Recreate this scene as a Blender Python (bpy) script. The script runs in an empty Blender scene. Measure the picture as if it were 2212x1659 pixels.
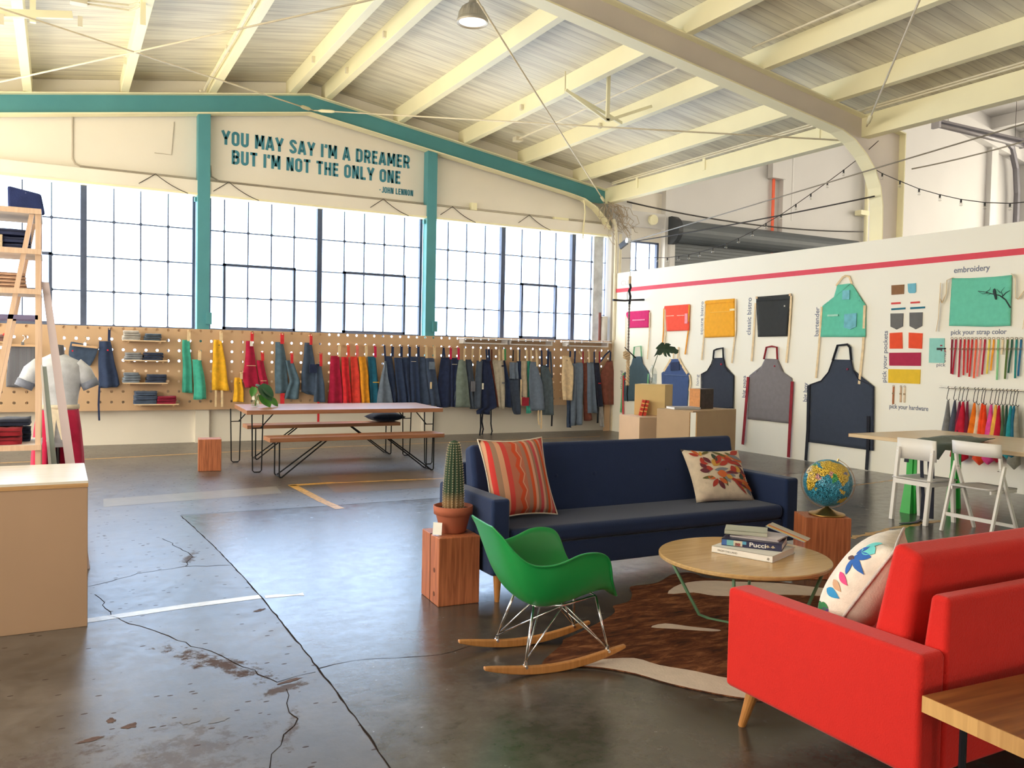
import bpy, bmesh, math, random
from mathutils import Vector, Matrix, Euler, noise
# look constants
EXPOSURE = 0.24
SKY_STRENGTH = 6.0
SKY_WARM = (1.04, .94, .74, 1)
SKY_COOL = (.64, .85, 1.16, 1)
LEFT_TOP = 4.4
FLOOR_A = (56,51,47); FLOOR_B = (100,94,90); FLOOR_SPEC = .85
LIGHT_GAP_H = 3.0; LIGHT_GAP_X = 4.2; LEFT_Y = 1.0
sc = bpy.context.scene
C = sc.collection
PI = math.pi
def lin(c):
    return tuple((v/12.92 if v <= .04045 else ((v+.055)/1.055)**2.4) for v in [x/255 for x in c]) + (1,)

# ------------------------------------------------------------------ camera
cam = bpy.data.cameras.new('camera'); cam_o = bpy.data.objects.new('camera', cam); C.objects.link(cam_o)
cam.sensor_width = 36; cam.lens = 1823/2212*36; cam.clip_start = .05; cam.clip_end = 200
RGT = Vector((.8806, -.4734, .0199)); DWN = Vector((.0007, -.0405, -.9992)); FWD = Vector((.4739, .8799, -.0354))
RGT.normalize(); DWN = (DWN-RGT*DWN.dot(RGT)).normalized(); FWD = RGT.cross(DWN)
M = Matrix.Identity(4)
for i in range(3):
    M[i][0] = RGT[i]; M[i][1] = -DWN[i]; M[i][2] = -FWD[i]
M[2][3] = 1.6
cam_o.matrix_world = M
sc.camera = cam_o
# ------------------------------------------------------------------ sky, exposure
sc.view_settings.view_transform = 'Standard'; sc.view_settings.look = 'None'
sc.view_settings.gamma = 1; sc.view_settings.use_curve_mapping = False
sc.view_settings.exposure = EXPOSURE
world = bpy.data.worlds.new('sky'); sc.world = world; world.use_nodes = True
nt = world.node_tree; N = nt.nodes; L = nt.links
bg = N['Background']
tc = N.new('ShaderNodeTexCoord'); sep = N.new('ShaderNodeSeparateXYZ'); L.new(tc.outputs['Generated'], sep.inputs[0])
mr = N.new('ShaderNodeMapRange'); mr.inputs['From Min'].default_value = .5; mr.inputs['From Max'].default_value = .85
L.new(sep.outputs['Y'], mr.inputs['Value'])
mx = N.new('ShaderNodeMix'); mx.data_type = 'RGBA'
mx.inputs['A'].default_value = SKY_WARM   # the sunlit side of the sky, to the building's left
mx.inputs['B'].default_value = SKY_COOL   # the open sky beyond the window wall
L.new(mr.outputs['Result'], mx.inputs['Factor']); L.new(mx.outputs['Result'], bg.inputs['Color'])
bg.inputs['Strength'].default_value = SKY_STRENGTH

# ------------------------------------------------------------------ materials
MATS = {}
def new_mat(name):
    m = bpy.data.materials.new(name); m.use_nodes = True
    return m, m.node_tree.nodes, m.node_tree.links, m.node_tree.nodes['Principled BSDF']
def plain(name, rgb, rough=.6, metal=0, var=.06, scale=8, bump=0, bscale=60, stretch=(1,1,1), spec=.5, sheen=0):
    """paint, cloth, metal or wood whose colour wanders a little through a noise"""
    if name in MATS: return MATS[name]
    m, n, l, b = new_mat(name)
    c = lin(rgb)
    t = n.new('ShaderNodeTexCoord'); mp = n.new('ShaderNodeMapping'); mp.inputs['Scale'].default_value = stretch
    l.new(t.outputs['Object'], mp.inputs[0])
    nz = n.new('ShaderNodeTexNoise'); nz.inputs['Scale'].default_value = scale; nz.inputs['Detail'].default_value = 4
    l.new(mp.outputs[0], nz.inputs['Vector'])
    r = n.new('ShaderNodeValToRGB')
    r.color_ramp.elements[0].position = .3; r.color_ramp.elements[1].position = .7
    r.color_ramp.elements[0].color = tuple(max(0, x*(1-var)) for x in c[:3])+(1,)
    r.color_ramp.elements[1].color = tuple(min(1, x*(1+var)) for x in c[:3])+(1,)
    l.new(nz.outputs['Fac'], r.inputs[0]); l.new(r.outputs[0], b.inputs['Base Color'])
    b.inputs['Roughness'].default_value = rough; b.inputs['Metallic'].default_value = metal
    b.inputs['Specular IOR Level'].default_value = spec
    if sheen: b.inputs['Sheen Weight'].default_value = sheen
    if bump:
        nb = n.new('ShaderNodeTexNoise'); nb.inputs['Scale'].default_value = bscale; nb.inputs['Detail'].default_value = 3
        l.new(mp.outputs[0], nb.inputs['Vector'])
        bp = n.new('ShaderNodeBump'); bp.inputs['Strength'].default_value = bump; bp.inputs['Distance'].default_value = .01
        l.new(nb.outputs['Fac'], bp.inputs['Height']); l.new(bp.outputs[0], b.inputs['Normal'])
    MATS[name] = m
    return m
def cloth(name, rgb, rough=.9, var=.12): return plain('cloth_'+name, rgb, rough, 0, var, 14, .25, 160, spec=.15, sheen=.15)
def wood(name, c1, c2, axis='X', rough=.45, ring=9):
    if name in MATS: return MATS[name]
    m, n, l, b = new_mat(name)
    t = n.new('ShaderNodeTexCoord'); mp = n.new('ShaderNodeMapping')
    mp.inputs['Scale'].default_value = {'X': (.35,6,6), 'Y': (6,.35,6), 'Z': (6,6,.35)}[axis]
    l.new(t.outputs['Object'], mp.inputs[0])
    nz = n.new('ShaderNodeTexNoise'); nz.inputs['Scale'].default_value = ring; nz.inputs['Detail'].default_value = 5; nz.inputs['Distortion'].default_value = .6
    l.new(mp.outputs[0], nz.inputs['Vector'])
    r = n.new('ShaderNodeValToRGB'); r.color_ramp.elements[0].position = .32; r.color_ramp.elements[1].position = .68
    r.color_ramp.elements[0].color = lin(c1); r.color_ramp.elements[1].color = lin(c2)
    l.new(nz.outputs['Fac'], r.inputs[0]); l.new(r.outputs[0], b.inputs['Base Color'])
    b.inputs['Roughness'].default_value = rough
    MATS[name] = m
    return m
def glass(name, tint=(1,1,1), refl=.08):
    if name in MATS: return MATS[name]
    m, n, l, b = new_mat(name)
    n.remove(b); o = n['Material Output']
    tr = n.new('ShaderNodeBsdfTransparent'); tr.inputs[0].default_value = tint+(1,)
    gl = n.new('ShaderNodeBsdfGlossy'); gl.inputs['Roughness'].default_value = .02
    mixs = n.new('ShaderNodeMixShader'); mixs.inputs[0].default_value = refl
    l.new(tr.outputs[0], mixs.inputs[1]); l.new(gl.outputs[0], mixs.inputs[2]); l.new(mixs.outputs[0], o.inputs['Surface'])
    MATS[name] = m
    return m

# ------------------------------------------------------------------ mesh helpers
class MB:
    def __init__(s): s.v = []; s.f = []; s.mi = []; s.cur = 0
    def add(s, vs, fs):
        o = len(s.v); s.v += [tuple(p) for p in vs]; s.f += [tuple(i+o for i in f) for f in fs]; s.mi += [s.cur]*len(fs); return s
    def box(s, c, d, rz=0, rot=None):
        x, y, z = d[0]/2, d[1]/2, d[2]/2
        vs = [Vector((a*x, b*y, e*z)) for a in (-1,1) for b in (-1,1) for e in (-1,1)]
        R = rot.to_matrix() if rot is not None else Matrix.Rotation(rz, 3, 'Z')
        vs = [R @ p + Vector(c) for p in vs]
        return s.add(vs, [(0,1,3,2),(4,6,7,5),(0,4,5,1),(2,3,7,6),(0,2,6,4),(1,5,7,3)])
    def span(s, a, b):
        return s.box([(a[i]+b[i])/2 for i in range(3)], [abs(b[i]-a[i]) for i in range(3)])
    def hexa(s, p):   # 8 corners: bottom loop 0-3, top loop 4-7
        return s.add(p, [(3,2,1,0),(4,5,6,7),(0,1,5,4),(1,2,6,5),(2,3,7,6),(3,0,4,7)])
    def tube(s, pts, r, n=8, cap=True):
        pts = [Vector(p) for p in pts]; rs = r if isinstance(r, (list, tuple)) else [r]*len(pts)
        rings = []; prev = None
        for i, p in enumerate(pts):
            d = (pts[min(i+1, len(pts)-1)]-pts[max(i-1, 0)]).normalized()
            if prev is None: u = d.orthogonal().normalized()
            else:
                u = prev-d*prev.dot(d); u = u.normalized() if u.length > 1e-6 else d.orthogonal().normalized()
            prev = u; w = d.cross(u)
            rings.append([p+(u*math.cos(2*PI*k/n)+w*math.sin(2*PI*k/n))*rs[i] for k in range(n)])
        vs = [q for rg in rings for q in rg]; fs = []
        for i in range(len(pts)-1):
            for k in range(n):
                fs.append((i*n+k, i*n+(k+1)%n, (i+1)*n+(k+1)%n, (i+1)*n+k))
        if cap: fs += [tuple(range(n))[::-1], tuple((len(pts)-1)*n+k for k in range(n))]
        return s.add(vs, fs)
    def cable(s, a, b, r, sag=0, n=12, seg=6):
        a = Vector(a); b = Vector(b)
        return s.tube([a.lerp(b, i/n)-Vector((0,0,4*sag*(i/n)*(1-i/n))) for i in range(n+1)], r, seg)
    def ribbon(s, pts, w, t, side):   # flat strip along pts, w wide along side, t thick
        pts = [Vector(p) for p in pts]; side = Vector(side).normalized(); vs = []; fs = []
        for i, p in enumerate(pts):
            d = (pts[min(i+1, len(pts)-1)]-pts[max(i-1, 0)]).normalized()
            sd = (side-d*side.dot(d)).normalized(); nn = d.cross(sd)
            ww = w[i] if isinstance(w, (list, tuple)) else w
            vs += [p+sd*ww/2+nn*t/2, p-sd*ww/2+nn*t/2, p-sd*ww/2-nn*t/2, p+sd*ww/2-nn*t/2]
        for i in range(len(pts)-1):
            for k in range(4): fs.append((i*4+k, i*4+(k+1)%4, i*4+4+(k+1)%4, i*4+4+k))
        e = (len(pts)-1)*4; fs += [(3,2,1,0), (e,e+1,e+2,e+3)]
        return s.add(vs, fs)
    def prism(s, poly, axis, a, b):   # polygon in the two other axes, extruded along axis from a to b
        n = len(poly)
        def P(q, t):
            return {'x': (t,q[0],q[1]), 'y': (q[0],t,q[1]), 'z': (q[0],q[1],t)}[axis]
        vs = [P(q, a) for q in poly]+[P(q, b) for q in poly]
        fs = [tuple(range(n))[::-1], tuple(range(n, 2*n))]+[(i, (i+1)%n, n+(i+1)%n, n+i) for i in range(n)]
        return s.add(vs, fs)
    def lathe(s, prof, c=(0,0,0), n=24, sx=1, sy=1, cap=True, ripple=None):
        vs = []; fs = []
        for (r, z) in prof:
            for k in range(n):
                a = 2*PI*k/n; q = r*(ripple(k, z) if ripple else 1)
                vs.append((c[0]+q*sx*math.cos(a), c[1]+q*sy*math.sin(a), c[2]+z))
        for i in range(len(prof)-1):
            for k in range(n): fs.append((i*n+k, i*n+(k+1)%n, (i+1)*n+(k+1)%n, (i+1)*n+k))
        if cap:
            fs += [tuple(range(n))[::-1], tuple((len(prof)-1)*n+k for k in range(n))]
        return s.add(vs, fs)
    def grid(s, rows, close_u=False, close_v=False):
        nr = len(rows); nc = len(rows[0]); vs = [p for r in rows for p in r]; fs = []
        for i in range(nr-1+(1 if close_u else 0)):
            for j in range(nc-1+(1 if close_v else 0)):
                a = i*nc+j; b = i*nc+(j+1)%nc; c = ((i+1)%nr)*nc+(j+1)%nc; d = ((i+1)%nr)*nc+j
                fs.append((a,b,c,d))
        return s.add(vs, fs)
    def sphere(s, c, r, n=16, m=10, sz=(1,1,1)):
        prof = []
        vs = [(c[0], c[1], c[2]-r*sz[2])]; fs = []
        for i in range(1, m):
            t = -PI/2+PI*i/m
            for k in range(n):
                a = 2*PI*k/n; vs.append((c[0]+r*sz[0]*math.cos(t)*math.cos(a), c[1]+r*sz[1]*math.cos(t)*math.sin(a), c[2]+r*sz[2]*math.sin(t)))
        vs.append((c[0], c[1], c[2]+r*sz[2])); top = len(vs)-1
        for k in range(n): fs.append((0, 1+(k+1)%n, 1+k)); fs.append((top, 1+(m-2)*n+k, 1+(m-2)*n+(k+1)%n))
        for i in range(m-2):
            for k in range(n): fs.append((1+i*n+k, 1+i*n+(k+1)%n, 1+(i+1)*n+(k+1)%n, 1+(i+1)*n+k))
        return s.add(vs, fs)
    def build(s, name, m, parent=None, smooth=False, bevel=0, seg=2, sub=0, solid=0):
        me = bpy.data.meshes.new(name); me.from_pydata(s.v, [], s.f); me.validate()
        bm = bmesh.new(); bm.from_mesh(me)
        bmesh.ops.recalc_face_normals(bm, faces=bm.faces[:]); bm.to_mesh(me); bm.free()
        ms = m if isinstance(m, (list, tuple)) else [m]
        for q in ms: me.materials.append(q)
        if len(ms) > 1 and len(s.mi) == len(me.polygons): me.polygons.foreach_set('material_index', s.mi)
        if smooth: me.polygons.foreach_set('use_smooth', [True]*len(me.polygons))
        o = bpy.data.objects.new(name, me); C.objects.link(o)
        if parent is not None: o.parent = parent
        if bevel:
            b = o.modifiers.new('bevel', 'BEVEL'); b.width = bevel; b.segments = seg; b.limit_method = 'ANGLE'; b.angle_limit = .6
            me.polygons.foreach_set('use_smooth', [True]*len(me.polygons))
            try: b.harden_normals = True
            except Exception: pass
        if sub:
            d = o.modifiers.new('sub', 'SUBSURF'); d.levels = sub; d.render_levels = sub
        if solid:
            d = o.modifiers.new('solid', 'SOLIDIFY'); d.thickness = solid; d.offset = 0
        return o
def tag(o, label, cat, group=None):
    o['label'] = label; o['category'] = cat
    if group: o['group'] = group
    return o
def thing(name, label, cat, loc=(0,0,0), rz=0, group=None):
    o = bpy.data.objects.new(name, None); C.objects.link(o); o.location = loc; o.rotation_euler = (0,0,rz)
    o.empty_display_size = .1
    return tag(o, label, cat, group)
def struct(o): o['kind'] = 'structure'; return o
def copy_thing(root, loc=None, rz=None, label=None):
    r = root.copy(); C.objects.link(r)
    if loc is not None: r.location = loc
    if rz is not None: r.rotation_euler = (0,0,rz)
    if label: r['label'] = label
    for ch in list(root.children):
        c = ch.copy(); C.objects.link(c); c.parent = r
        for g in ch.children:
            d = g.copy(); C.objects.link(d); d.parent = c
    return r
def text_mesh(name, body, m, size, sx, matrix, parent=None, depth=.002, offset=0, shear=0, align='LEFT', spacing=1, line=1):
    cu = bpy.data.curves.new(name, 'FONT'); cu.body = body; cu.size = size; cu.extrude = depth; cu.offset = offset; cu.shear = shear
    cu.align_x = align; cu.space_character = spacing; cu.space_line = line; cu.resolution_u = 4
    t = bpy.data.objects.new(name, cu); C.objects.link(t)
    dg = bpy.context.evaluated_depsgraph_get(); dg.update()
    me = bpy.data.meshes.new_from_object(t.evaluated_get(dg)); bpy.data.objects.remove(t); bpy.data.curves.remove(cu)
    me.name = name; me.materials.clear(); me.materials.append(m)
    me.transform(Matrix.Diagonal((sx,1,1,1))); me.transform(matrix)
    o = bpy.data.objects.new(name, me); C.objects.link(o)
    if parent is not None: o.parent = parent
    return o
def frame(origin, xdir, ydir):   # local x,y,z -> world
    x = Vector(xdir).normalized(); y = Vector(ydir).normalized(); z = x.cross(y)
    m = Matrix.Identity(4)
    for i in range(3): m[i][0] = x[i]; m[i][1] = y[i]; m[i][2] = z[i]; m[i][3] = origin[i]
    return m
def lerp(a, b, t): return a+(b-a)*t
def roofz(x): return 6.11-.156*abs(x-3.915)      # top of the frames' rafters

# ================================================================== the setting
CREAM = plain('cream_paint', (246,240,205), .55, var=.03, scale=1.5)
WALLW = plain('white_wall_paint', (238,232,222), .7, var=.025, scale=1.2, bump=.08, bscale=25)
GREYW = plain('grey_wall_paint', (214,212,212), .6, var=.03, scale=.8)
PARTW = plain('partition_paint', (246,244,236), .75, var=.012, scale=1)
FRAMEG = plain('frame_grey_paint', (218,208,202), .6, var=.03, scale=2)
TEAL = plain('teal_paint', (80,150,162), .5, var=.04, scale=3)
STEEL = plain('dark_window_steel', (72,84,112), .5, var=.1)
PANE = glass('window_glass', (.98,.99,1), .04)
CONDUIT = plain('painted_conduit', (226,218,196), .5)
CABLE_D = plain('dark_cable', (52,48,46), .6)
CABLE_G = plain('grey_cable', (150,146,140), .6)
ORANGE = plain('orange_strap', (238,92,48), .6)

def deck_material():
    m, n, l, b = new_mat('roof_boards')
    t = n.new('ShaderNodeTexCoord'); s = n.new('ShaderNodeSeparateXYZ'); l.new(t.outputs['Object'], s.inputs[0])
    f = n.new('ShaderNodeMath'); f.operation = 'MULTIPLY'; f.inputs[1].default_value = 1/.14; l.new(s.outputs['Y'], f.inputs[0])
    fr = n.new('ShaderNodeMath'); fr.operation = 'FRACT'; l.new(f.outputs[0], fr.inputs[0])
    gt = n.new('ShaderNodeMath'); gt.operation = 'LESS_THAN'; gt.inputs[1].default_value = .07; l.new(fr.outputs[0], gt.inputs[0])
    fl = n.new('ShaderNodeMath'); fl.operation = 'FLOOR'; l.new(f.outputs[0], fl.inputs[0])
    wn = n.new('ShaderNodeTexWhiteNoise'); wn.noise_dimensions = '1D'; l.new(fl.outputs[0], wn.inputs['W'])
    mp = n.new('ShaderNodeMapping'); mp.inputs['Scale'].default_value = (.5,5,1); l.new(t.outputs['Object'], mp.inputs[0])
    nz = n.new('ShaderNodeTexNoise'); nz.inputs['Scale'].default_value = 1.6; nz.inputs['Detail'].default_value = 6; l.new(mp.outputs[0], nz.inputs['Vector'])
    r = n.new('ShaderNodeValToRGB'); r.color_ramp.elements[0].position = .34; r.color_ramp.elements[1].position = .56
    r.color_ramp.elements[0].color = lin((206,198,180)); r.color_ramp.elements[1].color = lin((230,224,204)); l.new(nz.outputs['Fac'], r.inputs[0])
    hv = n.new('ShaderNodeHueSaturation'); vr = n.new('ShaderNodeMapRange'); vr.inputs['To Min'].default_value = .93; vr.inputs['To Max'].default_value = 1.03
    l.new(wn.outputs['Value'], vr.inputs['Value']); l.new(vr.outputs['Result'], hv.inputs['Value']); l.new(r.outputs[0], hv.inputs['Color'])
    mxx = n.new('ShaderNodeMix'); mxx.data_type = 'RGBA'; mxx.inputs['B'].default_value = lin((132,124,110))
    gm = n.new('ShaderNodeMath'); gm.operation = 'MULTIPLY'; gm.inputs[1].default_value = .45; l.new(gt.outputs[0], gm.inputs[0])
    l.new(gm.outputs[0], mxx.inputs['Factor']); l.new(hv.outputs['Color'], mxx.inputs['A']); l.new(mxx.outputs['Result'], b.inputs['Base Color'])
    b.inputs['Roughness'].default_value = .6
    return m
DECK = deck_material()

def floor_material():
    m, n, l, b = new_mat('polished_concrete')
    t = n.new('ShaderNodeTexCoord'); s = n.new('ShaderNodeSeparateXYZ'); l.new(t.outputs['Object'], s.inputs[0])
    def step(sock, v, lo=False):
        g = n.new('ShaderNodeMath'); g.operation = 'LESS_THAN' if lo else 'GREATER_THAN'; g.inputs[1].default_value = v; l.new(sock, g.inputs[0]); return g.outputs[0]
    old = n.new('ShaderNodeMath'); old.operation = 'MAXIMUM'
    yy = n.new('ShaderNodeMath'); yy.operation = 'SUBTRACT'; yy.inputs[1].default_value = 4.8; l.new(s.outputs['Y'], yy.inputs[0])
    y2 = n.new('ShaderNodeMath'); y2.operation = 'MULTIPLY'; l.new(yy.outputs[0], y2.inputs[0]); l.new(yy.outputs[0], y2.inputs[1])
    xj = n.new('ShaderNodeMath'); xj.operation = 'MULTIPLY_ADD'; xj.inputs[1].default_value = .0095; l.new(y2.outputs[0], xj.inputs[0]); l.new(s.outputs['X'], xj.inputs[2])
    l.new(step(xj.outputs[0], 1.16, True), old.inputs[0]); l.new(step(s.outputs['Y'], 8.505), old.inputs[1])
    n1 = n.new('ShaderNodeTexNoise'); n1.inputs['Scale'].default_value = .9; n1.inputs['Detail'].default_value = 7; n1.inputs['Roughness'].default_value = .62; l.new(t.outputs['Object'], n1.inputs['Vector'])
    n2 = n.new('ShaderNodeTexNoise'); n2.inputs['Scale'].default_value = 9; n2.inputs['Detail'].default_value = 8; n2.inputs['Roughness'].default_value = .7; l.new(t.outputs['Object'], n2.inputs['Vector'])
    r1 = n.new('ShaderNodeValToRGB'); r1.color_ramp.elements[0].position = .3; r1.color_ramp.elements[1].position = .72
    r1.color_ramp.elements[0].color = lin(FLOOR_A); r1.color_ramp.elements[1].color = lin(FLOOR_B); l.new(n1.outputs['Fac'], r1.inputs[0])
    r2 = n.new('ShaderNodeValToRGB'); r2.color_ramp.elements[0].position = .34; r2.color_ramp.elements[1].position = .6
    r2.color_ramp.elements[0].color = (.62,.58,.54,1); r2.color_ramp.elements[1].color = (1.05,1.05,1.05,1); l.new(n2.outputs['Fac'], r2.inputs[0])
    mu = n.new('ShaderNodeMix'); mu.data_type = 'RGBA'; mu.blend_type = 'MULTIPLY'; mu.inputs['Factor'].default_value = .8
    l.new(r1.outputs[0], mu.inputs['A']); l.new(r2.outputs[0], mu.inputs['B'])
    tint = n.new('ShaderNodeMix'); tint.data_type = 'RGBA'; tint.blend_type = 'MULTIPLY'
    tint.inputs['B'].default_value = (1.22,1.2,1.2,1); l.new(old.outputs[0], tint.inputs['Factor']); l.new(mu.outputs['Result'], tint.inputs['A'])
    # pits and specks of the older slabs
    vo = n.new('ShaderNodeTexVoronoi'); vo.inputs['Scale'].default_value = 15
    mpv = n.new('ShaderNodeMapping'); mpv.inputs['Scale'].default_value = (.55,1.2,1); l.new(t.outputs['Object'], mpv.inputs[0]); l.new(mpv.outputs[0], vo.inputs['Vector'])
    sp = n.new('ShaderNodeMath'); sp.operation = 'LESS_THAN'; sp.inputs[1].default_value = .12; l.new(vo.outputs['Distance'], sp.inputs[0])
    sp2 = n.new('ShaderNodeMath'); sp2.operation = 'MULTIPLY'; l.new(sp.outputs[0], sp2.inputs[0]); l.new(old.outputs[0], sp2.inputs[1])
    sp3 = n.new('ShaderNodeMath'); sp3.operation = 'MULTIPLY'; sp3.inputs[1].default_value = .75; l.new(sp2.outputs[0], sp3.inputs[0])
    dk = n.new('ShaderNodeMix'); dk.data_type = 'RGBA'; dk.inputs['B'].default_value = lin((62,44,38)); l.new(sp3.outputs[0], dk.inputs['Factor']); l.new(tint.outputs['Result'], dk.inputs['A'])
    # rusty wear along the old crack
    def mth(op, a, b_=None, c=None):
        q = n.new('ShaderNodeMath'); q.operation = op
        for i, v in enumerate((a, b_, c)):
            if v is None: continue
            if isinstance(v, (int, float)): q.inputs[i].default_value = v
            else: l.new(v, q.inputs[i])
        return q.outputs[0]
    cur = dk.outputs['Result']; mask = sp3.outputs[0]
    n4 = n.new('ShaderNodeTexNoise'); n4.inputs['Scale'].default_value = 11; n4.inputs['Detail'].default_value = 7; n4.inputs['Roughness'].default_value = .75; l.new(t.outputs['Object'], n4.inputs['Vector'])
    for (cx, cy, ang, la, lb, amt) in ((.72,4.42,-1.05,.55,.13,.85),(.88,6.75,1.3,.35,.07,.7),(.95,3.97,.3,.22,.07,.7),(.86,3.5,1.2,.35,.05,.5),(-.2,3.6,.2,.6,.25,.5),(.4,3.4,.8,.6,.4,.35)):
        dx = mth('SUBTRACT', s.outputs['X'], cx); dy = mth('SUBTRACT', s.outputs['Y'], cy); ca, sa = math.cos(ang), math.sin(ang)
        u = mth('ADD', mth('MULTIPLY', dx, ca/la), mth('MULTIPLY', dy, sa/la)); v = mth('ADD', mth('MULTIPLY', dx, -sa/lb), mth('MULTIPLY', dy, ca/lb))
        d = mth('SQRT', mth('ADD', mth('MULTIPLY', u, u), mth('MULTIPLY', v, v)))
        f = mth('SUBTRACT', mth('MULTIPLY_ADD', n4.outputs['Fac'], 3.4, -1.15), mth('MULTIPLY', d, .8))
        g = n.new('ShaderNodeMapRange'); g.inputs['From Min'].default_value = .05; g.inputs['From Max'].default_value = .45; g.inputs['To Max'].default_value = amt; l.new(f, g.inputs['Value'])
        mm = n.new('ShaderNodeMix'); mm.data_type = 'RGBA'; mm.inputs['B'].default_value = lin((78,56,46)); l.new(g.outputs['Result'], mm.inputs['Factor']); l.new(cur, mm.inputs['A']); cur = mm.outputs['Result']; mask = mth('MAXIMUM', mask, g.outputs['Result'])
    l.new(mth('MULTIPLY_ADD', mask, -FLOOR_SPEC*.85, FLOOR_SPEC), b.inputs['Specular IOR Level']); rough_add = mth('MULTIPLY', mask, .4)
    l.new(cur, b.inputs['Base Color'])
    rr = n.new('ShaderNodeMapRange'); rr.inputs['To Min'].default_value = .10; rr.inputs['To Max'].default_value = .36; l.new(n2.outputs['Fac'], rr.inputs['Value'])
    ra = n.new('ShaderNodeMath'); ra.operation = 'MULTIPLY_ADD'; ra.inputs[1].default_value = .10; l.new(old.outputs[0], ra.inputs[0]); l.new(rr.outputs['Result'], ra.inputs[2])
    l.new(mth('ADD', ra.outputs[0], rough_add), b.inputs['Roughness'])
    bp = n.new('ShaderNodeBump'); bp.inputs['Strength'].default_value = .12; bp.inputs['Distance'].default_value = .01; l.new(n2.outputs['Fac'], bp.inputs['Height']); l.new(bp.outputs[0], b.inputs['Normal'])
    return m
fl = MB(); fl.add([(-3.2,-8,0),(27,-8,0),(27,15.35,0),(-3.2,15.35,0),(-3.2,-8,-.1),(27,-8,-.1),(27,15.35,-.1),(-3.2,15.35,-.1)],
    [(0,1,2,3),(7,6,5,4),(0,4,5,1),(1,5,6,2),(2,6,7,3),(3,7,4,0)])
floor = struct(fl.build('floor', floor_material())); tag(floor, 'polished grey concrete floor with cracks and worn painted lines', 'floor')
CRACK = plain('crack_dark', (44,36,34), .9, spec=.05); YLINE = plain('worn_yellow_line', (206,156,72), .3, var=.35, scale=20)
YPALE = plain('faded_yellow_line', (196,152,88), .35, var=.3, scale=20)
WLINE = plain('worn_white_line', (244,242,240), .3, var=.12, scale=22); RUST = plain('rust_stain', (92,70,60), .6, var=.3, scale=30, spec=.15)
def floor_strip(name, pts, w, m, z=.0012, jag=0, seed=1):
    rnd = random.Random(seed); P = []
    for i in range(len(pts)-1):
        k = max(2, int((Vector(pts[i+1])-Vector(pts[i])).length/.07)) if jag else 1
        for j in range(k):
            t = j/k; p = [lerp(pts[i][a], pts[i+1][a], t) for a in (0,1)]
            if jag and (i or j): p = [q+rnd.uniform(-jag, jag) for q in p]
            P.append((p[0], p[1], z))
    P.append((pts[-1][0], pts[-1][1], z))
    ww = [w*(rnd.uniform(.5,1.4) if jag else 1) for _ in P]
    vs = []; fs = []
    for i, p in enumerate(P):
        a = Vector(P[max(0,i-1)]); b = Vector(P[min(len(P)-1,i+1)]); d = (b-a).normalized(); sd = Vector((-d.y, d.x, 0))
        vs += [Vector(p)+sd*ww[i]/2, Vector(p)-sd*ww[i]/2]
        if i: fs.append((2*i-2, 2*i-1, 2*i+1, 2*i))
    return MB().add(vs, fs).build(name, m, floor)
floor_strip('slab_joint', [(1.16-.0095*(y-4.8)**2, y) for y in [8.52-.5*i for i in range(15)]], .008, CRACK, jag=.004, seed=2)
floor_strip('slab_joint', [(1.04,8.54),(2.4,8.50),(3.7,8.51),(8.2,8.5),(10.4,8.5)], .006, CRACK, jag=.003, seed=3)
floor_strip('white_line', [(-1,5.38),(.16,5.44),(.69,5.50),(1.16,5.52)], .085, WLINE)
floor_strip('white_line', [(1.18,5.50),(1.34,5.47),(1.42,5.46)], .055, WLINE, jag=.008)
floor_strip('yellow_line', [(-3,13.05),(.43,13.27),(3.41,13.68),(5.97,13.76),(9.5,13.9)], .06, YPALE)
floor_strip('yellow_line', [(2.40,9.95),(2.95,9.98)], .11, YLINE); floor_strip('yellow_line', [(2.44,9.96),(2.48,8.76),(2.52,8.30)], .10, YLINE)
floor_strip('yellow_line', [(2.95,9.96),(4.28,9.84),(5.4,9.8)], .07, YPALE, jag=.006)
floor_strip('yellow_line', [(6.3,5.20),(7.0,5.34),(7.9,5.42)], .07, YPALE, jag=.02, seed=9); floor_strip('yellow_line', [(7.2,6.3),(9.0,7.41),(10.3,7.6)], .035, YPALE, jag=.01)
for i, (pts, w) in enumerate([
    ([(-.3,6.15),(.18,6.2),(.5,6.44),(.82,6.51),(1.13,6.42)], .010), ([(1.16,4.14),(1.34,4.17),(1.78,4.07),(2.05,4.12)], .009),
    ([(.26,5.5),(.34,5.36),(.47,5.09),(.7,4.61),(.8,4.38),(.93,4.05)], .010), ([(.93,4.05),(1.13,4.10)], .008),
    ([(.95,3.95),(.91,3.68),(.93,3.6),(.78,3.4),(.71,3.23),(.68,2.9)], .009), ([(.77,7.54),(.88,7.04),(.9,6.8),(.86,6.62),(.82,6.51)], .012), ([(.28,5.5),(.25,5.8),(.21,6.0)], .007)]):
    floor_strip('crack', pts, w*.5, CRACK, jag=.016, seed=20+i)
def blot(pts, seed, m=RUST, name='stain', z=.001):
    rnd = random.Random(seed); cx, cy, rx, ry, a = pts; vs = [(cx, cy, z)]; n = 22
    for k in range(n):
        t = 2*PI*k/n; q = rnd.uniform(.6, 1.15); x = rx*q*math.cos(t); y = ry*q*math.sin(t)
        vs.append((cx+x*math.cos(a)-y*math.sin(a), cy+x*math.sin(a)+y*math.cos(a), z))
    MB().add(vs, [(0, 1+k, 1+(k+1)%n) for k in range(n)]).build(name, m, floor)
for i, p in enumerate([(1.09,5.23,.05,.02,.5),(.99,4.04,.07,.018,.3),(.20,3.93,.022,.03,0),(.12,3.77,.06,.018,.2),(.27,3.84,.035,.03,.4)]): blot(p, 40+i)
for i, p in enumerate([(.5,3.78,.05,.035,.3),(.61,3.74,.045,.03,.2),(2.75,2.95,.07,.025,-.6)]): blot(p, 60+i, plain('pale_patch', (96,88,80), .35), 'patch')
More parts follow.
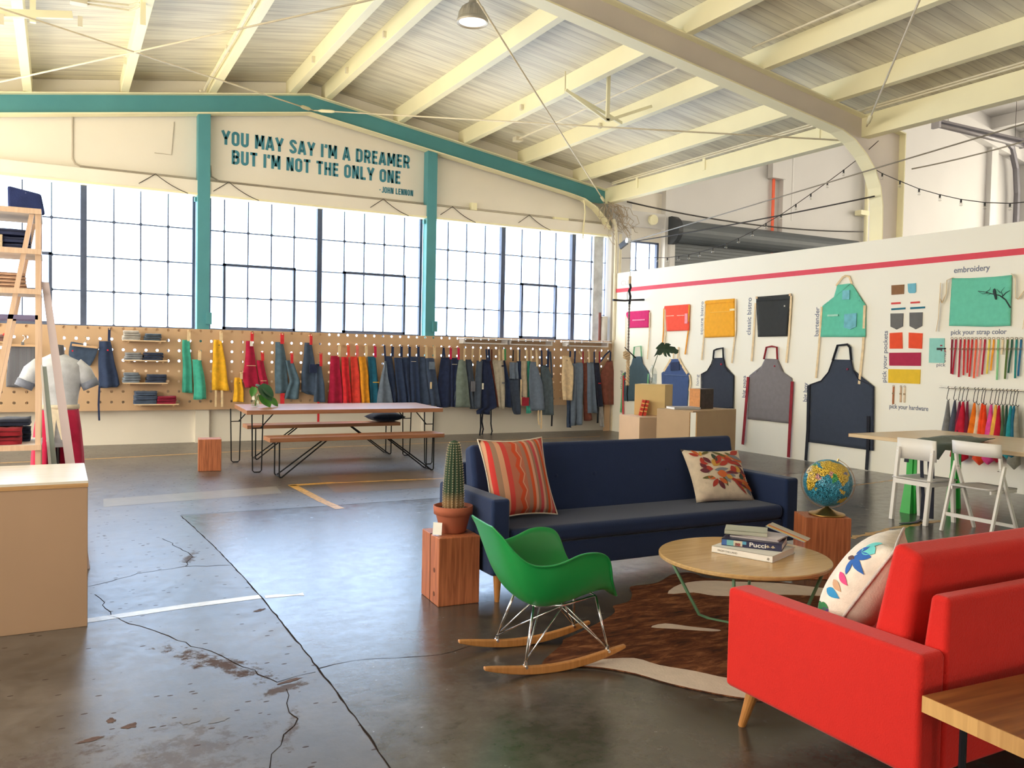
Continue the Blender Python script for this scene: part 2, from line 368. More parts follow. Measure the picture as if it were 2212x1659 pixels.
PATCH = plain('concrete_patch', (128,122,114), .32, var=.1)
MB().add([(.40,9.25,.0008),(2.2,9.45,.0008),(2.25,9.95,.0008),(.42,9.75,.0008)], [(0,1,2,3)]).build('patch', PATCH, floor)
MB().add([(2.75,9.25,.0007),(4.3,9.2,.0007),(4.5,10.6,.0007),(2.9,10.55,.0007)], [(0,1,2,3)]).build('patch', plain('brown_patch', (112,94,78), .3, var=.12), floor)

# ---- walls
w = MB()
w.prism([(-3.2,4.3),(10.5,4.3),(11.1,5.25),(3.915,6.37),(-3.2,5.27)], 'y', 15.2, 15.35)     # gable above the windows
w.span((-3.2,15.1,0), (10.6,15.35,1.30))                                                  # low wall under them
w.span((10.5,15.2,1.3), (10.95,15.35,5.25)); w.span((-3.2,15.2,.9), (-1.92,15.35,4.3))
w.span((10.95,15.2,0), (11.85,15.35,1)); w.span((10.95,15.2,4.15), (11.85,15.35,5.25)); w.span((11.85,15.2,0), (12.15,15.35,5.25))
back = struct(w.build('wall_back', WALLW)); tag(back, 'cream gable wall above and below the steel windows', 'wall')
MB().span((-3.2,15.02,4.18), (10.55,15.2,4.40)).build('header_beam', WALLW, back, bevel=.01)
MB().span((-3.2,15.0,4.15), (10.55,15.2,4.185)).build('header_lip', CREAM, back)
w = MB(); w.span((12.15,15.2,4.3), (17.95,15.35,8.3)); w.span((17.95,15.2,0), (27,15.35,8.3)); w.span((11.1,15.2,5.25), (12.15,15.35,8.3))
w.prism([(11.1,8.25),(27,8.25),(18.5,9.6)], 'y', 15.2, 15.35)
far = struct(w.build('wall_far', GREYW)); tag(far, 'pale grey end wall of the neighbouring hall behind the partition', 'wall')
for x, wd in ((11.9,.26), (15.45,.3), (18.45,.32), (23.6,.3)): MB().span((x,15.05,0), (x+wd,15.2,8.3)).build('pilaster', GREYW, far)
MB().prism([(18.5,9.2),(26.5,7.65),(26.5,7.25),(18.5,8.8)], 'y', 14.95, 15.2).build('rafter', GREYW, far)
pk = [(24.0,8.05),(24.35,7.85),(24.6,7.3),(24.7,6.6),(24.72,4),(24.72,0)]
MB().tube([(x,14.95,z) for x, z in pk], .09, 8).build('pipe', plain('grey_pipe', (120,118,126), .35, .3), far)
MB().span((25.2,14.6,0), (26.0,15.2,8)).build('pilaster', GREYW, far)
w = MB(); w.span((27,-8,0), (27.15,15.35,2.2)); w.span((27,-8,7.6), (27.15,15.35,8.3))
for y in (-8,-2,4,10,14.6): w.span((27,y,0), (27.15,y+.7,8.3))
tag(struct(w.build('wall_right', GREYW)), 'outer side wall of the neighbouring hall', 'wall')
w = MB(); w.span((-3.35,-8,0), (-3.2,15.35,1)); w.span((-3.35,-8,LEFT_TOP), (-3.2,15.35,5.35))
w.span((-3.35,-8,0), (-3.2,LEFT_Y,5.35))
for y in (6.6,11.6,14.9): w.span((-3.35,y,0), (-3.2,y+.45,5.35))
left = struct(w.build('wall_left', WALLW)); tag(left, 'side wall with a long run of tall window openings', 'wall')
w = MB(); w.prism([(-3.2,0),(1.0,0),(1.0,LIGHT_GAP_H),(LIGHT_GAP_X,LIGHT_GAP_H),(LIGHT_GAP_X,0),(11.1,0),(11.1,5.25),(3.915,6.37),(-3.2,5.27)], 'y', -8.15, -8);  # gap in the unseen end wall, added to let in more daylight
w.span((11.1,-8.15,0), (27.15,-8,8.3)); w.span((11.1,-8.15,5.25), (11.2,15.2,8.4))
front = struct(w.build('wall_front', WALLW)); tag(front, 'end wall with an added opening for light opposite the window wall', 'wall')
# ---- roof
w = MB()
for a, b in ((3.915, 11.22), (3.915, -3.39)):
    z0 = roofz(a)+.27; z1 = roofz(b)+.27
    w.hexa([(a,-8.2,z0),(b,-8.2,z1),(b,15.35,z1),(a,15.35,z0),(a,-8.2,z0+.08),(b,-8.2,z1+.08),(b,15.35,z1+.08),(a,15.35,z0+.08)])
ceil = struct(w.build('ceiling', DECK)); tag(ceil, 'pale board roof deck of the gabled hall', 'ceiling')
w = MB()
for a, b in ((18.5, 27.3), (18.5, 11.0)):
    z0 = 9.6; z1 = 9.6-.17*abs(b-a)
    w.hexa([(a,-8.2,z0),(b,-8.2,z1),(b,15.35,z1),(a,15.35,z0),(a,-8.2,z0+.1),(b,-8.2,z1+.1),(b,15.35,z1+.1),(a,15.35,z0+.1)])
nc = struct(w.build('ceiling_neighbour', GREYW)); tag(nc, 'grey roof of the neighbouring hall seen past the column', 'ceiling')
for x in (19.6,21,22.4,23.8,25.2):
    z = 9.6-.17*(x-18.5); MB().span((x-.08,2,z-.34), (x+.08,15.2,z+.0)).build('purlin', GREYW, nc)
for i, x in enumerate((4.23,5.60,6.95,8.27,9.60,3.60,2.27,.935,-.41,-1.75,-3.0)):
    z = roofz(x); sgn = -1 if x > 3.915 else 1
    m = MB(); m.hexa([(x-.06,-8,z+.004+sgn*-.0),(x+.06,-8,z+.004),(x+.06,15.2,z+.004),(x-.06,15.2,z+.004),
                      (x-.06,-8,z+.27-sgn*.009),(x+.06,-8,z+.27+sgn*.009),(x+.06,15.2,z+.27+sgn*.009),(x-.06,15.2,z+.27-sgn*.009)])
    tag(struct(m.build('ceiling_beam', CREAM, bevel=.006)), 'cream roof purlin, %s from the ridge on the %s slope' % (('first','second','third','fourth','fifth','sixth')[i if i < 5 else i-5], 'partition side' if i < 5 else 'shelf side'), 'beam', 'cream roof purlins')
eb = struct(MB().span((10.25,-8,4.84), (10.42,15.05,5.16)).build('ceiling_beam', CREAM, bevel=.008))
tag(eb, 'deep cream eave beam with conduits above the right partition', 'beam')
ec = MB()
for z in (5.19, 5.225): ec.tube([(10.2,-7.9,z),(10.2,14.7,z)], .014, 6)
ec.build('conduit', CONDUIT, eb)
for y in (13.9,11.9,9.3,5.6): MB().span((10.235,y-.035,4.98), (10.25,y+.035,5.25)).build('bracket', CREAM, eb)
# rigid frames
KNEE = [(9.30,roofz(9.30)-.34),(9.75,4.86),(10.02,4.75),(10.26,4.58),(10.46,4.38),(10.58,4.15),(10.64,3.88),(10.65,3.45),(10.65,0)]
def mirror(P): return [(7.83-x, z) for x, z in P]
def frame_poly(right): return [(3.915,6.11),(11.1,roofz(11.1)),(11.1,0)]+KNEE[::-1]+[(3.915,5.77)]
for nm, y, mm, lab in (('roof_frame', 8.42, FRAMEG, 'grey cream arched steel frame crossing the middle of the hall'), ('roof_frame', 1.66, FRAMEG, 'second arched steel frame overhead')):
    fr = MB(); R = frame_poly(True); fr.prism(R, 'y', y+.09, y+.11); fr.prism(mirror(R), 'y', y+.09, y+.11)
    web = struct(fr.build(nm, mm)); tag(web, lab, 'frame')
    f2 = MB()
    for P in (KNEE, mirror(KNEE)):
        pts = [(3.915, 5.77)]+P
        f2.ribbon([(x, y+.10, z) for x, z in pts], .22, .02, (0,1,0))
        s = 1 if P is KNEE else -1
    for a, b in (((3.915,6.11),(11.1,roofz(11.1))), ((3.915,6.11),(-3.27,roofz(11.1)))):
        f2.ribbon([(a[0],y+.10,a[1]),(b[0],y+.10,b[1])], .22, .02, (0,1,0))
    for x in (11.09,-3.26): f2.ribbon([(x,y+.10,roofz(11.1)),(x,y+.10,0)], .22, .02, (0,1,0))
    f2.build('flange', CREAM if y > 5 else mm, web)
# teal frame on the window wall
P = [(3.915,6.09),(10.30,roofz(10.30)-.02),(10.30,4.86),(10.15,4.84),(9.9,4.84),(9.3,4.96),(3.915,5.79)]
fr = MB(); fr.prism(P, 'y', 15.03, 15.09); fr.prism(mirror(P), 'y', 15.03, 15.09)
tf = struct(fr.build('roof_frame', TEAL)); tag(tf, 'teal painted gable frame along the top of the window wall', 'frame')
f2 = MB()
for sgn in (1, -1):
    X = lambda x: x if sgn == 1 else 7.83-x
    f2.ribbon([(3.915,15.04,6.10),(X(10.3),15.04,roofz(10.3)-.01)], .22, .02, (0,1,0))
    f2.ribbon([(3.915,15.04,5.78),(X(9.3),15.04,4.95),(X(9.7),15.04,4.87),(X(10.0),15.04,4.72),(X(10.25),15.04,4.5),(X(10.36),15.04,4.3)], .22, .02, (0,1,0))
f2.build('flange', CREAM, tf)
for x in (2.15, 6.27):
    m = MB(); m.span((x-.10,14.99,1.31), (x+.10,15.19,roofz(x)-.32))
    cl = struct(m.build('column', TEAL, bevel=.008)); tag(cl, 'teal steel post %s' % ('left of the painted quote' if x < 4 else 'right of the painted quote'), 'column')
    MB().span((x-.11,15.0,0), (x+.11,15.1,1.31)).build('foot', WALLW, cl)
    b = MB()
    for z in (4.9,4.45,3.95,3.2): b.tube([(x+.02,14.985,z),(x+.02,15.0,z)], .02, 8)
    b.span((x-.14,15.05,4.05), (x-.10,15.12,4.12)); b.span((x+.04,14.94,2.0), (x+.13,14.99,2.2)); b.build('bracket', TEAL, cl)
cc = struct(MB().span((10.42,14.97,0), (10.92,15.19,4.95)).build('column', GREYW)); tag(cc, 'grey corner column tangled with old wires', 'column')
rnd = random.Random(5); m = MB()
for i in range(26):
    x = 10.15+rnd.random()*.35; p = Vector((x,14.88,4.75+rnd.random()*.1)); pts = [p.copy()]
    for k in range(9):
        p = p+Vector((rnd.uniform(-.10,.16), rnd.uniform(-.03,.03), rnd.uniform(-.16,.05))); p.y = min(14.88, max(14.7, p.y)); pts.append(p.copy())
    m.tube(pts, .006, 4)
m.build('wire_tangle', plain('old_wire', (176,160,140), .7, var=.3), cc)
m = MB(); m.tube([(10.36,14.86,4.5),(10.42,14.85,4.35),(10.44,14.85,4.1),(10.44,14.85,1.95)], .035, 8); m.tube([(10.56,14.86,4.2),(10.56,14.86,1.95)], .03, 8); m.build('conduit', CONDUIT, cc)
# ---- windows
def window(name, x0, x1, z0, z1, mull, cols, rows, vents, label, thin=.009):
    y = 15.24; f = MB()
    for a, b in (((x0,z0),(x1,z0+.04)), ((x0,z1-.04),(x1,z1)), ((x0,z0),(x0+.05,z1)), ((x1-.05,z0),(x1,z1))): f.span((a[0],y-.04,a[1]), (b[0],y+.04,b[1]))
    o = struct(f.build(name, STEEL)); tag(o, label, 'window')
    g = MB(); g.span((x0,y-.003,z0), (x1,y+.003,z1)); g.build('pane', PANE, o)
    for x in mull: MB().span((x-.045,y-.06,z0), (x+.045,y+.05,z1)).build('mullion', STEEL, o)
    mu = MB()
    for x in cols: mu.span((x-thin,y-.015,z0), (x+thin,y+.015,z1))
    for z in rows: mu.span((x0,y-.015,z-thin), (x1,y+.015,z+thin))
    for x in cols:
        for z in rows: mu.box((x,y-.012,z), (.05,.02,.05), rot=Euler((0,PI/4,0)))
    mu.build('muntin', STEEL, o)
    for (a, c, b, d) in vents:
        v = MB()
        for q, r in (((a,c),(b,c+.045)), ((a,d-.045),(b,d)), ((a,c),(a+.04,d)), ((b-.04,c),(b,d))): v.span((q[0],y-.07,q[1]), (r[0],y+.02,r[1]))
        v.build('vent_frame', STEEL, o)
    return o
ROWS = (1.93,2.48,3.03,3.61)
window('window_1', -1.92, 2.05, 1.30, 4.2, (.36,), (-1.3,-.9,-.49,-.09,.80,1.20,1.62), ROWS, [(-1.3,1.93,-.09,3.06)], 'steel framed factory window left of the first teal post')
window('window_2', 2.25, 6.17, 1.30, 4.2, (4.17,), (2.52,2.92,3.32,3.72,4.64,5.02,5.41,5.81), ROWS, [(2.50,1.93,3.74,3.06),(4.62,1.93,5.83,3.06)], 'steel framed factory window between the two teal posts')
window('window_3', 6.37, 10.5, 1.30, 4.2, (7.92,9.60), (6.72,7.12,7.53,8.37,8.8,9.18,10.08), ROWS, [(8.35,1.93,9.2,3.06)], 'steel framed factory window right of the second teal post')
window('window_4', 10.95, 11.85, 1.0, 4.15, (), (11.25,11.62), (1.6,2.2,2.85,3.5), [], 'small white lit window beside the dark roller door')
m = MB(); m.span((10.12,15.2,1.3), (10.36,15.22,4.15)); m.build('dirty_pane', plain('grimy_glass', (206,210,216), .3, var=.2, scale=6), bpy.data.objects['window_3'])
# roller door of the neighbouring hall
d = MB()
for i in range(60):
    z = i*.072; d.span((12.15,15.1,z), (17.9,15.13,z+.062)); d.span((12.15,15.12,z+.06), (17.9,15.125,z+.073))
RD = plain('roller_grey', (92,98,104), .5, var=.06, scale=3)
door = struct(d.build('door_1', RD)); tag(door, 'dark grey roller shutter door showing above the partition', 'door')
m = MB(); m.tube([(12.1,14.98,4.42),(17.95,14.98,4.42)], .25, 20); m.build('drum_housing', RD, door)
m = MB(); m.tube([(11.98,14.98,4.42),(12.1,14.98,4.42)], .31, 20); m.build('drum_end', plain('door_black', (48,52,58), .5), door)
m = MB(); m.span((12.02,15.0,0), (12.15,15.2,4.2)); m.span((17.9,15.0,0), (18.03,15.2,4.2)); m.build('guide_rail', GREYW, door)
m = MB(); m.span((10.95,15.08,4.45), (12.0,15.2,4.78)); lt = struct(m.build('trim_1', GREYW)); tag(lt, 'grey lintel box with a round bell above the small window', 'trim')
MB().tube([(11.55,15.08,4.62),(11.55,15.0,4.62)], .11, 16).build('bell', CREAM, lt)
# ---- partition and its red stripe
p = MB(); p.span((10.46,-8,0), (10.56,14.9,3.36))
part = struct(p.build('wall_partition', PARTW)); tag(part, 'white display partition with a red stripe near its top', 'wall')
MB().span((10.452,-8,2.95), (10.46,14.9,3.03)).build('red_stripe', plain('red_stripe', (222,62,84), .6, var=.03), part)
MB().span((10.44,14.86,0), (10.58,14.92,3.37)).build('end_post', plain('partition_edge', (226,214,190), .6), part)

# ================================================================== furniture
DW = wood('redwood_block', (150,84,54), (196,118,78), 'Z', .5, 10)
OAK = wood('oak_top', (196,158,104), (214,178,124), 'X', .22, 7)
LEGW = wood('leg_wood', (176,118,62), (198,138,78), 'Z', .4)
PLY = plain('plywood_face', (174,142,116), .55, var=.05, scale=2.2, stretch=(1,1,.4)); PLYTOP = wood('birch_top', (216,208,196), (232,226,216), 'X', .3, 5)
PLYEDGE = wood('ply_edge', (176,130,84), (206,164,112), 'X', .6, 14)
BLACKM = plain('black_rod', (30,32,38), .4, .6); CHROME = plain('chrome', (225,225,228), .12, 1.0, var=.01)
PAPERW = plain('paper_white', (240,238,236), .6, var=.02)

def rbox(m, a, b): return m.span(a, b)
def sofa(name, label, loc, rz, Lg, D, zb, za, zs, zt, col, buttons, legs_splay, pill=None):
    t = thing(name, label, 'sofa', loc, rz)
    F = cloth(col[0], col[1], .85, .02)
    aw = .13
    for x in (0, Lg-aw):
        MB().span((x,0,zb), (x+aw,D,za)).build('arm', F, t, bevel=.022, seg=3)
    MB().span((aw,.03,zb), (Lg-aw,D-.02,zb+.17)).build('base_rail', F, t, bevel=.012)
    MB().span((aw+.004,.012,zb+.175), (Lg-aw-.004,D-.26,zs)).build('seat_cushion', F, t, bevel=.04, seg=4)
    yb = D-.145
    bf = MB(); bf.hexa([(aw,yb,zb),(Lg-aw,yb,zb),(Lg-aw,D,zb),(aw,D,zb),(aw,D-.07,zt-.15),(Lg-aw,D-.07,zt-.15),(Lg-aw,D,zt-.15),(aw,D,zt-.15)])
    bf.build('back_frame', F, t, bevel=.02, seg=3)
    bc = MB(); z0 = zs-.03
    bc.hexa([(aw+.006,yb-.20,z0),(Lg-aw-.006,yb-.20,z0),(Lg-aw-.006,yb-.03,z0),(aw+.006,yb-.03,z0),
             (aw+.006,D-.235,zt),(Lg-aw-.006,D-.235,zt),(Lg-aw-.006,D-.115,zt-.035),(aw+.006,D-.115,zt-.035)])
    c = bc.build('back_cushion', F, t, bevel=.035, seg=4)
    if buttons:
        for fx in buttons:
            x = aw+(Lg-2*aw)*fx; f = .52; z = lerp(z0, zt, f); y = lerp(yb-.20, D-.235, f)
            MB().sphere((x,y-.001,z), .014, 10, 6, (1,.5,1)).build('button', F, c)
    for x, sx in ((.09,-1),(Lg-.09,1)):
        for y, sy in ((.09,-1),(D-.10,1)):
            k = legs_splay
            MB().tube([(x+sx*k*.2,y+sy*k,0),(x,y,zb+.01)], [.016,.030], 14).build('leg', LEGW, t)
    return t
sofa('sofa', 'long navy blue sofa with two pillows on slim wooden legs', (2.41,4.70,0), 0, 2.68, .85, .19, .68, .475, .965, ('navy_sofa', (35,50,86)), [.14,.28,.42,.56,.70,.84], .0)
sofa('sofa', 'bright red sofa seen from behind, facing the coffee table', (4.85,2.735,0), PI, 2.30, .935, .185, .615, .46, .945, ('red_sofa', (212,42,36)), None, .06)

# ---- cushions
def pillow(name, label, loc, w, h, t, rot, mat, pinch=.10, piping=None, n=18):
    o = thing(name, label, 'pillow', loc); o.rotation_euler = rot
    def S(u, v, s):
        e = (max(0,1-abs(u)**2.6)*max(0,1-abs(v)**2.6))**.55
        x = w/2*u*(1-pinch*(1-v*v)); z = h/2*v*(1-pinch*(1-u*u))
        return Vector((x, s*t/2*e, z))
    m = MB()
    for s in (-1, 1): m.grid([[S(-1+2*i/n, -1+2*j/n, s) for i in range(n+1)] for j in range(n+1)])
    b = m.build('cover', mat, o, smooth=True)
    bm = bmesh.new(); bm.from_mesh(b.data); bmesh.ops.remove_doubles(bm, verts=bm.verts[:], dist=1e-4); bmesh.ops.recalc_face_normals(bm, faces=bm.faces[:]); bm.to_mesh(b.data); bm.free()
    b.data.polygons.foreach_set('use_smooth', [True]*len(b.data.polygons))
    if piping:
        per = [(-1+2*i/n,-1) for i in range(n)]+[(1,-1+2*i/n) for i in range(n)]+[(1-2*i/n,1) for i in range(n)]+[(-1,1-2*i/n) for i in range(n+1)]
        MB().tube([S(u,v,1) for u, v in per], .006, 6).build('piping', piping, o, smooth=True)
    return o, S
def leafshape(m, S, s, u, v, ang, ln, wd, off=.003, k=6):
    # a pointed leaf lying on a pillow's surface
    ca, sa = math.cos(ang), math.sin(ang); L_ = []; R_ = []
    for i in range(k+1):
        q = i/k; hw = wd*math.sin(PI*q)**.8/2
        for lst, sd in ((L_,1),(R_,-1)):
            uu = u+ca*ln*q-sa*hw*sd; vv = v+sa*ln*q+ca*hw*sd
            p = S(uu, vv, s); lst.append((p.x, p.y+s*off, p.z))
    m.grid([L_, R_])
def stripe_material():
    m, n, l, b = new_mat('woven_stripes')
    t = n.new('ShaderNodeTexCoord'); s = n.new('ShaderNodeSeparateXYZ'); l.new(t.outputs['Generated'], s.inputs[0])
    r = n.new('ShaderNodeValToRGB'); r.color_ramp.interpolation = 'CONSTANT'
    st = [(0,(214,164,136)),(.07,(222,74,72)),(.125,(164,132,112)),(.19,(214,160,130)),(.26,(206,78,74)),(.33,(186,112,92)),(.54,(164,122,106)),(.60,(206,90,58)),(.645,(210,160,138)),
          (.685,(158,122,104)),(.725,(196,84,90)),(.77,(208,162,142)),(.805,(156,120,102)),(.845,(206,88,56)),(.885,(208,150,132)),(.915,(202,92,92))]
    e = r.color_ramp.elements; e[0].position = 0; e[0].color = lin(st[0][1]); e[1].position = st[1][0]; e[1].color = lin(st[1][1])
    for p, c in st[2:]:
        x = e.new(p); x.color = lin(c)
    l.new(s.outputs['X'], r.inputs[0])
    def math2(op, a, b=None, c=None):
        q = n.new('ShaderNodeMath'); q.operation = op
        for i, v in enumerate((a,b,c)):
            if v is None: continue
            if isinstance(v, (int,float)): q.inputs[i].default_value = v
            else: l.new(v, q.inputs[i])
        return q.outputs[0]
    zig = math2('PINGPONG', math2('MULTIPLY', s.outputs['Z'], 5.0), .5)
    base = math2('SUBTRACT', s.outputs['X'], math2('MULTIPLY', zig, .09))
    band = math2('LESS_THAN', math2('ABSOLUTE', math2('SUBTRACT', base, .43)), .028)
    zig2 = math2('LESS_THAN', math2('ABSOLUTE', math2('SUBTRACT', base, .475)), .006)
    m1 = n.new('ShaderNodeMix'); m1.data_type = 'RGBA'; m1.inputs['B'].default_value = lin((204,84,56)); l.new(band, m1.inputs['Factor']); l.new(r.outputs[0], m1.inputs['A'])
    m2 = n.new('ShaderNodeMix'); m2.data_type = 'RGBA'; m2.inputs['B'].default_value = lin((216,160,132)); l.new(zig2, m2.inputs['Factor']); l.new(m1.outputs['Result'], m2.inputs['A'])
    l.new(m2.outputs['Result'], b.inputs['Base Color']); b.inputs['Roughness'].default_value = .95; b.inputs['Specular IOR Level'].default_value = .1
    return m
pillow('pillow', 'red and tan woven stripe pillow in the left corner of the navy sofa', (2.82,5.125,.745), .52, .57, .17, (-.42,0,.03), stripe_material(), .09, cloth('pale_piping', (216,204,190)))
ECRU = cloth('ecru', (222,206,186))
o, S = pillow('pillow', 'cream pillow embroidered with red birds and flowers on the navy sofa', (4.64,5.12,.665), .56, .46, .15, (-.58,.03,-.10), ECRU, .07)
E = {k: plain('thread_'+k, c, .8) for k, c in dict(red=(176,58,48), orange=(206,104,54), maroon=(104,44,58), olive=(104,98,56), slate=(128,134,146), mustard=(206,156,70), green=(52,70,58)).items()}
LV = [('red',-.62,.66,2.6,.24,.10),('orange',-.60,.70,2.0,.24,.10),('maroon',-.52,.62,-1.0,.28,.12),('red',-.58,.60,-1.7,.24,.10),('mustard',-.56,.66,1.2,.20,.08),('olive',-.5,.74,.5,.30,.08),('maroon',-.70,.36,-.9,.22,.12),('red',-.68,.40,-.4,.2,.09),
      ('orange',.05,.72,-.5,.42,.20),('red',.22,.62,-.9,.34,.16),('olive',-.1,.9,-.6,.42,.10),('slate',.42,.70,-.4,.42,.12),('red',.52,.72,.5,.36,.16),('orange',.45,.60,-.3,.46,.14),('maroon',.40,.46,-.5,.42,.12),('red',.30,.40,-.2,.40,.10),('olive',.36,.86,-.9,.3,.10),
      ('mustard',-.28,.22,.9,.34,.22),('red',-.16,.30,1.0,.40,.16),('red',-.06,.24,.5,.34,.14),('slate',-.30,.06,.1,.44,.12),('red',-.34,.10,2.9,.26,.16),('maroon',-.46,.02,2.9,.26,.14),('orange',-.24,-.06,-.2,.30,.22),('slate',.02,-.02,-.4,.36,.12),('red',.10,-.08,.3,.36,.10),('maroon',.10,-.02,-.1,.40,.08),('olive',-.40,-.20,3.2,.30,.08),('red',-.26,-.28,-2.2,.30,.12),('orange',-.22,-.26,-.7,.28,.12),('maroon',-.26,-.34,-1.1,.32,.12),('orange',-.34,-.28,2.8,.22,.10),('olive',-.06,-.18,-1.3,.34,.08),('slate',-.02,-.14,-1.0,.3,.08),('green',-.10,.42,1.7,.30,.12),
      ('mustard',.06,-.16,-.5,.20,.14),('red',.16,-.22,-.55,.62,.12),('red',.3,-.34,-.9,.52,.07),('maroon',.44,-.44,-.5,.36,.06),('orange',.34,-.30,-.2,.48,.08),('red',.55,-.20,.35,.32,.12),('mustard',.58,-.64,.9,.30,.16),('green',.62,-.36,1.4,.26,.12),('orange',.66,-.40,-.8,.34,.14),('slate',.74,-.56,-1.2,.26,.10),('maroon',.52,.22,-.7,.36,.16),('mustard',.44,.16,-.5,.24,.18),('red',.36,.24,-1.2,.24,.18),('orange',.66,.02,-1.2,.3,.12)]
for k in E:
    for c, u, v, a, ln, wd in LV:
        if c == k:
            m = MB(); leafshape(m, S, -1, u, v, a, ln*1.22, wd*1.35, off=.003+.0012*(LV.index((c,u,v,a,ln,wd)) % 4)); m.build('embroidery', E[k], o)
o, S = pillow('pillow', 'white pillow with colourful leaf embroidery leaning on the red sofa back', (2.95,2.36,.67), .48, .50, .25, (.55,0,.58), cloth('white_pillow', (238,226,214)), .05, cloth('grey_piping', (206,194,190)))
for nm, c, lst in (('blue', (40,96,178), [(-.62,.46,2.5,.34,.16),(-.62,.46,3.4,.36,.14),(-.64,.42,4.2,.30,.12),(-.6,.5,1.7,.26,.12)]), ('aqua', (110,206,206), [(-.55,.66,2.9,.34,.22),(-.55,.7,2.0,.24,.18)]), ('pink', (220,70,130), [(-.62,.10,3.3,.30,.12)]),
                   ('tan', (206,160,126), [(-.60,-.08,3.2,.30,.12)]), ('sky', (46,142,200), [(-.58,-.28,2.9,.36,.14)]), ('leaf', (44,122,64), [(-.5,-.56,3.3,.34,.14),(-.62,-.6,2.6,.30,.14)]), ('brown', (92,58,52), [(-.46,.36,2.8,.24,.10)]), ('plum', (96,60,130), [(-.78,-.62,2.2,.2,.1)])):
    for u, v, a, ln, wd in lst:
        m = MB(); leafshape(m, S, 1, u, v, a, ln, wd); m.build('embroidery', plain('thread_'+nm, c, .8), o)
# ---- wood blocks
def block(name, label, cat, loc, rz, w, d, h, crack=False):
    t = thing(name, label, cat, loc, rz)
    MB().span((0,0,0), (w,d,h)).build('body', DW, t, bevel=.006)
    if crack:
        m = MB(); m.span((-.0015,d*.48,0), (.006,d*.5,h+.001)); m.span((-.0015,d*.47,h-.003), (w*.9,d*.49,h+.0015)); m.build('split', plain('split_dark', (48,28,20), .9), t)
        k = MB()
        for y, z in ((d*.25,h*.5),(d*.25,h*.15)): k.tube([(-.0015,y,z),(.002,y,z)], .016, 10)
        k.build('knot', plain('knot', (104,58,36), .6), t)
    return t
block('wood_block', 'reddish solid wood block holding the potted cactus', 'stool', (2.105,4.83,0), -.06, .28, .33, .435, True)
block('wood_block', 'reddish wood block carrying the globe, past the navy sofa end', 'stool', (4.79,4.35,0), -.50, .335, .26, .455)
block('wood_block', 'small brown wood block standing alone left of the picnic table', 'stool', (1.60,11.50,0), -.12, .285, .27, .415)
# ---- cactus
t = thing('potted_cactus', 'tall ribbed cactus in a terracotta pot on the wood block', 'plant', (2.268,4.985,.437))
TERRA = plain('terracotta', (168,92,66), .8, var=.08, bump=.1)
MB().lathe([(.078,0),(.086,.01),(.112,.115),(.114,.118),(.126,.12),(.13,.172),(.122,.174),(.116,.15),(.0,.148)], n=32, cap=False).build('pot', TERRA, t, smooth=True)
MB().lathe([(.0,.150),(.116,.15)], n=24, cap=False).build('soil', plain('soil', (70,52,44), .95, var=.3, scale=60, bump=.6), t)
NR = 15
prof = [(.052,.148),(.060,.17),(.060,.24),(.056,.33),(.050,.42),(.042,.50),(.034,.56),(.022,.587),(.004,.597)]
cm, n, l, b = new_mat('cactus_green')
tcx = n.new('ShaderNodeTexCoord'); sx = n.new('ShaderNodeSeparateXYZ'); l.new(tcx.outputs['Object'], sx.inputs[0])
rp = n.new('ShaderNodeValToRGB'); mrr = n.new('ShaderNodeMapRange'); mrr.inputs['From Min'].default_value = .15; mrr.inputs['From Max'].default_value = .6; l.new(sx.outputs['Z'], mrr.inputs['Value']); l.new(mrr.outputs['Result'], rp.inputs[0])
rp.color_ramp.elements[0].position = .1; rp.color_ramp.elements[0].color = lin((150,120,84)); rp.color_ramp.elements[1].position = .26; rp.color_ramp.elements[1].color = lin((48,74,54)); l.new(rp.outputs[0], b.inputs['Base Color']); b.inputs['Roughness'].default_value = .7
MB().lathe(prof, n=NR*4, ripple=lambda k, z: 1+.13*math.cos(2*PI*k/4), cap=True).build('stem', cm, t, smooth=True)
m = MB()
for i in range(NR):
    a = 2*PI*i/NR; z = .165
    while z < .585:
        for j in range(len(prof)-1):
            if prof[j][1] <= z <= prof[j+1][1]: r = lerp(prof[j][0], prof[j+1][0], (z-prof[j][1])/(prof[j+1][1]-prof[j][1]))*1.13
        c = Vector((r*math.cos(a), r*math.sin(a), z)); o_ = Vector((math.cos(a), math.sin(a), 0)); sd = Vector((-math.sin(a), math.cos(a), 0))
        for d in (o_+sd*.9, o_-sd*.9, o_*1.3+Vector((0,0,.7)), o_-Vector((0,0,.9))):
            q = d.normalized()*.0105; m.add([c+sd*.0018, c-sd*.0018, c+Vector((0,0,.0025)), c+q], [(0,1,3),(1,2,3),(2,0,3)])
        z += .016
s = m.build('spines', plain('spine_pale', (206,190,160), .8), t); s['kind'] = 'stuff'
t = thing('price_card', 'small white price card in a clear stand beside the cactus pot', 'card', (2.135,4.925,.437), -.75)
MB().box((0,-.006,.042), (.06,.003,.078), rot=Euler((-.15,0,0))).build('card', PAPERW, t)
MB().box((0,.0,.036), (.064,.002,.07), rot=Euler((-.15,0,0))).build('holder', glass('acrylic', (.97,.97,.98), .1), t)
MB().span((-.03,-.03,0), (.03,.03,.003)).build('foot', glass('acrylic', (.97,.97,.98), .1), t)
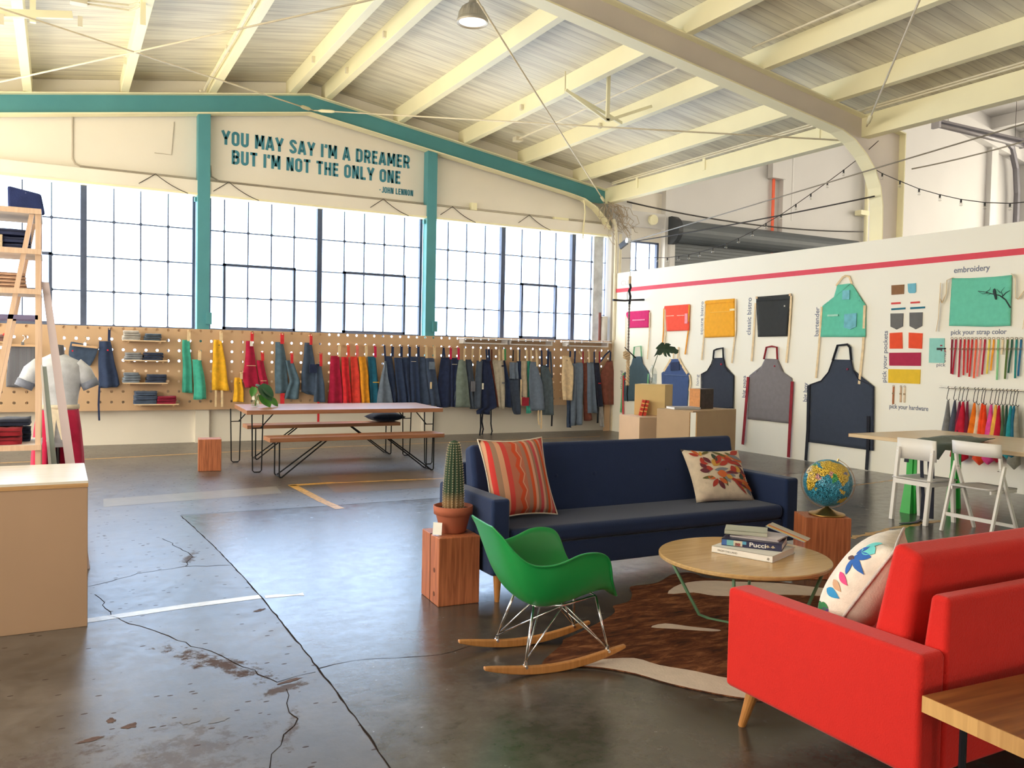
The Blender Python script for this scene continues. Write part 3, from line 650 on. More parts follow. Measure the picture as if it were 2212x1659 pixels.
# ---- green shell rocking chair
def catmull(P, n):
    out = []; k = len(P)-1
    for i in range(n+1):
        t = i/n*k; j = min(int(t), k-1); f = t-j
        p0 = Vector(P[max(j-1,0)]); p1 = Vector(P[j]); p2 = Vector(P[j+1]); p3 = Vector(P[min(j+2,k)])
        out.append(.5*((2*p1)+(-p0+p2)*f+(2*p0-5*p1+4*p2-p3)*f*f+(-p0+3*p1-3*p2+p3)*f**3))
    return out
t = thing('rocking_chair', 'green moulded shell armchair on wire legs and wooden rockers', 'chair', (1.88,3.84,0), -.12)
SP = [(.86,0,.345),(.76,0,.385),(.58,0,.355),(.44,0,.322),(.30,0,.318),(.20,0,.365),(.125,0,.46),(.07,0,.58),(.025,0,.68),(-.01,0,.745)]
ED = [(.83,.21,.362),(.755,.275,.455),(.69,.315,.60),(.53,.322,.625),(.38,.315,.585),(.27,.298,.57),(.175,.275,.585),(.095,.24,.64),(.035,.205,.705),(-.01,.155,.748)]
SP = [(x*.80+.035,y,z) for x, y, z in SP]; ED = [(x*.80+.035,y*.97,z) for x, y, z in ED]
cs = catmull(SP, 40); es = catmull(ED, 40); rows = []
for c, e in zip(cs, es):
    r = []
    for j in range(-14, 15):
        q = abs(j)/14; sg = 1 if j >= 0 else -1
        y = e.y*(1-(1-q)**1.55); zf = q**3.2; xf = q**1.8
        r.append(Vector((lerp(c.x, e.x, xf), sg*y, lerp(c.z, e.z, zf))))
    rows.append(r)
# turned-out lip
for r in rows:
    for a, b_ in ((0,1),(-1,-2)):
        d = (r[a]-r[b_]); out = Vector((0, 1 if r[a].y > 0 else -1, -.35)).normalized()
        r.insert(0, r[0]+out*.016) if a == 0 else r.append(r[-1]+out*.016)
GREEN = plain('green_plastic', (22,142,68), .38, var=.03)
MB().grid(rows).build('shell', GREEN, t, smooth=True, solid=.007, sub=1)
MBk = MB()
for y in (-.16,.16): MBk.tube([(.20,y,.325),(.45,y,.318)], .008, 6)
def rod(m, a, b, r=.0042): m.tube([a, b], r, 8)
wr = MB(); top = {}
for sy in (-1,1):
    yb, yt = sy*.205, sy*.13
    bk, ft = (.20,yb,.075), (.66,yb,.085)
    ta, tb = (.27,yt,.322), (.62,yt,.345)
    rod(wr, bk, ta, .007); rod(wr, ft, tb, .007); rod(wr, bk, (.44,yt,.318)); rod(wr, ft, (.44,yt,.318))
    wr.tube([(.27,yt,.322),(.44,yt,.312),(.62,yt,.345)], .007, 8)
for x, z in ((.20,.075),(.66,.085)):
    rod(wr, (x,-.205,z), (.44,.13,.314)); rod(wr, (x,.205,z), (.44,-.13,.314))
rod(wr, (.27,-.13,.322), (.27,.13,.322)); rod(wr, (.62,-.13,.345), (.62,.13,.345)); rod(wr, (.44,-.13,.314), (.44,.13,.314))
wr.build('wire_base', CHROME, t, smooth=True)
for sy in (-1,1):
    y = sy*.205; R_ = 1.18; up = []; lo = []
    for i in range(25):
        x = -.02+.78*i/24; dx = x-.33; z = R_-math.sqrt(R_*R_-dx*dx); hh = .042*(1-abs((i-12)/12)**4*.6)
        lo.append((x, z)); up.append((x, z+hh))
    q = MB(); q.prism(lo+up[::-1], 'y', y-.015, y+.015); rk = q.build('rocker', LEGW, t, bevel=.006)
    q = MB()
    for x in (.20,.66): q.tube([(x,y-.018,.045 if x < .5 else .075),(x,y+.018,.045 if x < .5 else .075)], .008, 10)
    q.build('bolt', CHROME, rk)
    q = MB()
    for x, z in ((.20,.04),(.66,.07)): q.tube([(x,y,z),(x,y,z+.03)], .009, 8)
    q.build('ferrule', CHROME, rk)
# ---- coffee table and what lies on it
t = thing('coffee_table', 'round oak coffee table with green rod legs on the cowhide', 'table', (3.60,3.73,0))
m = MB(); m.lathe([(.0,.405),(.488,.405),(.5,.412),(.5,.428),(.495,.433),(.0,.433)], n=72, cap=False); m.build('tabletop', OAK, t, smooth=False, bevel=.002)
SAGE = plain('sage_rod', (104,150,116), .45)
for pts in ([(-.33,.30,.405),(-.14,.22,.03),(-.09,.17,.008),(.12,-.25,.008),(.15,-.28,.03),(.28,-.36,.405)], [(.35,.28,.405),(.20,.17,.03),(.15,.14,.008),(-.17,-.14,.008),(-.21,-.17,.03),(-.34,-.28,.405)]):
    MB().tube(catmull(pts, 24)if False else pts, .0095, 10).build('leg', SAGE, t, smooth=True)
def book(name, label, loc, rz, w, d, h, cover, pages=PAPERW, spine=None, cat='book', tilt=None):
    b = thing(name, label, cat, loc, rz)
    if tilt: b.rotation_euler = (tilt[0], tilt[1], rz)
    c = MB(); c.span((-w/2,-d/2,0), (w/2,d/2,.003)); c.span((-w/2,-d/2,h-.003), (w/2,d/2,h)); c.span((-w/2,-d/2,0), (w/2,-d/2+.004,h)); c.build('cover', cover, b)
    MB().span((-w/2+.004,-d/2+.003,.003), (w/2-.004,d/2-.004,h-.003)).build('pages', pages, b)
    return b
def fit_text(body, mt, origin, xd, yd, width, height, parent=None, name='lettering', **k):
    o = text_mesh(name, body, mt, 1, 1, Matrix.Identity(4), parent, **k)
    xs = [v.co.x for v in o.data.vertices]; ys = [v.co.y for v in o.data.vertices]
    a, b_ = min(xs), min(ys); sx_ = width/(max(xs)-a); sy_ = height/(max(ys)-b_)
    o.data.transform(Matrix.Diagonal((sx_, sy_, 1, 1)) @ Matrix.Translation((-a, -b_, 0)))
    o.data.transform(frame(origin, xd, yd))
    return o
INK = plain('ink_grey', (150,146,142), .7); INKB = plain('ink_blue', (92,104,128), .8)
bang = math.atan2(-.35, .17)
b = book('book', 'thick white book at the bottom of the coffee table stack', (3.69,3.745,.434), -1.195, .38, .33, .038, PAPERW)
fit_text('FROM THE LAND', INK, (-.15,-.1665,.013), (1,0,0), (0,0,1), .125, .011, b, depth=.0005)
fit_text('backyard recipes', INK, (.0,-.1365,.013), (1,0,0), (0,0,1), .10, .005, b, depth=.0005) if False else None
MB().box((.165,-.1662,.018), (.012,.0008,.014), rot=Euler((0,.5,0))).build('emblem', INK, b)
NAVYC = plain('navy_cover', (46,48,84), .35)
b = book('book', 'navy book with white title on its spine, second in the stack', (3.745,3.79,.4725), -.93, .35, .27, .042, NAVYC)
fit_text('Pucci', PAPERW, (-.01,-.1365,.009), (1,0,0), (0,0,1), .095, .026, b, depth=.0006, offset=.02)
for nm, c, a0, a1, z0, z1 in (('blue', (70,110,180), -.15,-.125,.004,.034), ('aqua', (120,184,190), -.125,-.09,.004,.034), ('cream', (214,206,186), -.09,-.045,.004,.034), ('red', (196,60,84), -.082,-.055,.005,.02), ('skyblue', (96,170,206), -.045,-.025,.018,.034)):
    MB().span((a0*1.15,-.1362,z0), (a1*1.15,-.135,z1+.002)).build('spine_pattern', plain('print_'+nm, c, .4), b)
m = MB()
for x in (.095,.125):
    for a in (-.6,0,.6): m.prism([(x,.030),(x+.016*math.sin(a)-.004,.030-.016*math.cos(a)),(x+.016*math.sin(a)+.004,.030-.016*math.cos(a))], 'y', -.1363, -.135)
m.build('spine_pattern', plain('print_petal', (206,190,160), .4), b)
b = book('magazine', 'white magazine fanned under the pale green paperback', (3.78,3.80,.515), -1.0, .29, .22, .009, plain('mag_white', (234,226,228), .3), cat='magazine')
b = book('magazine', 'pale magazine lying across the navy book', (3.79,3.785,.5245), -1.15, .28, .21, .007, plain('mag_pale', (226,216,222), .3), cat='magazine')
b = book('book', 'pale green paperback on top of the coffee table stack', (3.73,3.85,.532), -.80, .25, .18, .024, plain('paperback_green', (186,190,176), .5))
t = thing('brochure', 'folded brochure with coloured strips leaning off the book stack', 'brochure', (3.92,3.71,.548), -1.02)
t.rotation_euler = (.0, .30, -1.02)
for i, (c, z) in enumerate((((190,182,170),.012),((206,120,80),.008),((206,196,120),.005),((150,160,190),.002))):
    MB().box((.02-i*.004,.0-i*.012,z), (.24,.075,.003)).build('sheet', plain('sheet_%d' % i, c, .4), t)
# ---- cowhide
def hide_material():
    m, n, l, b = new_mat('cowhide')
    t = n.new('ShaderNodeTexCoord'); mp = n.new('ShaderNodeMapping'); mp.inputs['Rotation'].default_value = (0,0,.5); mp.inputs['Scale'].default_value = (1,3.2,1); l.new(t.outputs['Object'], mp.inputs[0])
    nz = n.new('ShaderNodeTexNoise'); nz.inputs['Scale'].default_value = 5; nz.inputs['Detail'].default_value = 9; nz.inputs['Roughness'].default_value = .72; nz.inputs['Distortion'].default_value = .5; l.new(mp.outputs[0], nz.inputs['Vector'])
    r = n.new('ShaderNodeValToRGB'); e = r.color_ramp.elements; e[0].position = .32; e[0].color = lin((34,22,16)); e[1].position = .72; e[1].color = lin((164,110,74)); q = e.new(.5); q.color = lin((98,54,32)); l.new(nz.outputs['Fac'], r.inputs[0])
    l.new(r.outputs[0], b.inputs['Base Color']); b.inputs['Roughness'].default_value = .85; b.inputs['Specular IOR Level'].default_value = .2
    bp = n.new('ShaderNodeBump'); bp.inputs['Strength'].default_value = .5; bp.inputs['Distance'].default_value = .006
    n3 = n.new('ShaderNodeTexNoise'); n3.inputs['Scale'].default_value = 90; l.new(mp.outputs[0], n3.inputs['Vector']); l.new(n3.outputs['Fac'], bp.inputs['Height']); l.new(bp.outputs[0], b.inputs['Normal'])
    return m
HID = [(2.20,3.70),(2.44,3.90),(2.50,3.97),(2.62,4.02),(3.0,4.22),(3.10,4.33),(3.13,4.38),(3.28,4.42),(3.42,4.58),(3.50,4.70),(3.72,4.70),(3.98,4.84),(4.14,4.82),(4.14,4.66),(4.30,4.52),(4.55,4.36),(4.72,4.12),(5.0,3.95),(5.3,3.55),(5.0,3.2),(4.6,3.0),(4.2,2.95),(3.6,2.9),(3.0,2.83),(2.82,2.93),(2.64,3.19),(2.56,3.38),(2.43,3.54),(2.30,3.62)]
def smooth_loop(P, n=4):
    out = []; k = len(P)
    for i in range(k):
        p0, p1, p2, p3 = [Vector(P[(i+d) % k]+(0,)) for d in (-1,0,1,2)]
        for j in range(n):
            f = j/n; out.append(.5*((2*p1)+(-p0+p2)*f+(2*p0-5*p1+4*p2-p3)*f*f+(-p0+3*p1-3*p2+p3)*f**3))
    return [(v.x, v.y) for v in out]
hp = smooth_loop(HID)
hd = MB().prism(hp, 'z', .003, .008).build('cowhide_rug', hide_material()); tag(hd, 'brown and white cowhide rug spread under the coffee table', 'rug')
HW = plain('hide_white', (212,196,184), .85, var=.06, scale=12, bump=.3, bscale=80)
for P_ in ([(2.26,3.655),(2.43,3.545),(2.56,3.385),(2.64,3.195),(2.82,2.935),(3.0,2.835),(3.45,2.89),(3.4,3.02),(3.1,3.03),(2.95,3.12),(2.85,3.28),(2.74,3.42),(2.68,3.56),(2.50,3.62),(2.36,3.66)],
           [(3.62,4.45),(3.80,4.40),(3.88,4.28),(4.05,4.20),(4.3,4.12),(4.6,3.95),(4.9,3.9),(4.72,4.10),(4.52,4.33),(4.28,4.48),(4.08,4.60),(3.85,4.60)], [(3.08,3.93),(3.2,3.95),(3.3,3.84),(3.42,3.72),(3.36,3.72),(3.2,3.84)]):
    MB().prism(smooth_loop(P_, 3), 'z', .0081, .0094).build('white_patch', HW, hd)
# ---- globe
t = thing('globe', 'blue and yellow desk globe on a brass foot on the wood block', 'globe', (5.03,4.37,.456))
BRASS = plain('brass', (176,140,84), .3, .9, var=.08)
MB().lathe([(.0,.0),(.128,.0),(.132,.006),(.126,.012),(.09,.020),(.04,.042),(.018,.053),(.012,.062),(.0,.062)], n=40, cap=False).build('foot', BRASS, t, smooth=True)
POLY = [[(-6,36),(10,37),(20,32),(33,31),(43,12),(51,11),(40,-5),(40,-18),(32,-30),(20,-35),(14,-22),(9,0),(8,5),(-8,5),(-17,15)],[(-9,43),(-2,48),(8,54),(10,58),(6,62),(20,70),(40,68),(70,72),(105,77),(140,72),(178,68),(160,60),(140,54),(135,43),(122,38),(121,30),(108,20),(106,10),(100,14),(97,18),(88,22),(80,14),(77,8),(72,20),(62,25),(57,26),(52,17),(44,13),(39,22),(34,30),(36,37),(28,37),(20,40),(12,45),(3,42)],[(114,-22),(122,-18),(131,-12),(142,-11),(153,-28),(147,-38),(130,-32),(116,-34)],[(96,5),(105,-5),(118,-8),(118,2),(109,2)],[(44,-16),(50,-16),(47,-25),(44,-22)]]
REG = [('land_green', [(70,35),(78,34),(88,26),(88,22),(80,14),(77,8),(72,20)]),('land_pink', [(60,37),(62,25),(70,25),(71,35)]),('land_green', [(-6,36),(10,37),(10,30),(-6,28)]),('land_pink', [(34,18),(42,14),(51,11),(43,3),(34,4)]),('land_violet', [(108,50),(120,50),(120,42),(100,42)]),('land_green', [(-10,36),(3,42),(3,50),(-5,49)])]
def inside(p, P):
    r = False; j = len(P)-1
    for i in range(len(P)):
        if (P[i][1] > p[1]) != (P[j][1] > p[1]) and p[0] < (P[j][0]-P[i][0])*(p[1]-P[i][1])/(P[j][1]-P[i][1])+P[i][0]: r = not r
        j = i
    return r
m = MB(); nu, nv, GR = 150, 90, .173
GM = [plain('sea', (60,150,184), .28, var=.06), plain('land_yellow', (226,190,72), .3, var=.08, scale=40), plain('land_green', (70,160,96), .3), plain('land_pink', (206,150,150), .3), plain('land_violet', (140,140,176), .3)]
names = ['sea','land_yellow','land_green','land_pink','land_violet']
for i in range(nv):
    for j in range(nu):
        P_ = []
        for a, b_ in ((0,0),(0,1),(1,1),(1,0)):
            la = -PI/2+PI*(i+a)/nv; lo = 2*PI*(j+b_)/nu; P_.append((GR*math.cos(la)*math.cos(lo), GR*math.cos(la)*math.sin(lo), GR*math.sin(la)))
        lat = -90+180*(i+.5)/nv; lon = (360*(j+.5)/nu+180) % 360-180; k = 0
        if any(inside((lon,lat), q) for q in POLY):
            k = 1
            for nm, q in REG:
                if inside((lon,lat), q): k = names.index(nm)
        m.cur = k; m.add(P_, [(0,1,2,3)])
ball = m.build('ball', GM, t)
bm = bmesh.new(); bm.from_mesh(ball.data); bmesh.ops.remove_doubles(bm, verts=bm.verts[:], dist=1e-5); bm.to_mesh(ball.data); bm.free(); ball.data.polygons.foreach_set('use_smooth', [True]*len(ball.data.polygons))
yaw = math.atan2(-4.46, -5.0)
ball.location = (0,0,.238); ball.rotation_mode = 'XYZ'
view = Vector((-5.0,-4.46,0)).normalized(); rgt = view.cross(Vector((0,0,1)))*-1
ball.matrix_local = Matrix.Translation((0,0,.238)) @ Matrix.Rotation(.36, 4, -view) @ Matrix.Rotation(yaw-math.radians(70), 4, 'Z')
m = MB(); rr_ = [Vector((0,0,.238))+.187*(Vector((0,0,1))*math.cos(q)+Vector((-view.y,view.x,0))*math.sin(q)) for q in [.36+PI*1.55*i/40 for i in range(41)]]
m.ribbon(rr_, .008, .003, view); m.build('meridian_arm', BRASS, t)
m = MB(); ax = Vector((0,0,1))*math.cos(.36)+Vector((-view.y,view.x,0))*math.sin(.36)
m.tube([Vector((0,0,.238))+ax*.17, Vector((0,0,.238))+ax*.195], .006, 8); m.build('pivot', BRASS, t)
# ---- wooden console at the right edge
t = thing('console_table', 'brown plank side table with black rod legs behind the red sofa', 'table', (2.50,1.76,0), -.06)
MB().span((0,-.40,.452), (1.5,0,.508)).build('tabletop', wood('walnut_plank', (112,66,36), (150,96,52), 'X', .4, 6), t, bevel=.004)
MB().span((-.002,-.398,.453), (.0015,-.20,.507)).build('end_grain', wood('end_pale', (188,140,82), (206,158,98), 'Z', .5), t); MB().span((-.0016,-.2,.453), (.002,-.002,.507)).build('end_grain', wood('end_pale2', (206,158,96), (220,172,108), 'Z', .5), t)
for x in (.14,1.36):
    for y in (-.36,-.05): MB().tube([(x,y,0),(x,y,.452)], .012, 10).build('leg', BLACKM, t)
# ---- picnic table and benches
WT = wood('fir_plank', (150,100,72), (178,124,90), 'X', .32, 6)
def hairpin(m, a, b, ztop, spread, r=.0085):
    # a closed loop leg: two rods joined by a round foot
    m.tube([(a[0]-spread[0],a[1]-spread[1],ztop),(b[0]-spread[0]*.8,b[1]-spread[1]*.8,.03),(b[0]-spread[0]*.5,b[1]-spread[1]*.5,.009),(b[0]+spread[0]*.5,b[1]+spread[1]*.5,.009),(b[0]+spread[0]*.8,b[1]+spread[1]*.8,.03),(a[0]+spread[0],a[1]+spread[1],ztop)], r, 8)
t = thing('picnic_table', 'long wooden table with black hairpin legs by the pegboard', 'table', (0,0,0))
MB().hexa([(2.12,11.05,.76),(4.82,11.0,.76),(4.93,12.3,.76),(2.2,12.35,.76),(2.12,11.05,.815),(4.82,11.0,.815),(4.93,12.3,.815),(2.2,12.35,.815)]).build('tabletop', WT, t, bevel=.004)
for x, y, sx in ((2.27,11.13,1),(2.20,12.25,1),(4.66,11.13,-1),(4.74,12.2,-1)):
    m = MB(); hairpin(m, (x,y), (x,y), .76, (.07,0)); m.tube([(x-.07,y,.58),(x+.07,y,.58)], .007, 6); m.tube([(x+.04*sx,y,.58),(x+.2*sx,y+.0,.76)], .008, 6); m.build('leg', BLACKM, t)
def bench(label, x0, x1, y0, y1):
    t = thing('bench', label, 'bench', (0,0,0))
    MB().span((x0,y0,.455), (x1,y1,.508)).build('seat', WT, t, bevel=.004)
    for xa, s in ((x0+.13,1),(x1-.13,-1)):
        m = MB()
        for y in (y0+.06,y1-.06):
            m.tube([(xa,y,.455),(xa,y,.03),(xa+.012*s,y,.010),(xa+.03*s,y,.012),(xa+.62*s,y+(.06 if y < (y0+y1)/2 else -.06),.455)], .0095, 8)
        m.tube([(xa+.02*s,y0+.06,.012),(xa+.02*s,y1-.06,.012)], .009, 6)
        m.build('leg', BLACKM, t)
bench('wooden bench with black rod legs on the near side of the picnic table', 2.29, 4.62, 10.48, 10.86)
bench('wooden bench carrying a dark cushion on the pegboard side of the table', 2.38, 4.70, 12.36, 12.72)
pillow('cushion', 'dark navy cushion lying flat on the far bench', (4.50,12.52,.585), .56, .34, .15, (PI/2,0,.1), cloth('dark_cushion', (30,38,60)), .05)
# ---- jar with cutting on the picnic table
LEAFG = plain('leaf_green', (70,132,52), .4, var=.2); LEAFD = plain('leaf_dark', (40,84,56), .35, var=.2); LEAFB = plain('leaf_blue', (110,142,150), .3, var=.15)
def heart_leaf(m, c, d, up, ln, wd):
    c = Vector(c); d = Vector(d).normalized(); up = Vector(up).normalized(); sd = d.cross(up).normalized(); up = sd.cross(d); rows = []
    for i in range(9):
        q = i/8; hw = wd*(math.sin(PI*(q*.86+.14))**.8)/2 if q < 1 else 0
        rows.append([c+d*ln*q+sd*hw*s+up*(abs(s)*hw*.35-ln*.12*q*q) for s in (-1,-.5,0,.5,1)])
    m.grid(rows)
t = thing('plant_jar', 'glass jar with a leafy green cutting on the picnic table', 'plant', (2.36,11.72,.816))
MB().lathe([(.045,.002),(.055,.006),(.055,.12),(.042,.15),(.042,.175),(.045,.175)], n=24, cap=False).build('jar', glass('jar_glass', (.86,.93,.88), .14), t, smooth=True)
m = MB(); m.tube([(0,0,.01),(.02,0,.12),(.06,-.02,.22),(.12,-.04,.26)], .004, 6); m.tube([(.01,0,.02),(0,.01,.14),(-.02,0,.24),(.02,-.02,.30)], .004, 6); m.tube([(-.01,0,.02),(.03,-.02,.16),(.10,-.03,.16),(.2,-.05,.08)], .004, 6); m.build('stem', LEAFG, t)
for c, d, up, ln, wd, mt in (((.05,-.03,.29),(.7,-.4,-.9),(.3,-1,.4),.26,.20,LEAFD),((-.02,-.02,.27),(-.3,-.3,-.9),(-.1,-1,.3),.14,.10,LEAFG),((.0,0,.30),(.5,-.2,-.3),(0,-.5,1),.14,.07,LEAFB),((.06,-.03,.17),(.6,-.3,-.75),(.2,-1,.4),.22,.17,LEAFG),((.17,-.05,.12),(.9,-.1,-.75),(.2,-1,.5),.17,.10,LEAFG),((.1,-.04,.26),(.8,-.3,-.7),(.3,-1,.3),.18,.12,LEAFD)):
    m = MB(); heart_leaf(m, c, d, up, ln, wd); m.build('leaf', mt, t, smooth=True)
# ---- big plywood plinth at the left edge
t = thing('plinth', 'large plywood display plinth with a pale top at the left edge', 'plinth', (0,0,0))
MB().span((-1.25,5.33,0), (.15,6.14,.80)).build('body', PLY, t, bevel=.003)
MB().span((-1.252,5.327,.80), (.152,6.143,.836)).build('top', [PLYTOP], t, bevel=.002)
MB().span((-1.252,5.325,.80), (.152,5.3275,.822)).build('ply_edge', PLYEDGE, t)
# ---- ladder shelf
LW = wood('shelf_pine', (216,182,154), (230,200,174), 'Z', .5)
LB = plain('shelf_white', (232,222,214), .6)
t = thing('ladder_shelf', 'tall A-frame pine shelf stacked with folded aprons', 'shelf', (0,0,0))
for y in (6.62,7.12):
    MB().span((-.137,y-.02,0), (-.103,y+.02,2.50)).build('upright', LW, t)
    m = MB(); m.hexa([(-.612,y-.02,0),(-.58,y-.02,0),(-.58,y+.02,0),(-.612,y+.02,0),(-.172,y-.02,2.48),(-.142,y-.02,2.48),(-.142,y+.02,2.48),(-.172,y+.02,2.48)]); m.build('slanted_leg', LW, t)
    MB().span((-.40,y-.02,1.77), (-.12,y+.02,1.80)).build('brace', plain('brace_violet', (120,112,150), .5), t)
for z, x0 in ((2.485,-.9),(2.215,-.9),(1.945,-.9),(.885,-1.2)):
    m = MB(); m.span((x0,6.58,z), (-.10,7.14,z+.03)); sh = m.build('board', LB, t); MB().span((x0,6.575,z-.004), (-.10,6.58,z+.032)).build('front_edge', LW, sh)
def folded(label, c, d, col, seed, cat='folded apron', group=None, band=None, rz=0, name='folded_apron'):
    rnd = random.Random(seed); t = thing(name, label, cat, c, rz, group)
    rows = []; n = 10
    w, dp, h = d
    prof = [(-.5,0),(-.5,.35),(-.47,.8),(-.3,1.0),(0,1.02),(.3,1.0),(.46,.85),(.5,.4),(.48,0)]
    for i in range(n+1):
        x = -w/2+w*i/n; wob = rnd.uniform(-.05,.05)*h; e = (1-.10*abs(2*i/n-1)**6)
        rows.append([(x+rnd.uniform(-.004,.004), p*dp*e+rnd.uniform(-.003,.003), max(0, q*h*.94*(1+rnd.uniform(-.06,.04))+min(0,wob)*(q > .1))) for p, q in prof])
    m = MB(); m.grid(rows); k = len(prof); m.f += [tuple(range(k)), tuple(n*k+i for i in range(k))[::-1]]; m.mi += [0,0]
    f = m.build('fold', cloth(*col), t, smooth=True)
    s = MB(); s.span((-w*.47,-dp/2-.001,h*.42), (w*.47,-dp/2+.004,h*.56)); s.build('crease_shade', cloth(col[0]+'_dark', tuple(int(v*.7) for v in col[1])), t)  # shade of the fold painted as a strip of darker cloth
    if band:
        b_ = MB(); b_.ribbon([(band[1],-dp*.52,.0),(band[1],-dp*.53,h*.5),(band[1],-dp*.50,h*.95),(band[1],-dp*.2,h*1.06)], .035, .006, (1,0,0)); b_.build('tie', cloth(*band[0]), t)
    return t
CR = ('cream_tie', (226,206,176))
NV = ('fold_navy', (52,60,92)); RD_ = ('fold_red', (150,40,52)); TN = ('fold_tan', (214,176,150)); DK = ('fold_dark', (40,46,66))
for i, h in enumerate((.05,.045,.05)):
    folded('%s folded navy apron on the second shelf of the pine ladder shelf' % ('lowest','middle','topmost')[i], (-.32,6.86,2.246+i*.05), (.30,.30,h), NV, 70+i, group='navy aprons on the ladder shelf', band=(CR,-.03) if i < 2 else None)
for i in range(5):
    folded('%s tan folded apron on the third shelf of the pine ladder shelf' % ('lowest','second lowest','middle','second highest','topmost')[i], (-.34,6.86,1.976+i*.024), (.30-.01*i,.30,.024), TN, 80+i, group='tan aprons on the ladder shelf', rz=.03*i)
for i in range(2): folded('%s dark red folded apron on the low ladder shelf board' % ('lower','upper, cream tied,')[i], (-.37,6.82,.916+i*.06), (.30,.34,.06), RD_, 90+i, group='red aprons on the low ladder shelf', band=(CR,-.02) if i else None)
for i in range(3): folded('%s navy black apron folded behind the red pile' % ('lowest','middle','topmost')[i], (-.32,6.93 if i < 2 else 6.86,.916+i*.055 if i < 2 else 1.04), (.30,.16 if i < 2 else .30,.05), DK, 95+i, group='dark aprons on the low ladder shelf')
t = thing('tote', 'upright navy padded case standing on top of the ladder shelf', 'case', (-.205,6.86,2.516), .12)
MB().hexa([(-.10,-.03,0),(.125,-.03,-.0),(.125,.03,0),(-.10,.03,0),(-.105,-.02,.18),(.10,-.02,.145),(.10,.02,.145),(-.105,.02,.18)]).build('body', cloth('case_navy', (50,62,112)), t, bevel=.015, seg=3)
MB().span((.0,-.022,.138), (.006,.022,.142)).build('zip', plain('zip_light', (150,156,196), .4), t)
t = thing('plank', 'pale mauve board leaning beside the ladder shelf', 'board')
m = MB(); m.hexa([(.135,6.72,.0),(.205,6.72,.0),(.205,6.75,.0),(.135,6.75,.0),(-.100,6.62,2.03),(-.055,6.62,2.03),(-.055,6.64,2.03),(-.100,6.64,2.03)]); m.build('board', plain('mauve_board', (216,200,204), .6, var=.02), t)
t = thing('plank', 'grey green metal channel leaning next to the mauve board', 'board')
m = MB(); m.hexa([(.02,6.78,0),(.065,6.78,0),(.065,6.83,0),(.02,6.83,0),(-.098,6.68,1.45),(-.07,6.68,1.45),(-.07,6.72,1.45),(-.098,6.72,1.45)]); m.build('channel', plain('grey_green_metal', (156,170,164), .4, .3), t)
m = MB(); m.hexa([(-.005,6.775,0),(.02,6.775,0),(.02,6.83,0),(-.005,6.83,0),(-.108,6.675,1.46),(-.095,6.675,1.46),(-.095,6.72,1.46),(-.108,6.72,1.46)]); m.build('flange', plain('white_metal', (226,226,226), .4), t)
# ---- dress form
t = thing('dress_form', 'headless dress form in a grey tee shirt and crimson apron', 'dress form', (.0,8.5,0), .0)
TEE = cloth('tee_grey', (206,210,220)); CUFF = cloth('cuff_grey', (128,134,152)); CRIM = cloth('form_crimson', (190,36,76)); CREAMC = cloth('form_cream', (232,218,196))
prof = [(.155,.74),(.165,.85),(.145,.97),(.135,1.05),(.150,1.18),(.172,1.28),(.185,1.36),(.180,1.42),(.150,1.465),(.085,1.50),(.055,1.52)]
MB().lathe([(r, z) for r, z in prof], n=36, sx=1.12, sy=.72).build('shirt', TEE, t, smooth=True)
MB().lathe([(.052,1.50),(.050,1.57),(.045,1.60),(.0,1.605)], n=20, cap=False).build('neck', plain('neck_dark', (96,96,104), .6), t, smooth=True)
for s in (-1,1):
    MB().tube([(s*.13,0,1.425),(s*.20,0,1.36),(s*.245,-.01,1.27)], [.075,.078,.070], 16).build('sleeve', TEE, t, smooth=True)
    MB().tube([(s*.24,-.01,1.285),(s*.268,-.012,1.225)], [.074,.072], 16).build('cuff', CUFF, t, smooth=True)
sk = []
for i, (r, z) in enumerate(((.145,1.03),(.165,.85),(.18,.65),(.19,.45),(.195,.32))):
    sk.append([(r*1.12*math.cos(a)*(1+.03*math.sin(9*a)*i/3), r*.8*math.sin(a)*(1+.03*math.sin(9*a)*i/3), z) for a in [(-PI/2+.42)+(2*PI-.84)*k/40 for k in range(41)]])
MB().grid(sk).build('apron', CRIM, t, smooth=True, solid=.006)
MB().lathe([(.150,1.035),(.153,1.06),(.150,1.075)], n=36, sx=1.12, sy=.76, cap=False).build('waist_tie', CREAMC, t, smooth=True, solid=.004)
m = MB(); m.ribbon([(.01,-.125,1.04),(.03,-.14,.9),(.06,-.15,.78)], .07, .004, (1,0,0)); m.ribbon([(-.03,-.125,1.04),(-.05,-.14,.9),(-.06,-.15,.76)], .06, .004, (1,0,0)); m.build('tie_tail', CREAMC, t)
MB().lathe([(.12,.70),(.125,.78),(.13,.9)], n=30, sx=1.1, sy=.72).build('tee_hem', TEE, t, smooth=True)
MB().tube([(0,0,.04),(0,0,.75)], .018, 12).build('pole', plain('stand_black', (40,40,44), .4), t); MB().lathe([(.0,0),(.17,0),(.17,.02),(.03,.05),(.0,.05)], n=30, cap=False).build('base', plain('stand_black', (40,40,44), .4), t)

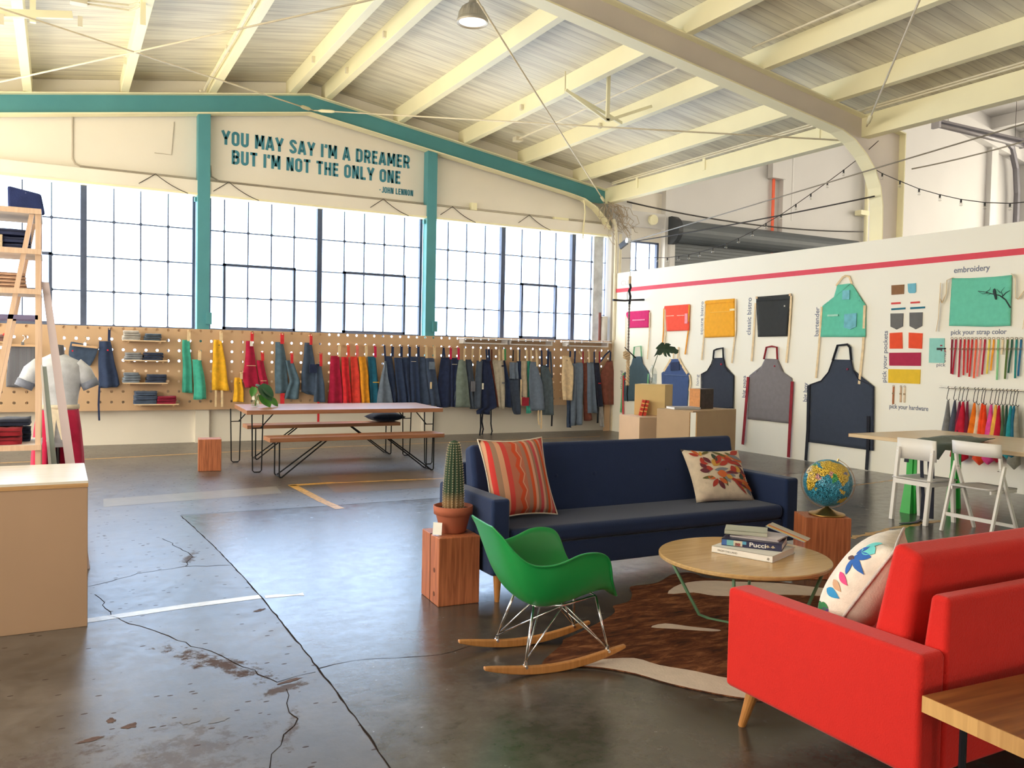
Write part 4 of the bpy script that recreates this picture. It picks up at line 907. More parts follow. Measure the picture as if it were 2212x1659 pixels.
HANG=[
('tall teal apron folded in half on a cream strap, leftmost bright apron on the pegboard', 'teal', [(1.728, 1.805, 1.923), (1.38, 1.81, 1.949), (0.856, 1.81, 1.977)], [('cream', 0.05, [(1.901, 1.894), (1.9, 1.709)])], 14.82),
('short teal bib apron hanging just lower right of the tall teal apron', 'teal', [(1.408, 1.953, 2.085), (1.137, 1.981, 2.155), (0.747, 1.981, 2.185)], [('cream', 0.05, [(2.065, 1.558), (2.063, 1.396)])], 14.78),
('large golden yellow apron with two cream ties hanging below its hem', 'yellow', [(1.743, 2.305, 2.431), (1.321, 2.277, 2.497), (0.894, 2.277, 2.557)], [('cream', 0.055, [(2.408, 1.888), (2.412, 1.722)]), ('cream', 0.03, [(2.33, 0.894), (2.329, 0.618)]), ('cream', 0.035, [(2.428, 0.894), (2.433, 0.617)])], 14.82),
('small golden yellow waist apron hanging low behind the potted cutting', 'yellow', [(1.109, 2.642, 2.76), (0.913, 2.631, 2.788), (0.697, 2.62, 2.803)], [('cream', 0.045, [(2.744, 1.205), (2.745, 1.086)])], 14.82),
('crimson bib apron with a white price tag on a red neck strap', 'crimson', [(1.737, 2.826, 2.936), (1.314, 2.804, 2.999), (1.1, 2.771, 3.04), (0.939, 2.811, 3.055)], [('red', 0.055, [(2.916, 1.885), (2.916, 1.728)])], 14.82),
('crimson bib apron half hidden behind the tagged crimson apron', 'crimson', [(1.409, 2.998, 3.116), (1.02, 3.061, 3.206), (0.736, 3.103, 3.202)], [('red', 0.055, [(3.089, 1.555), (3.097, 1.403)])], 14.82),
('blue grey chambray apron on a red strap with a red tie below the hem', 'slate', [(1.73, 3.319, 3.45), (1.373, 3.316, 3.518), (0.843, 3.321, 3.564)], [('red', 0.065, [(3.422, 1.882), (3.426, 1.699)]), ('red', 0.075, [(3.435, 0.843), (3.437, 0.658)])], 14.82),
('blue grey chambray bib apron beside the first with red strap set lower', 'slate', [(1.414, 3.49, 3.623), (1.049, 3.561, 3.743), (0.742, 3.467, 3.726)], [('red', 0.05, [(3.583, 1.551), (3.588, 1.365)])], 14.78),
('dark denim apron with navy patch pocket on a red strap, fourth pair on the pegs', 'denim', [(1.731, 3.832, 3.953), (1.214, 3.783, 4.035), (0.855, 3.776, 4.054), (0.81, 3.887, 4.026)], [('red', 0.05, [(3.927, 1.876), (3.928, 1.694)])], 14.82),
('short dark denim apron with red strap and red tie hanging behind the table', 'denim', [(1.359, 4.03, 4.121), (1.022, 4.006, 4.174), (0.682, 3.992, 4.206)], [('red', 0.05, [(4.093, 1.556), (4.1, 1.32)]), ('red', 0.04, [(4.061, 0.689), (4.063, 0.314)])], 14.78),
('dark crimson apron first in the dense row, on a cream strap', 'crimson', [(1.507, 4.299, 4.454), (1.143, 4.285, 4.498), (0.653, 4.258, 4.542)], [('cream', 0.05, [(4.438, 1.714), (4.441, 1.495)])], 14.82),
('scarlet red apron second in the dense row on a coral strap', 'scarlet', [(1.49, 4.48, 4.612), (1.145, 4.505, 4.647), (0.652, 4.534, 4.682)], [('coral', 0.05, [(4.595, 1.714), (4.601, 1.491)])], 14.79),
('bright coral red apron third in the dense row on a pink strap', 'coralred', [(1.499, 4.666, 4.797), (1.145, 4.676, 4.835), (0.649, 4.694, 4.873)], [('pink', 0.05, [(4.773, 1.719), (4.773, 1.5)])], 14.82),
('amber yellow apron between the coral red and petrol blue aprons', 'amber', [(1.502, 4.806, 4.936), (1.146, 4.842, 4.998), (0.649, 4.874, 5.023)], [('cream', 0.05, [(4.929, 1.722), (4.932, 1.503)])], 14.79),
('petrol blue apron with mustard pocket stitching on a magenta strap', 'petrol', [(1.505, 4.982, 5.133), (1.146, 5.02, 5.184), (0.645, 5.036, 5.225)], [('magenta', 0.05, [(5.108, 1.719), (5.116, 1.492)])], 14.82),
('pale grey denim apron with folded side and chest pocket, right of petrol blue', 'greydenim', [(1.44, 5.286, 5.312), (1.149, 5.229, 5.36), (0.831, 5.159, 5.431), (0.647, 5.153, 5.471)], [('navy', 0.035, [(5.261, 1.716), (5.286, 1.426)])], 14.75),
('navy apron hanging directly behind the pale grey denim apron', 'navy', [(1.517, 5.314, 5.461), (1.148, 5.364, 5.518), (0.641, 5.423, 5.585)], [('navy', 0.05, [(5.447, 1.72), (5.446, 1.511)])], 14.82),
('navy apron with slanted top edge, second of the navy run', 'navy', [(1.492, 5.482, 5.635), (1.15, 5.522, 5.692), (0.641, 5.567, 5.753)], [('navy', 0.05, [(5.607, 1.723), (5.611, 1.5)])], 14.79),
('plain navy apron, third of the navy run above the table top', 'navy', [(1.501, 5.646, 5.811), (1.15, 5.685, 5.839), (0.638, 5.727, 5.885)], [('navy', 0.05, [(5.78, 1.727), (5.784, 1.502)])], 14.82),
('navy apron with white stitched chest line, fourth of the navy run', 'navy', [(1.518, 5.799, 5.968), (1.151, 5.812, 5.994), (0.639, 5.836, 6.018)], [('navy', 0.05, [(5.94, 1.731), (5.95, 1.516)])], 14.79),
('slate blue apron with white stitched hem line beside the navy run', 'indigo', [(1.518, 5.989, 6.132), (1.151, 6.006, 6.174), (0.609, 6.01, 6.253)], [('cream', 0.045, [(6.11, 1.728), (6.124, 1.493)])], 14.82),
('indigo apron with pale grey square chest pocket on a cream strap', 'indigo', [(1.495, 6.127, 6.294), (1.153, 6.146, 6.342), (0.587, 6.241, 6.443)], [('cream', 0.045, [(6.267, 1.724), (6.279, 1.489)])], 14.79),
('dark navy apron with double neck cord next to the pocketed indigo apron', 'darknavy', [(1.511, 6.447, 6.646), (1.081, 6.387, 6.667), (0.558, 6.37, 6.685)], [('navy', 0.03, [(6.469, 1.721), (6.455, 1.513)]), ('navy', 0.03, [(6.469, 1.721), (6.501, 1.513)])], 14.82),
('dark navy apron with white stitch line on two magenta straps', 'darknavy', [(1.505, 6.63, 6.812), (1.083, 6.641, 6.78), (0.564, 6.647, 6.73)], [('magenta', 0.045, [(6.607, 1.717), (6.611, 1.479)]), ('magenta', 0.045, [(6.768, 1.72), (6.776, 1.474)])], 14.79),
('pale sage grey apron flaring to a wide hem on a cream strap', 'sage', [(1.476, 6.79, 6.924), (1.157, 6.739, 6.972), (0.558, 6.706, 7.055)], [('cream', 0.035, [(6.878, 1.694), (6.883, 1.455)])], 14.75),
('dark slate apron with striped pocket on a cream strap', 'darkslate', [(1.478, 6.955, 7.096), (0.863, 7.024, 7.195), (0.517, 7.079, 7.21)], [('cream', 0.035, [(7.082, 1.698), (7.085, 1.449)])], 14.82),
('long charcoal apron with cord neck hanging from the first white rail', 'darkslate', [(1.459, 7.179, 7.313), (1.012, 7.143, 7.298), (0.526, 7.15, 7.3)], [('cream', 0.025, [(7.219, 1.686), (7.216, 1.444)])], 14.77),
('longest navy apron with two black ties trailing below the hem', 'darknavy', [(1.483, 7.303, 7.476), (1.01, 7.296, 7.578), (0.536, 7.301, 7.667), (0.493, 7.201, 7.5), (0.412, 7.21, 7.499)], [('navy', 0.035, [(7.365, 1.689), (7.394, 1.454)]), ('navy', 0.05, [(7.422, 1.69), (7.444, 1.454)]), ('black', 0.03, [(7.271, 0.42), (7.281, 0.154), (7.26, -0.015)]), ('black', 0.03, [(7.314, 0.42), (7.303, 0.272), (7.336, 0.123), (7.312, 0.013)]), ('black', 0.025, [(7.497, 0.521), (7.503, 0.223), (7.531, 0.074), (7.508, -0.015)])], 14.8),
('narrow rust brown leather apron edge beside the longest navy apron', 'rust', [(1.469, 7.497, 7.55), (1.009, 7.59, 7.653), (0.545, 7.667, 7.704)], [('rustdark', 0.03, [(7.506, 1.684), (7.514, 1.462)])], 14.84),
('pale khaki apron with slim folds hanging on the first white rail', 'khaki', [(1.479, 7.534, 7.66), (1.16, 7.591, 7.708), (0.533, 7.677, 7.717)], [('cream', 0.035, [(7.655, 1.687), (7.663, 1.472)])], 14.8),
('khaki apron with dark pocket mark facing the room on a cream strap', 'khaki', [(1.48, 7.627, 7.755), (1.161, 7.658, 7.805), (0.519, 7.695, 7.826)], [('cream', 0.04, [(7.723, 1.689), (7.736, 1.474)])], 14.77),
('navy apron tucked behind the khaki apron on a green strap', 'navy', [(1.488, 7.773, 7.835), (1.084, 7.824, 7.929), (0.539, 7.853, 8.027)], [('green', 0.04, [(7.803, 1.705), (7.815, 1.474)])], 14.84),
('charcoal apron with pale grey upper half on a dark cord', 'charcoal', [(1.108, 7.923, 8.154), (0.859, 7.945, 8.174), (0.481, 8.014, 8.203), (0.397, 8.058, 8.196)], [('black', 0.025, [(7.978, 1.686), (7.978, 1.461)])], 14.82),
('slim navy apron with a cream tie beside the two tone apron', 'navy', [(1.463, 8.105, 8.202), (1.1, 8.134, 8.214), (0.737, 8.167, 8.219)], [('cream', 0.035, [(8.097, 1.696), (8.105, 1.462)]), ('navy', 0.035, [(8.131, 1.697), (8.136, 1.463)]), ('cream', 0.03, [(8.179, 1.1), (8.194, 0.585)])], 14.84),
('tan linen apron with a crimson block along its hem', 'tan', [(1.473, 8.183, 8.316), (1.011, 8.197, 8.336), (0.738, 8.2, 8.346)], [('cream', 0.035, [(8.271, 1.7), (8.287, 1.473)])], 14.8),
('narrow teal apron edge between the tan and slate blue aprons', 'teal', [(1.466, 8.309, 8.428), (1.101, 8.348, 8.409), (0.414, 8.346, 8.46)], [('cream', 0.035, [(8.398, 1.694), (8.409, 1.467)])], 14.84),
('broad slate blue apron with cream loops and long cream ties', 'slateblue', [(1.453, 8.378, 8.522), (1.012, 8.345, 8.67), (0.47, 8.401, 8.747)], [('cream', 0.04, [(8.477, 1.704), (8.511, 1.363)]), ('cream', 0.03, [(8.559, 0.478), (8.56, 0.295), (8.584, 0.179)]), ('cream', 0.035, [(8.621, 0.477), (8.635, 0.262), (8.63, 0.101)])], 14.77),
('grey green apron with scooped neck and one dark tie below', 'greygreen', [(1.387, 8.646, 8.818), (1.103, 8.661, 8.94), (0.37, 8.683, 8.987)], [('navy', 0.035, [(8.629, 1.691), (8.646, 1.378)]), ('navy', 0.05, [(8.789, 1.718), (8.789, 1.349)]), ('darkslate', 0.04, [(8.834, 1.672), (8.893, 1.134)]), ('black', 0.035, [(8.908, 0.369), (8.908, 0.141)])], 14.82),
('cream canvas apron with small dark button on a navy strap', 'creamcloth', [(1.587, 9.131, 9.295), (1.355, 9.142, 9.413), (1.106, 9.116, 9.408), (0.674, 9.174, 9.383)], [('navy', 0.04, [(9.283, 1.689), (9.286, 1.565)])], 14.77),
('dark navy apron hem showing under the cream canvas apron', 'indigo', [(0.697, 9.307, 9.399), (0.384, 9.315, 9.398), (0.101, 9.316, 9.401)], [], 14.84),
('long blue grey apron hanging folded behind the cream canvas apron', 'slateblue', [(1.434, 9.404, 9.58), (1.011, 9.424, 9.554), (0.14, 9.364, 9.544)], [('navy', 0.035, [(9.434, 1.692), (9.432, 1.434)])], 14.82),
('long blue grey apron nearest the thin rust apron on the last white rail', 'slateblue', [(1.452, 9.486, 9.65), (1.012, 9.516, 9.675), (0.155, 9.52, 9.673)], [('crimson', 0.03, [(9.61, 1.687), (9.62, 1.444)])], 14.79),
('thin rust leather apron reaching lower than its grey neighbour', 'rust', [(1.453, 9.686, 9.791), (0.852, 9.717, 9.834), (0.236, 9.737, 9.957)], [('cream', 0.03, [(9.545, 1.686), (9.705, 1.452)])], 14.84),
('mid grey apron with straight sides on a cream strap, last white rail', 'slateblue', [(1.463, 9.754, 9.92), (0.854, 9.775, 9.981), (0.397, 9.791, 10.026)], [('cream', 0.035, [(9.759, 1.69), (9.77, 1.454)])], 14.79),
('narrow near black apron with a red label near the partition', 'blacknavy', [(1.454, 9.92, 10.066), (1.012, 9.97, 10.111), (0.531, 10.025, 10.179)], [('navy', 0.035, [(9.894, 1.689), (9.905, 1.448)]), ('crimson', 0.03, [(10.027, 1.692), (10.038, 1.449)]), ('navy', 0.035, [(10.295, 1.716), (10.177, 1.618), (10.056, 1.473)]), ('black', 0.04, [(10.021, 0.532), (10.025, 0.184)])], 14.8),
('wide rust brown leather apron at the corner by the white partition', 'rust', [(1.501, 10.281, 10.428), (1.236, 10.119, 10.463), (0.565, 10.187, 10.494)], [('navy', 0.03, [(10.324, 1.693), (10.319, 1.5)])], 14.82),
('pale grey cloth hanging under the corner aprons above the floor', 'palegrey', [(0.547, 10.081, 10.221), (0.097, 10.151, 10.234)], [], 14.84),
('navy denim apron hanging left of the four small shelves, its tie trailing low', 'navy', [(1.677, 0.567, 0.734), (1.205, 0.562, 0.827), (0.987, 0.562, 0.87), (0.941, 0.576, 0.834)], [('navy', 0.04, [(0.716, 1.885), (0.712, 1.679)]), ('navy', 0.03, [(0.576, 0.964), (0.566, 0.679), (0.575, 0.423)])], 14.82),
('grey and black striped apron clipped to a wooden hanger', 'stripe', [(1.573, -0.655, -0.302), (1.196, -0.68, -0.309), (0.95, -0.692, -0.324)], [], 14.82),
('short dark denim waist apron tilted on a wooden clip hanger', 'denim', [(1.656, 0.17, 0.209), (1.581, 0.161, 0.564), (1.511, 0.153, 0.554), (1.44, 0.144, 0.521), (1.292, 0.348, 0.462)], [], 14.82)
]

WALLP={'magenta': [(14.368, 2.533), (13.641, 2.535), (13.645, 2.189), (14.331, 2.19), (14.358, 2.38), (14.419, 2.458), (14.421, 2.504)], 'coral': [(13.156, 2.598), (12.425, 2.603), (12.405, 2.111), (13.074, 2.105), (13.129, 2.529), (13.175, 2.557)], 'yellow': [(11.95, 2.65), (11.23, 2.652), (11.189, 1.983), (11.971, 1.971), (11.952, 2.571), (12.003, 2.61), (11.995, 2.64)], 'black': [(10.703, 2.653), (9.924, 2.662), (9.937, 2.587), (9.98, 1.98), (10.636, 1.974), (10.684, 2.599)], 'teal_bib': [(9.015, 2.751), (8.767, 2.758), (8.726, 2.726), (8.69, 2.6), (8.608, 2.487), (8.492, 2.427), (8.468, 1.955), (9.302, 1.962), (9.283, 2.442), (9.162, 2.482), (9.072, 2.573), (9.035, 2.674)], 'standard': [(14.144, 1.597), (13.846, 1.611), (13.806, 1.463), (13.746, 1.349), (13.572, 1.259), (13.558, 0.716), (14.417, 0.666), (14.441, 1.268), (14.314, 1.32), (14.202, 1.441)], 'denim': [(12.93, 1.564), (12.68, 1.576), (12.606, 1.435), (12.524, 1.348), (12.378, 1.299), (12.414, 1.022), (12.419, 0.668), (13.169, 0.62), (13.196, 1.29), (13.084, 1.346), (12.986, 1.452)], 'long': [(11.719, 1.602), (11.454, 1.612), (11.404, 1.461), (11.328, 1.368), (11.183, 1.301), (11.176, 0.725), (12.005, 0.67), (12.031, 1.299), (11.87, 1.365), (11.768, 1.489)], 'grey': [(10.463, 1.61), (10.177, 1.606), (10.131, 1.51), (10.04, 1.392), (9.853, 1.298), (9.87, 0.565), (10.827, 0.567), (10.816, 1.306), (10.645, 1.358), (10.536, 1.481)], 'big': [(9.038, 1.617), (8.707, 1.616), (8.666, 1.467), (8.561, 1.324), (8.295, 1.236), (8.27, 0.302), (9.459, 0.307), (9.476, 1.214), (9.255, 1.28), (9.119, 1.418)], 'embro': [(7.141, 2.721), (6.89, 2.706), (6.556, 2.701), (6.343, 2.707), (6.337, 2.4), (6.332, 2.076), (6.639, 2.071), (6.922, 2.084), (7.158, 2.092), (7.146, 2.394)]}
SWATCH=[('brown fabric swatch beside the pale blue pocket', 'swbrown', [(8.073, 2.687), (7.87, 2.686), (7.871, 2.553), (8.067, 2.551)]), ('pale blue rounded pocket swatch at the top of the pocket samples', 'swblue', [(7.813, 2.692), (7.686, 2.693), (7.682, 2.574), (7.7, 2.557), (7.779, 2.559), (7.8, 2.58)]), ('left short red trim strip above the teal strips', 'swred', [(8.067, 2.441), (7.92, 2.442), (7.919, 2.416), (8.066, 2.415)]), ('right short red trim strip above the teal strips', 'swred', [(7.757, 2.437), (7.618, 2.44), (7.617, 2.415), (7.756, 2.414)]), ('left dark teal trim strip under the red strip', 'swteal', [(8.062, 2.358), (7.837, 2.364), (7.839, 2.338), (8.06, 2.332)]), ('right dark teal trim strip under the red strip', 'swteal', [(7.758, 2.363), (7.534, 2.365), (7.535, 2.34), (7.757, 2.335)]), ('left grey pointed pocket swatch under the trim strips', 'swgrey', [(8.073, 2.286), (7.866, 2.283), (7.866, 2.1), (7.965, 2.057), (8.065, 2.101)]), ('right grey pointed pocket swatch under the trim strips', 'swgrey', [(7.768, 2.289), (7.567, 2.287), (7.566, 2.101), (7.663, 2.056), (7.76, 2.102)]), ('left orange red square pocket swatch', 'coralred', [(8.075, 2.008), (7.874, 2.015), (7.859, 1.787), (8.066, 1.786)]), ('right orange red square pocket swatch with curling top edge', 'coralred', [(7.767, 2.011), (7.556, 1.999), (7.556, 1.786), (7.761, 1.794)]), ('wide crimson fabric swatch above the yellow one', 'swcrim', [(8.071, 1.727), (7.569, 1.735), (7.564, 1.551), (8.061, 1.545)]), ('wide yellow fabric swatch, lowest of the pocket samples', 'swyel', [(8.075, 1.495), (7.567, 1.5), (7.567, 1.302), (8.07, 1.299)]), ('pale aqua printed sample card with dark blotches', 'aqua', [(7.445, 1.93), (7.226, 1.928), (7.215, 1.597), (7.442, 1.597)])]
STRAPS=[('crimdk', [(7.109, 1.911), (7.106, 1.794), (7.097, 1.625), (7.09, 1.456)]), ('crim', [(7.055, 1.91), (7.053, 1.794), (7.063, 1.622), (7.068, 1.449)]), ('crim', [(6.991, 1.91), (6.988, 1.794), (6.985, 1.605), (6.981, 1.415)]), ('red', [(6.934, 1.91), (6.931, 1.795), (6.923, 1.618), (6.917, 1.442)]), ('red', [(6.881, 1.909), (6.878, 1.795), (6.871, 1.634), (6.865, 1.473)]), ('red', [(6.829, 1.909), (6.827, 1.795), (6.832, 1.61), (6.835, 1.425)]), ('coral', [(6.775, 1.909), (6.772, 1.795), (6.774, 1.602), (6.774, 1.408)]), ('pink', [(6.716, 1.908), (6.714, 1.795), (6.724, 1.613), (6.729, 1.431)]), ('crim', [(6.659, 1.908), (6.657, 1.796), (6.662, 1.627), (6.665, 1.459)]), ('swyel', [(6.6, 1.908), (6.598, 1.796), (6.601, 1.634), (6.602, 1.471)]), ('amber', [(6.543, 1.907), (6.541, 1.796), (6.549, 1.655), (6.553, 1.513)]), ('mint', [(6.484, 1.907), (6.481, 1.796), (6.474, 1.597), (6.468, 1.397)]), ('creamcloth', [(6.429, 1.907), (6.427, 1.796), (6.424, 1.757), (6.423, 1.718)]), ('olive', [(6.365, 1.906), (6.363, 1.796), (6.366, 1.605), (6.366, 1.413)]), ('pine', [(6.311, 1.906), (6.308, 1.797), (6.32, 1.642), (6.327, 1.488)]), ('tealdk', [(6.254, 1.905), (6.252, 1.797), (6.246, 1.611), (6.241, 1.426)]), ('petrol', [(6.199, 1.905), (6.196, 1.797), (6.201, 1.626), (6.203, 1.454)])]
NAPK=[('npgrey', [(7.069, 1.247), (7.063, 1.104), (7.123, 0.602), (7.022, 0.612), (7.069, 0.523)]), ('npslate', [(6.973, 1.247), (6.967, 1.107), (7.039, 0.582), (6.935, 0.592), (6.983, 0.503)]), ('npplum', [(6.905, 1.246), (6.899, 1.097), (6.963, 0.562), (6.868, 0.571), (6.912, 0.483)]), ('npcrim', [(6.856, 1.246), (6.85, 1.1), (6.962, 0.377), (6.788, 0.397), (6.871, 0.304)]), ('npplum', [(6.798, 1.246), (6.792, 1.106), (6.821, 0.548), (6.758, 0.555), (6.786, 0.469)]), ('nporange', [(6.703, 1.245), (6.697, 1.092), (6.781, 0.483), (6.663, 0.496), (6.718, 0.408)]), ('npcream', [(6.658, 1.245), (6.651, 1.071), (6.686, 0.535), (6.608, 0.543), (6.644, 0.457)]), ('npred', [(6.599, 1.245), (6.593, 1.094), (6.665, 0.379), (6.546, 0.394), (6.602, 0.305)]), ('npred', [(6.567, 1.245), (6.56, 1.076), (6.626, 0.446), (6.512, 0.459), (6.565, 0.371)]), ('npmag', [(6.483, 1.244), (6.476, 1.084), (6.556, 0.399), (6.43, 0.414), (6.49, 0.326)]), ('npamber', [(6.423, 1.244), (6.416, 1.085), (6.477, 0.557), (6.379, 0.567), (6.425, 0.482)]), ('npcrim', [(6.382, 1.244), (6.376, 1.081), (6.431, 0.441), (6.33, 0.452), (6.377, 0.367)]), ('npgreen', [(6.335, 1.243), (6.329, 1.084), (6.339, 0.505), (6.292, 0.51), (6.312, 0.428)]), ('npforest', [(6.289, 1.243), (6.282, 1.087), (6.301, 0.549), (6.248, 0.555), (6.271, 0.473)]), ('npteal', [(6.236, 1.243), (6.229, 1.084), (6.291, 0.483), (6.186, 0.495), (6.235, 0.411)]), ('npblue', [(6.194, 1.243), (6.188, 1.086), (6.258, 0.474), (6.153, 0.486), (6.202, 0.401)]), ('npgrey2', [(6.158, 1.243), (6.151, 1.082), (6.212, 0.38), (6.109, 0.393), (6.157, 0.308)])]

# ================================================================== pegboard wall
PB = plain('pegboard_ply', (206,172,138), .5, var=.04, scale=1.6, stretch=(1,1,.5))
PC = .1685; PX0 = 4.97; PZ0 = 1.883; HR = .0215
pb = thing('pegboard', 'long plywood board with rows of round holes under the windows', 'pegboard', (0,0,0))
def peg_panel(k0, k1):
    x0 = PX0+(k0-.5)*PC; x1 = PX0+(k1+.5)*PC; x1 = min(x1, 10.455); m = MB(); ya, yb = 14.93, 14.95
    def quadF(a, b):
        for y in (ya, yb): m.add([(a[0],y,a[1]),(b[0],y,a[1]),(b[0],y,b[1]),(a[0],y,b[1])], [(0,1,2,3)])
    for k in range(k0, k1+1):
        cx = PX0+k*PC; xa = cx-PC/2; xb = min(cx+PC/2, x1)
        if xb <= xa: continue
        quadF((xa,.565), (xb,PZ0-7.5*PC))
        for r in range(8):
            cz = PZ0-r*PC; za = cz-PC/2; zb = min(cz+PC/2, 1.915)
            if cx+HR > xb: quadF((xa,za), (xb,zb)); continue
            n = 16; ring = []; sq = []
            for i in range(n):
                a = 2*PI*i/n; c, s_ = math.cos(a), math.sin(a)
                ring.append((cx+HR*c, cz+HR*s_)); q = max(abs(c), abs(s_))
                ex = c/q; ez = s_/q
                sq.append((lerp(cx, xb, ex) if ex > 0 else lerp(cx, xa, -ex), lerp(cz, zb, ez) if ez > 0 else lerp(cz, za, -ez)))
            vs = []
            for y in (ya, yb): vs += [(p[0],y,p[1]) for p in ring]+[(p[0],y,p[1]) for p in sq]
            fs = []
            for i in range(n):
                j = (i+1) % n
                fs += [(i,j,n+j,n+i), (2*n+i,2*n+j,3*n+j,3*n+i), (i,j,2*n+j,2*n+i)]
            m.add(vs, fs)
    for a, b in (((x0,.565),(x1,.565)), ((x0,1.915),(x1,1.915)), ((x0,.565),(x0,1.915)), ((x1,.565),(x1,1.915))):
        m.add([(a[0],ya,a[1]),(b[0],ya,b[1]),(b[0],yb,b[1]),(a[0],yb,a[1])], [(0,1,2,3)])
    m.build('panel', PB, pb)
k = -44
for kk in (-28,-14,0,15,30,33):
    peg_panel(k, kk); k = kk+1
for x in (-.45,.04,.37,2.76,5.23,7.75,9.9): MB().span((x-.03,14.951,.565), (x+.03,14.983,1.83 if x < 4 else 1.9)).build('batten', PB, pb)
MB().span((-2.3,14.951,1.831), (4.2,14.983,1.91)).build('batten', PB, pb)
MB().span((10.27,14.90,0), (10.42,14.929,.9)).build('end_board', PB, pb)
PEGW = wood('peg_wood', (206,166,122), (224,190,150), 'Y', .5)
COL = dict(teal=(74,178,160), yellow=(240,184,52), crimson=(176,36,72), scarlet=(214,48,58), coralred=(226,72,64), amber=(230,156,48), petrol=(36,98,128), slate=(84,108,128), denim=(70,86,112),
    greydenim=(112,126,148), navy=(52,66,98), indigo=(66,80,108), darknavy=(42,52,84), sage=(120,134,130), darkslate=(76,86,104), rust=(134,80,70), khaki=(172,164,150), charcoal=(66,76,96), tan=(176,162,144), slateblue=(110,124,146),
    greygreen=(92,106,118), creamcloth=(230,206,170), blacknavy=(44,48,66), palegrey=(184,182,184), stripe=(110,112,124))
SCOL = dict(cream=(234,210,172), red=(214,56,66), coral=(232,92,76), pink=(232,120,116), magenta=(204,44,88), navy=(44,56,92), black=(40,42,52), green=(88,170,112), crimson=(160,44,62), rustdark=(110,66,58), darkslate=(76,86,104))
def stripe_cloth():
    if 'cloth_stripe' in MATS: return MATS['cloth_stripe']
    m, n, l, b = new_mat('cloth_stripe'); t = n.new('ShaderNodeTexCoord'); s = n.new('ShaderNodeSeparateXYZ'); l.new(t.outputs['Object'], s.inputs[0])
    a = n.new('ShaderNodeMath'); a.operation = 'MULTIPLY'; a.inputs[1].default_value = 1/.017; l.new(s.outputs['X'], a.inputs[0])
    f = n.new('ShaderNodeMath'); f.operation = 'FRACT'; l.new(a.outputs[0], f.inputs[0]); g = n.new('ShaderNodeMath'); g.operation = 'GREATER_THAN'; g.inputs[1].default_value = .55; l.new(f.outputs[0], g.inputs[0])
    mx_ = n.new('ShaderNodeMix'); mx_.data_type = 'RGBA'; mx_.inputs['A'].default_value = lin((54,56,70)); mx_.inputs['B'].default_value = lin((156,158,170)); l.new(g.outputs[0], mx_.inputs['Factor']); l.new(mx_.outputs['Result'], b.inputs['Base Color'])
    b.inputs['Roughness'].default_value = .9; MATS['cloth_stripe'] = m; return m
def hang_cloth(rows, yc, depth, seed, folds=2.2):
    rnd = random.Random(seed); ph = rnd.uniform(0, 6.28); ph2 = rnd.uniform(0, 6.28); nz = 16; nx = 22
    Z0, Z1 = rows[0][0], rows[-1][0]; fr = []; bk = []
    for i in range(nz+1):
        z = lerp(Z0, Z1, i/nz)
        for j in range(len(rows)-1):
            if rows[j][0] >= z >= rows[j+1][0]-1e-6:
                t = (rows[j][0]-z)/max(1e-6, rows[j][0]-rows[j+1][0]); xl = lerp(rows[j][1], rows[j+1][1], t); xr = lerp(rows[j][2], rows[j+1][2], t); break
        q = i/nz; f = []; b_ = []
        for k in range(nx+1):
            u = k/nx; prof = max(0, 1-(2*u-1)**4)**.5
            w = .62+.38*math.sin(folds*2*PI*u*(.8+.2*q)+ph+.6*math.sin(2*q+ph2))
            x = lerp(xl, xr, u)+.004*math.sin(9*q+ph2)
            f.append((x, yc-depth*prof*w*(.35+.65*q), z+.006*math.sin(5*u+ph)*(i == nz))); b_.append((x, yc+.018*prof, f[-1][2]))
        fr.append(f); bk.append(b_)
    m = MB(); loops = [f+b_[::-1] for f, b_ in zip(fr, bk)]
    m.grid(loops, close_v=True); k = len(loops[0]); m.f += [tuple(range(k)), tuple(nz*k+i for i in range(k))[::-1]]; m.mi += [0, 0]
    return m
EXTRA = {'white price tag': 1}
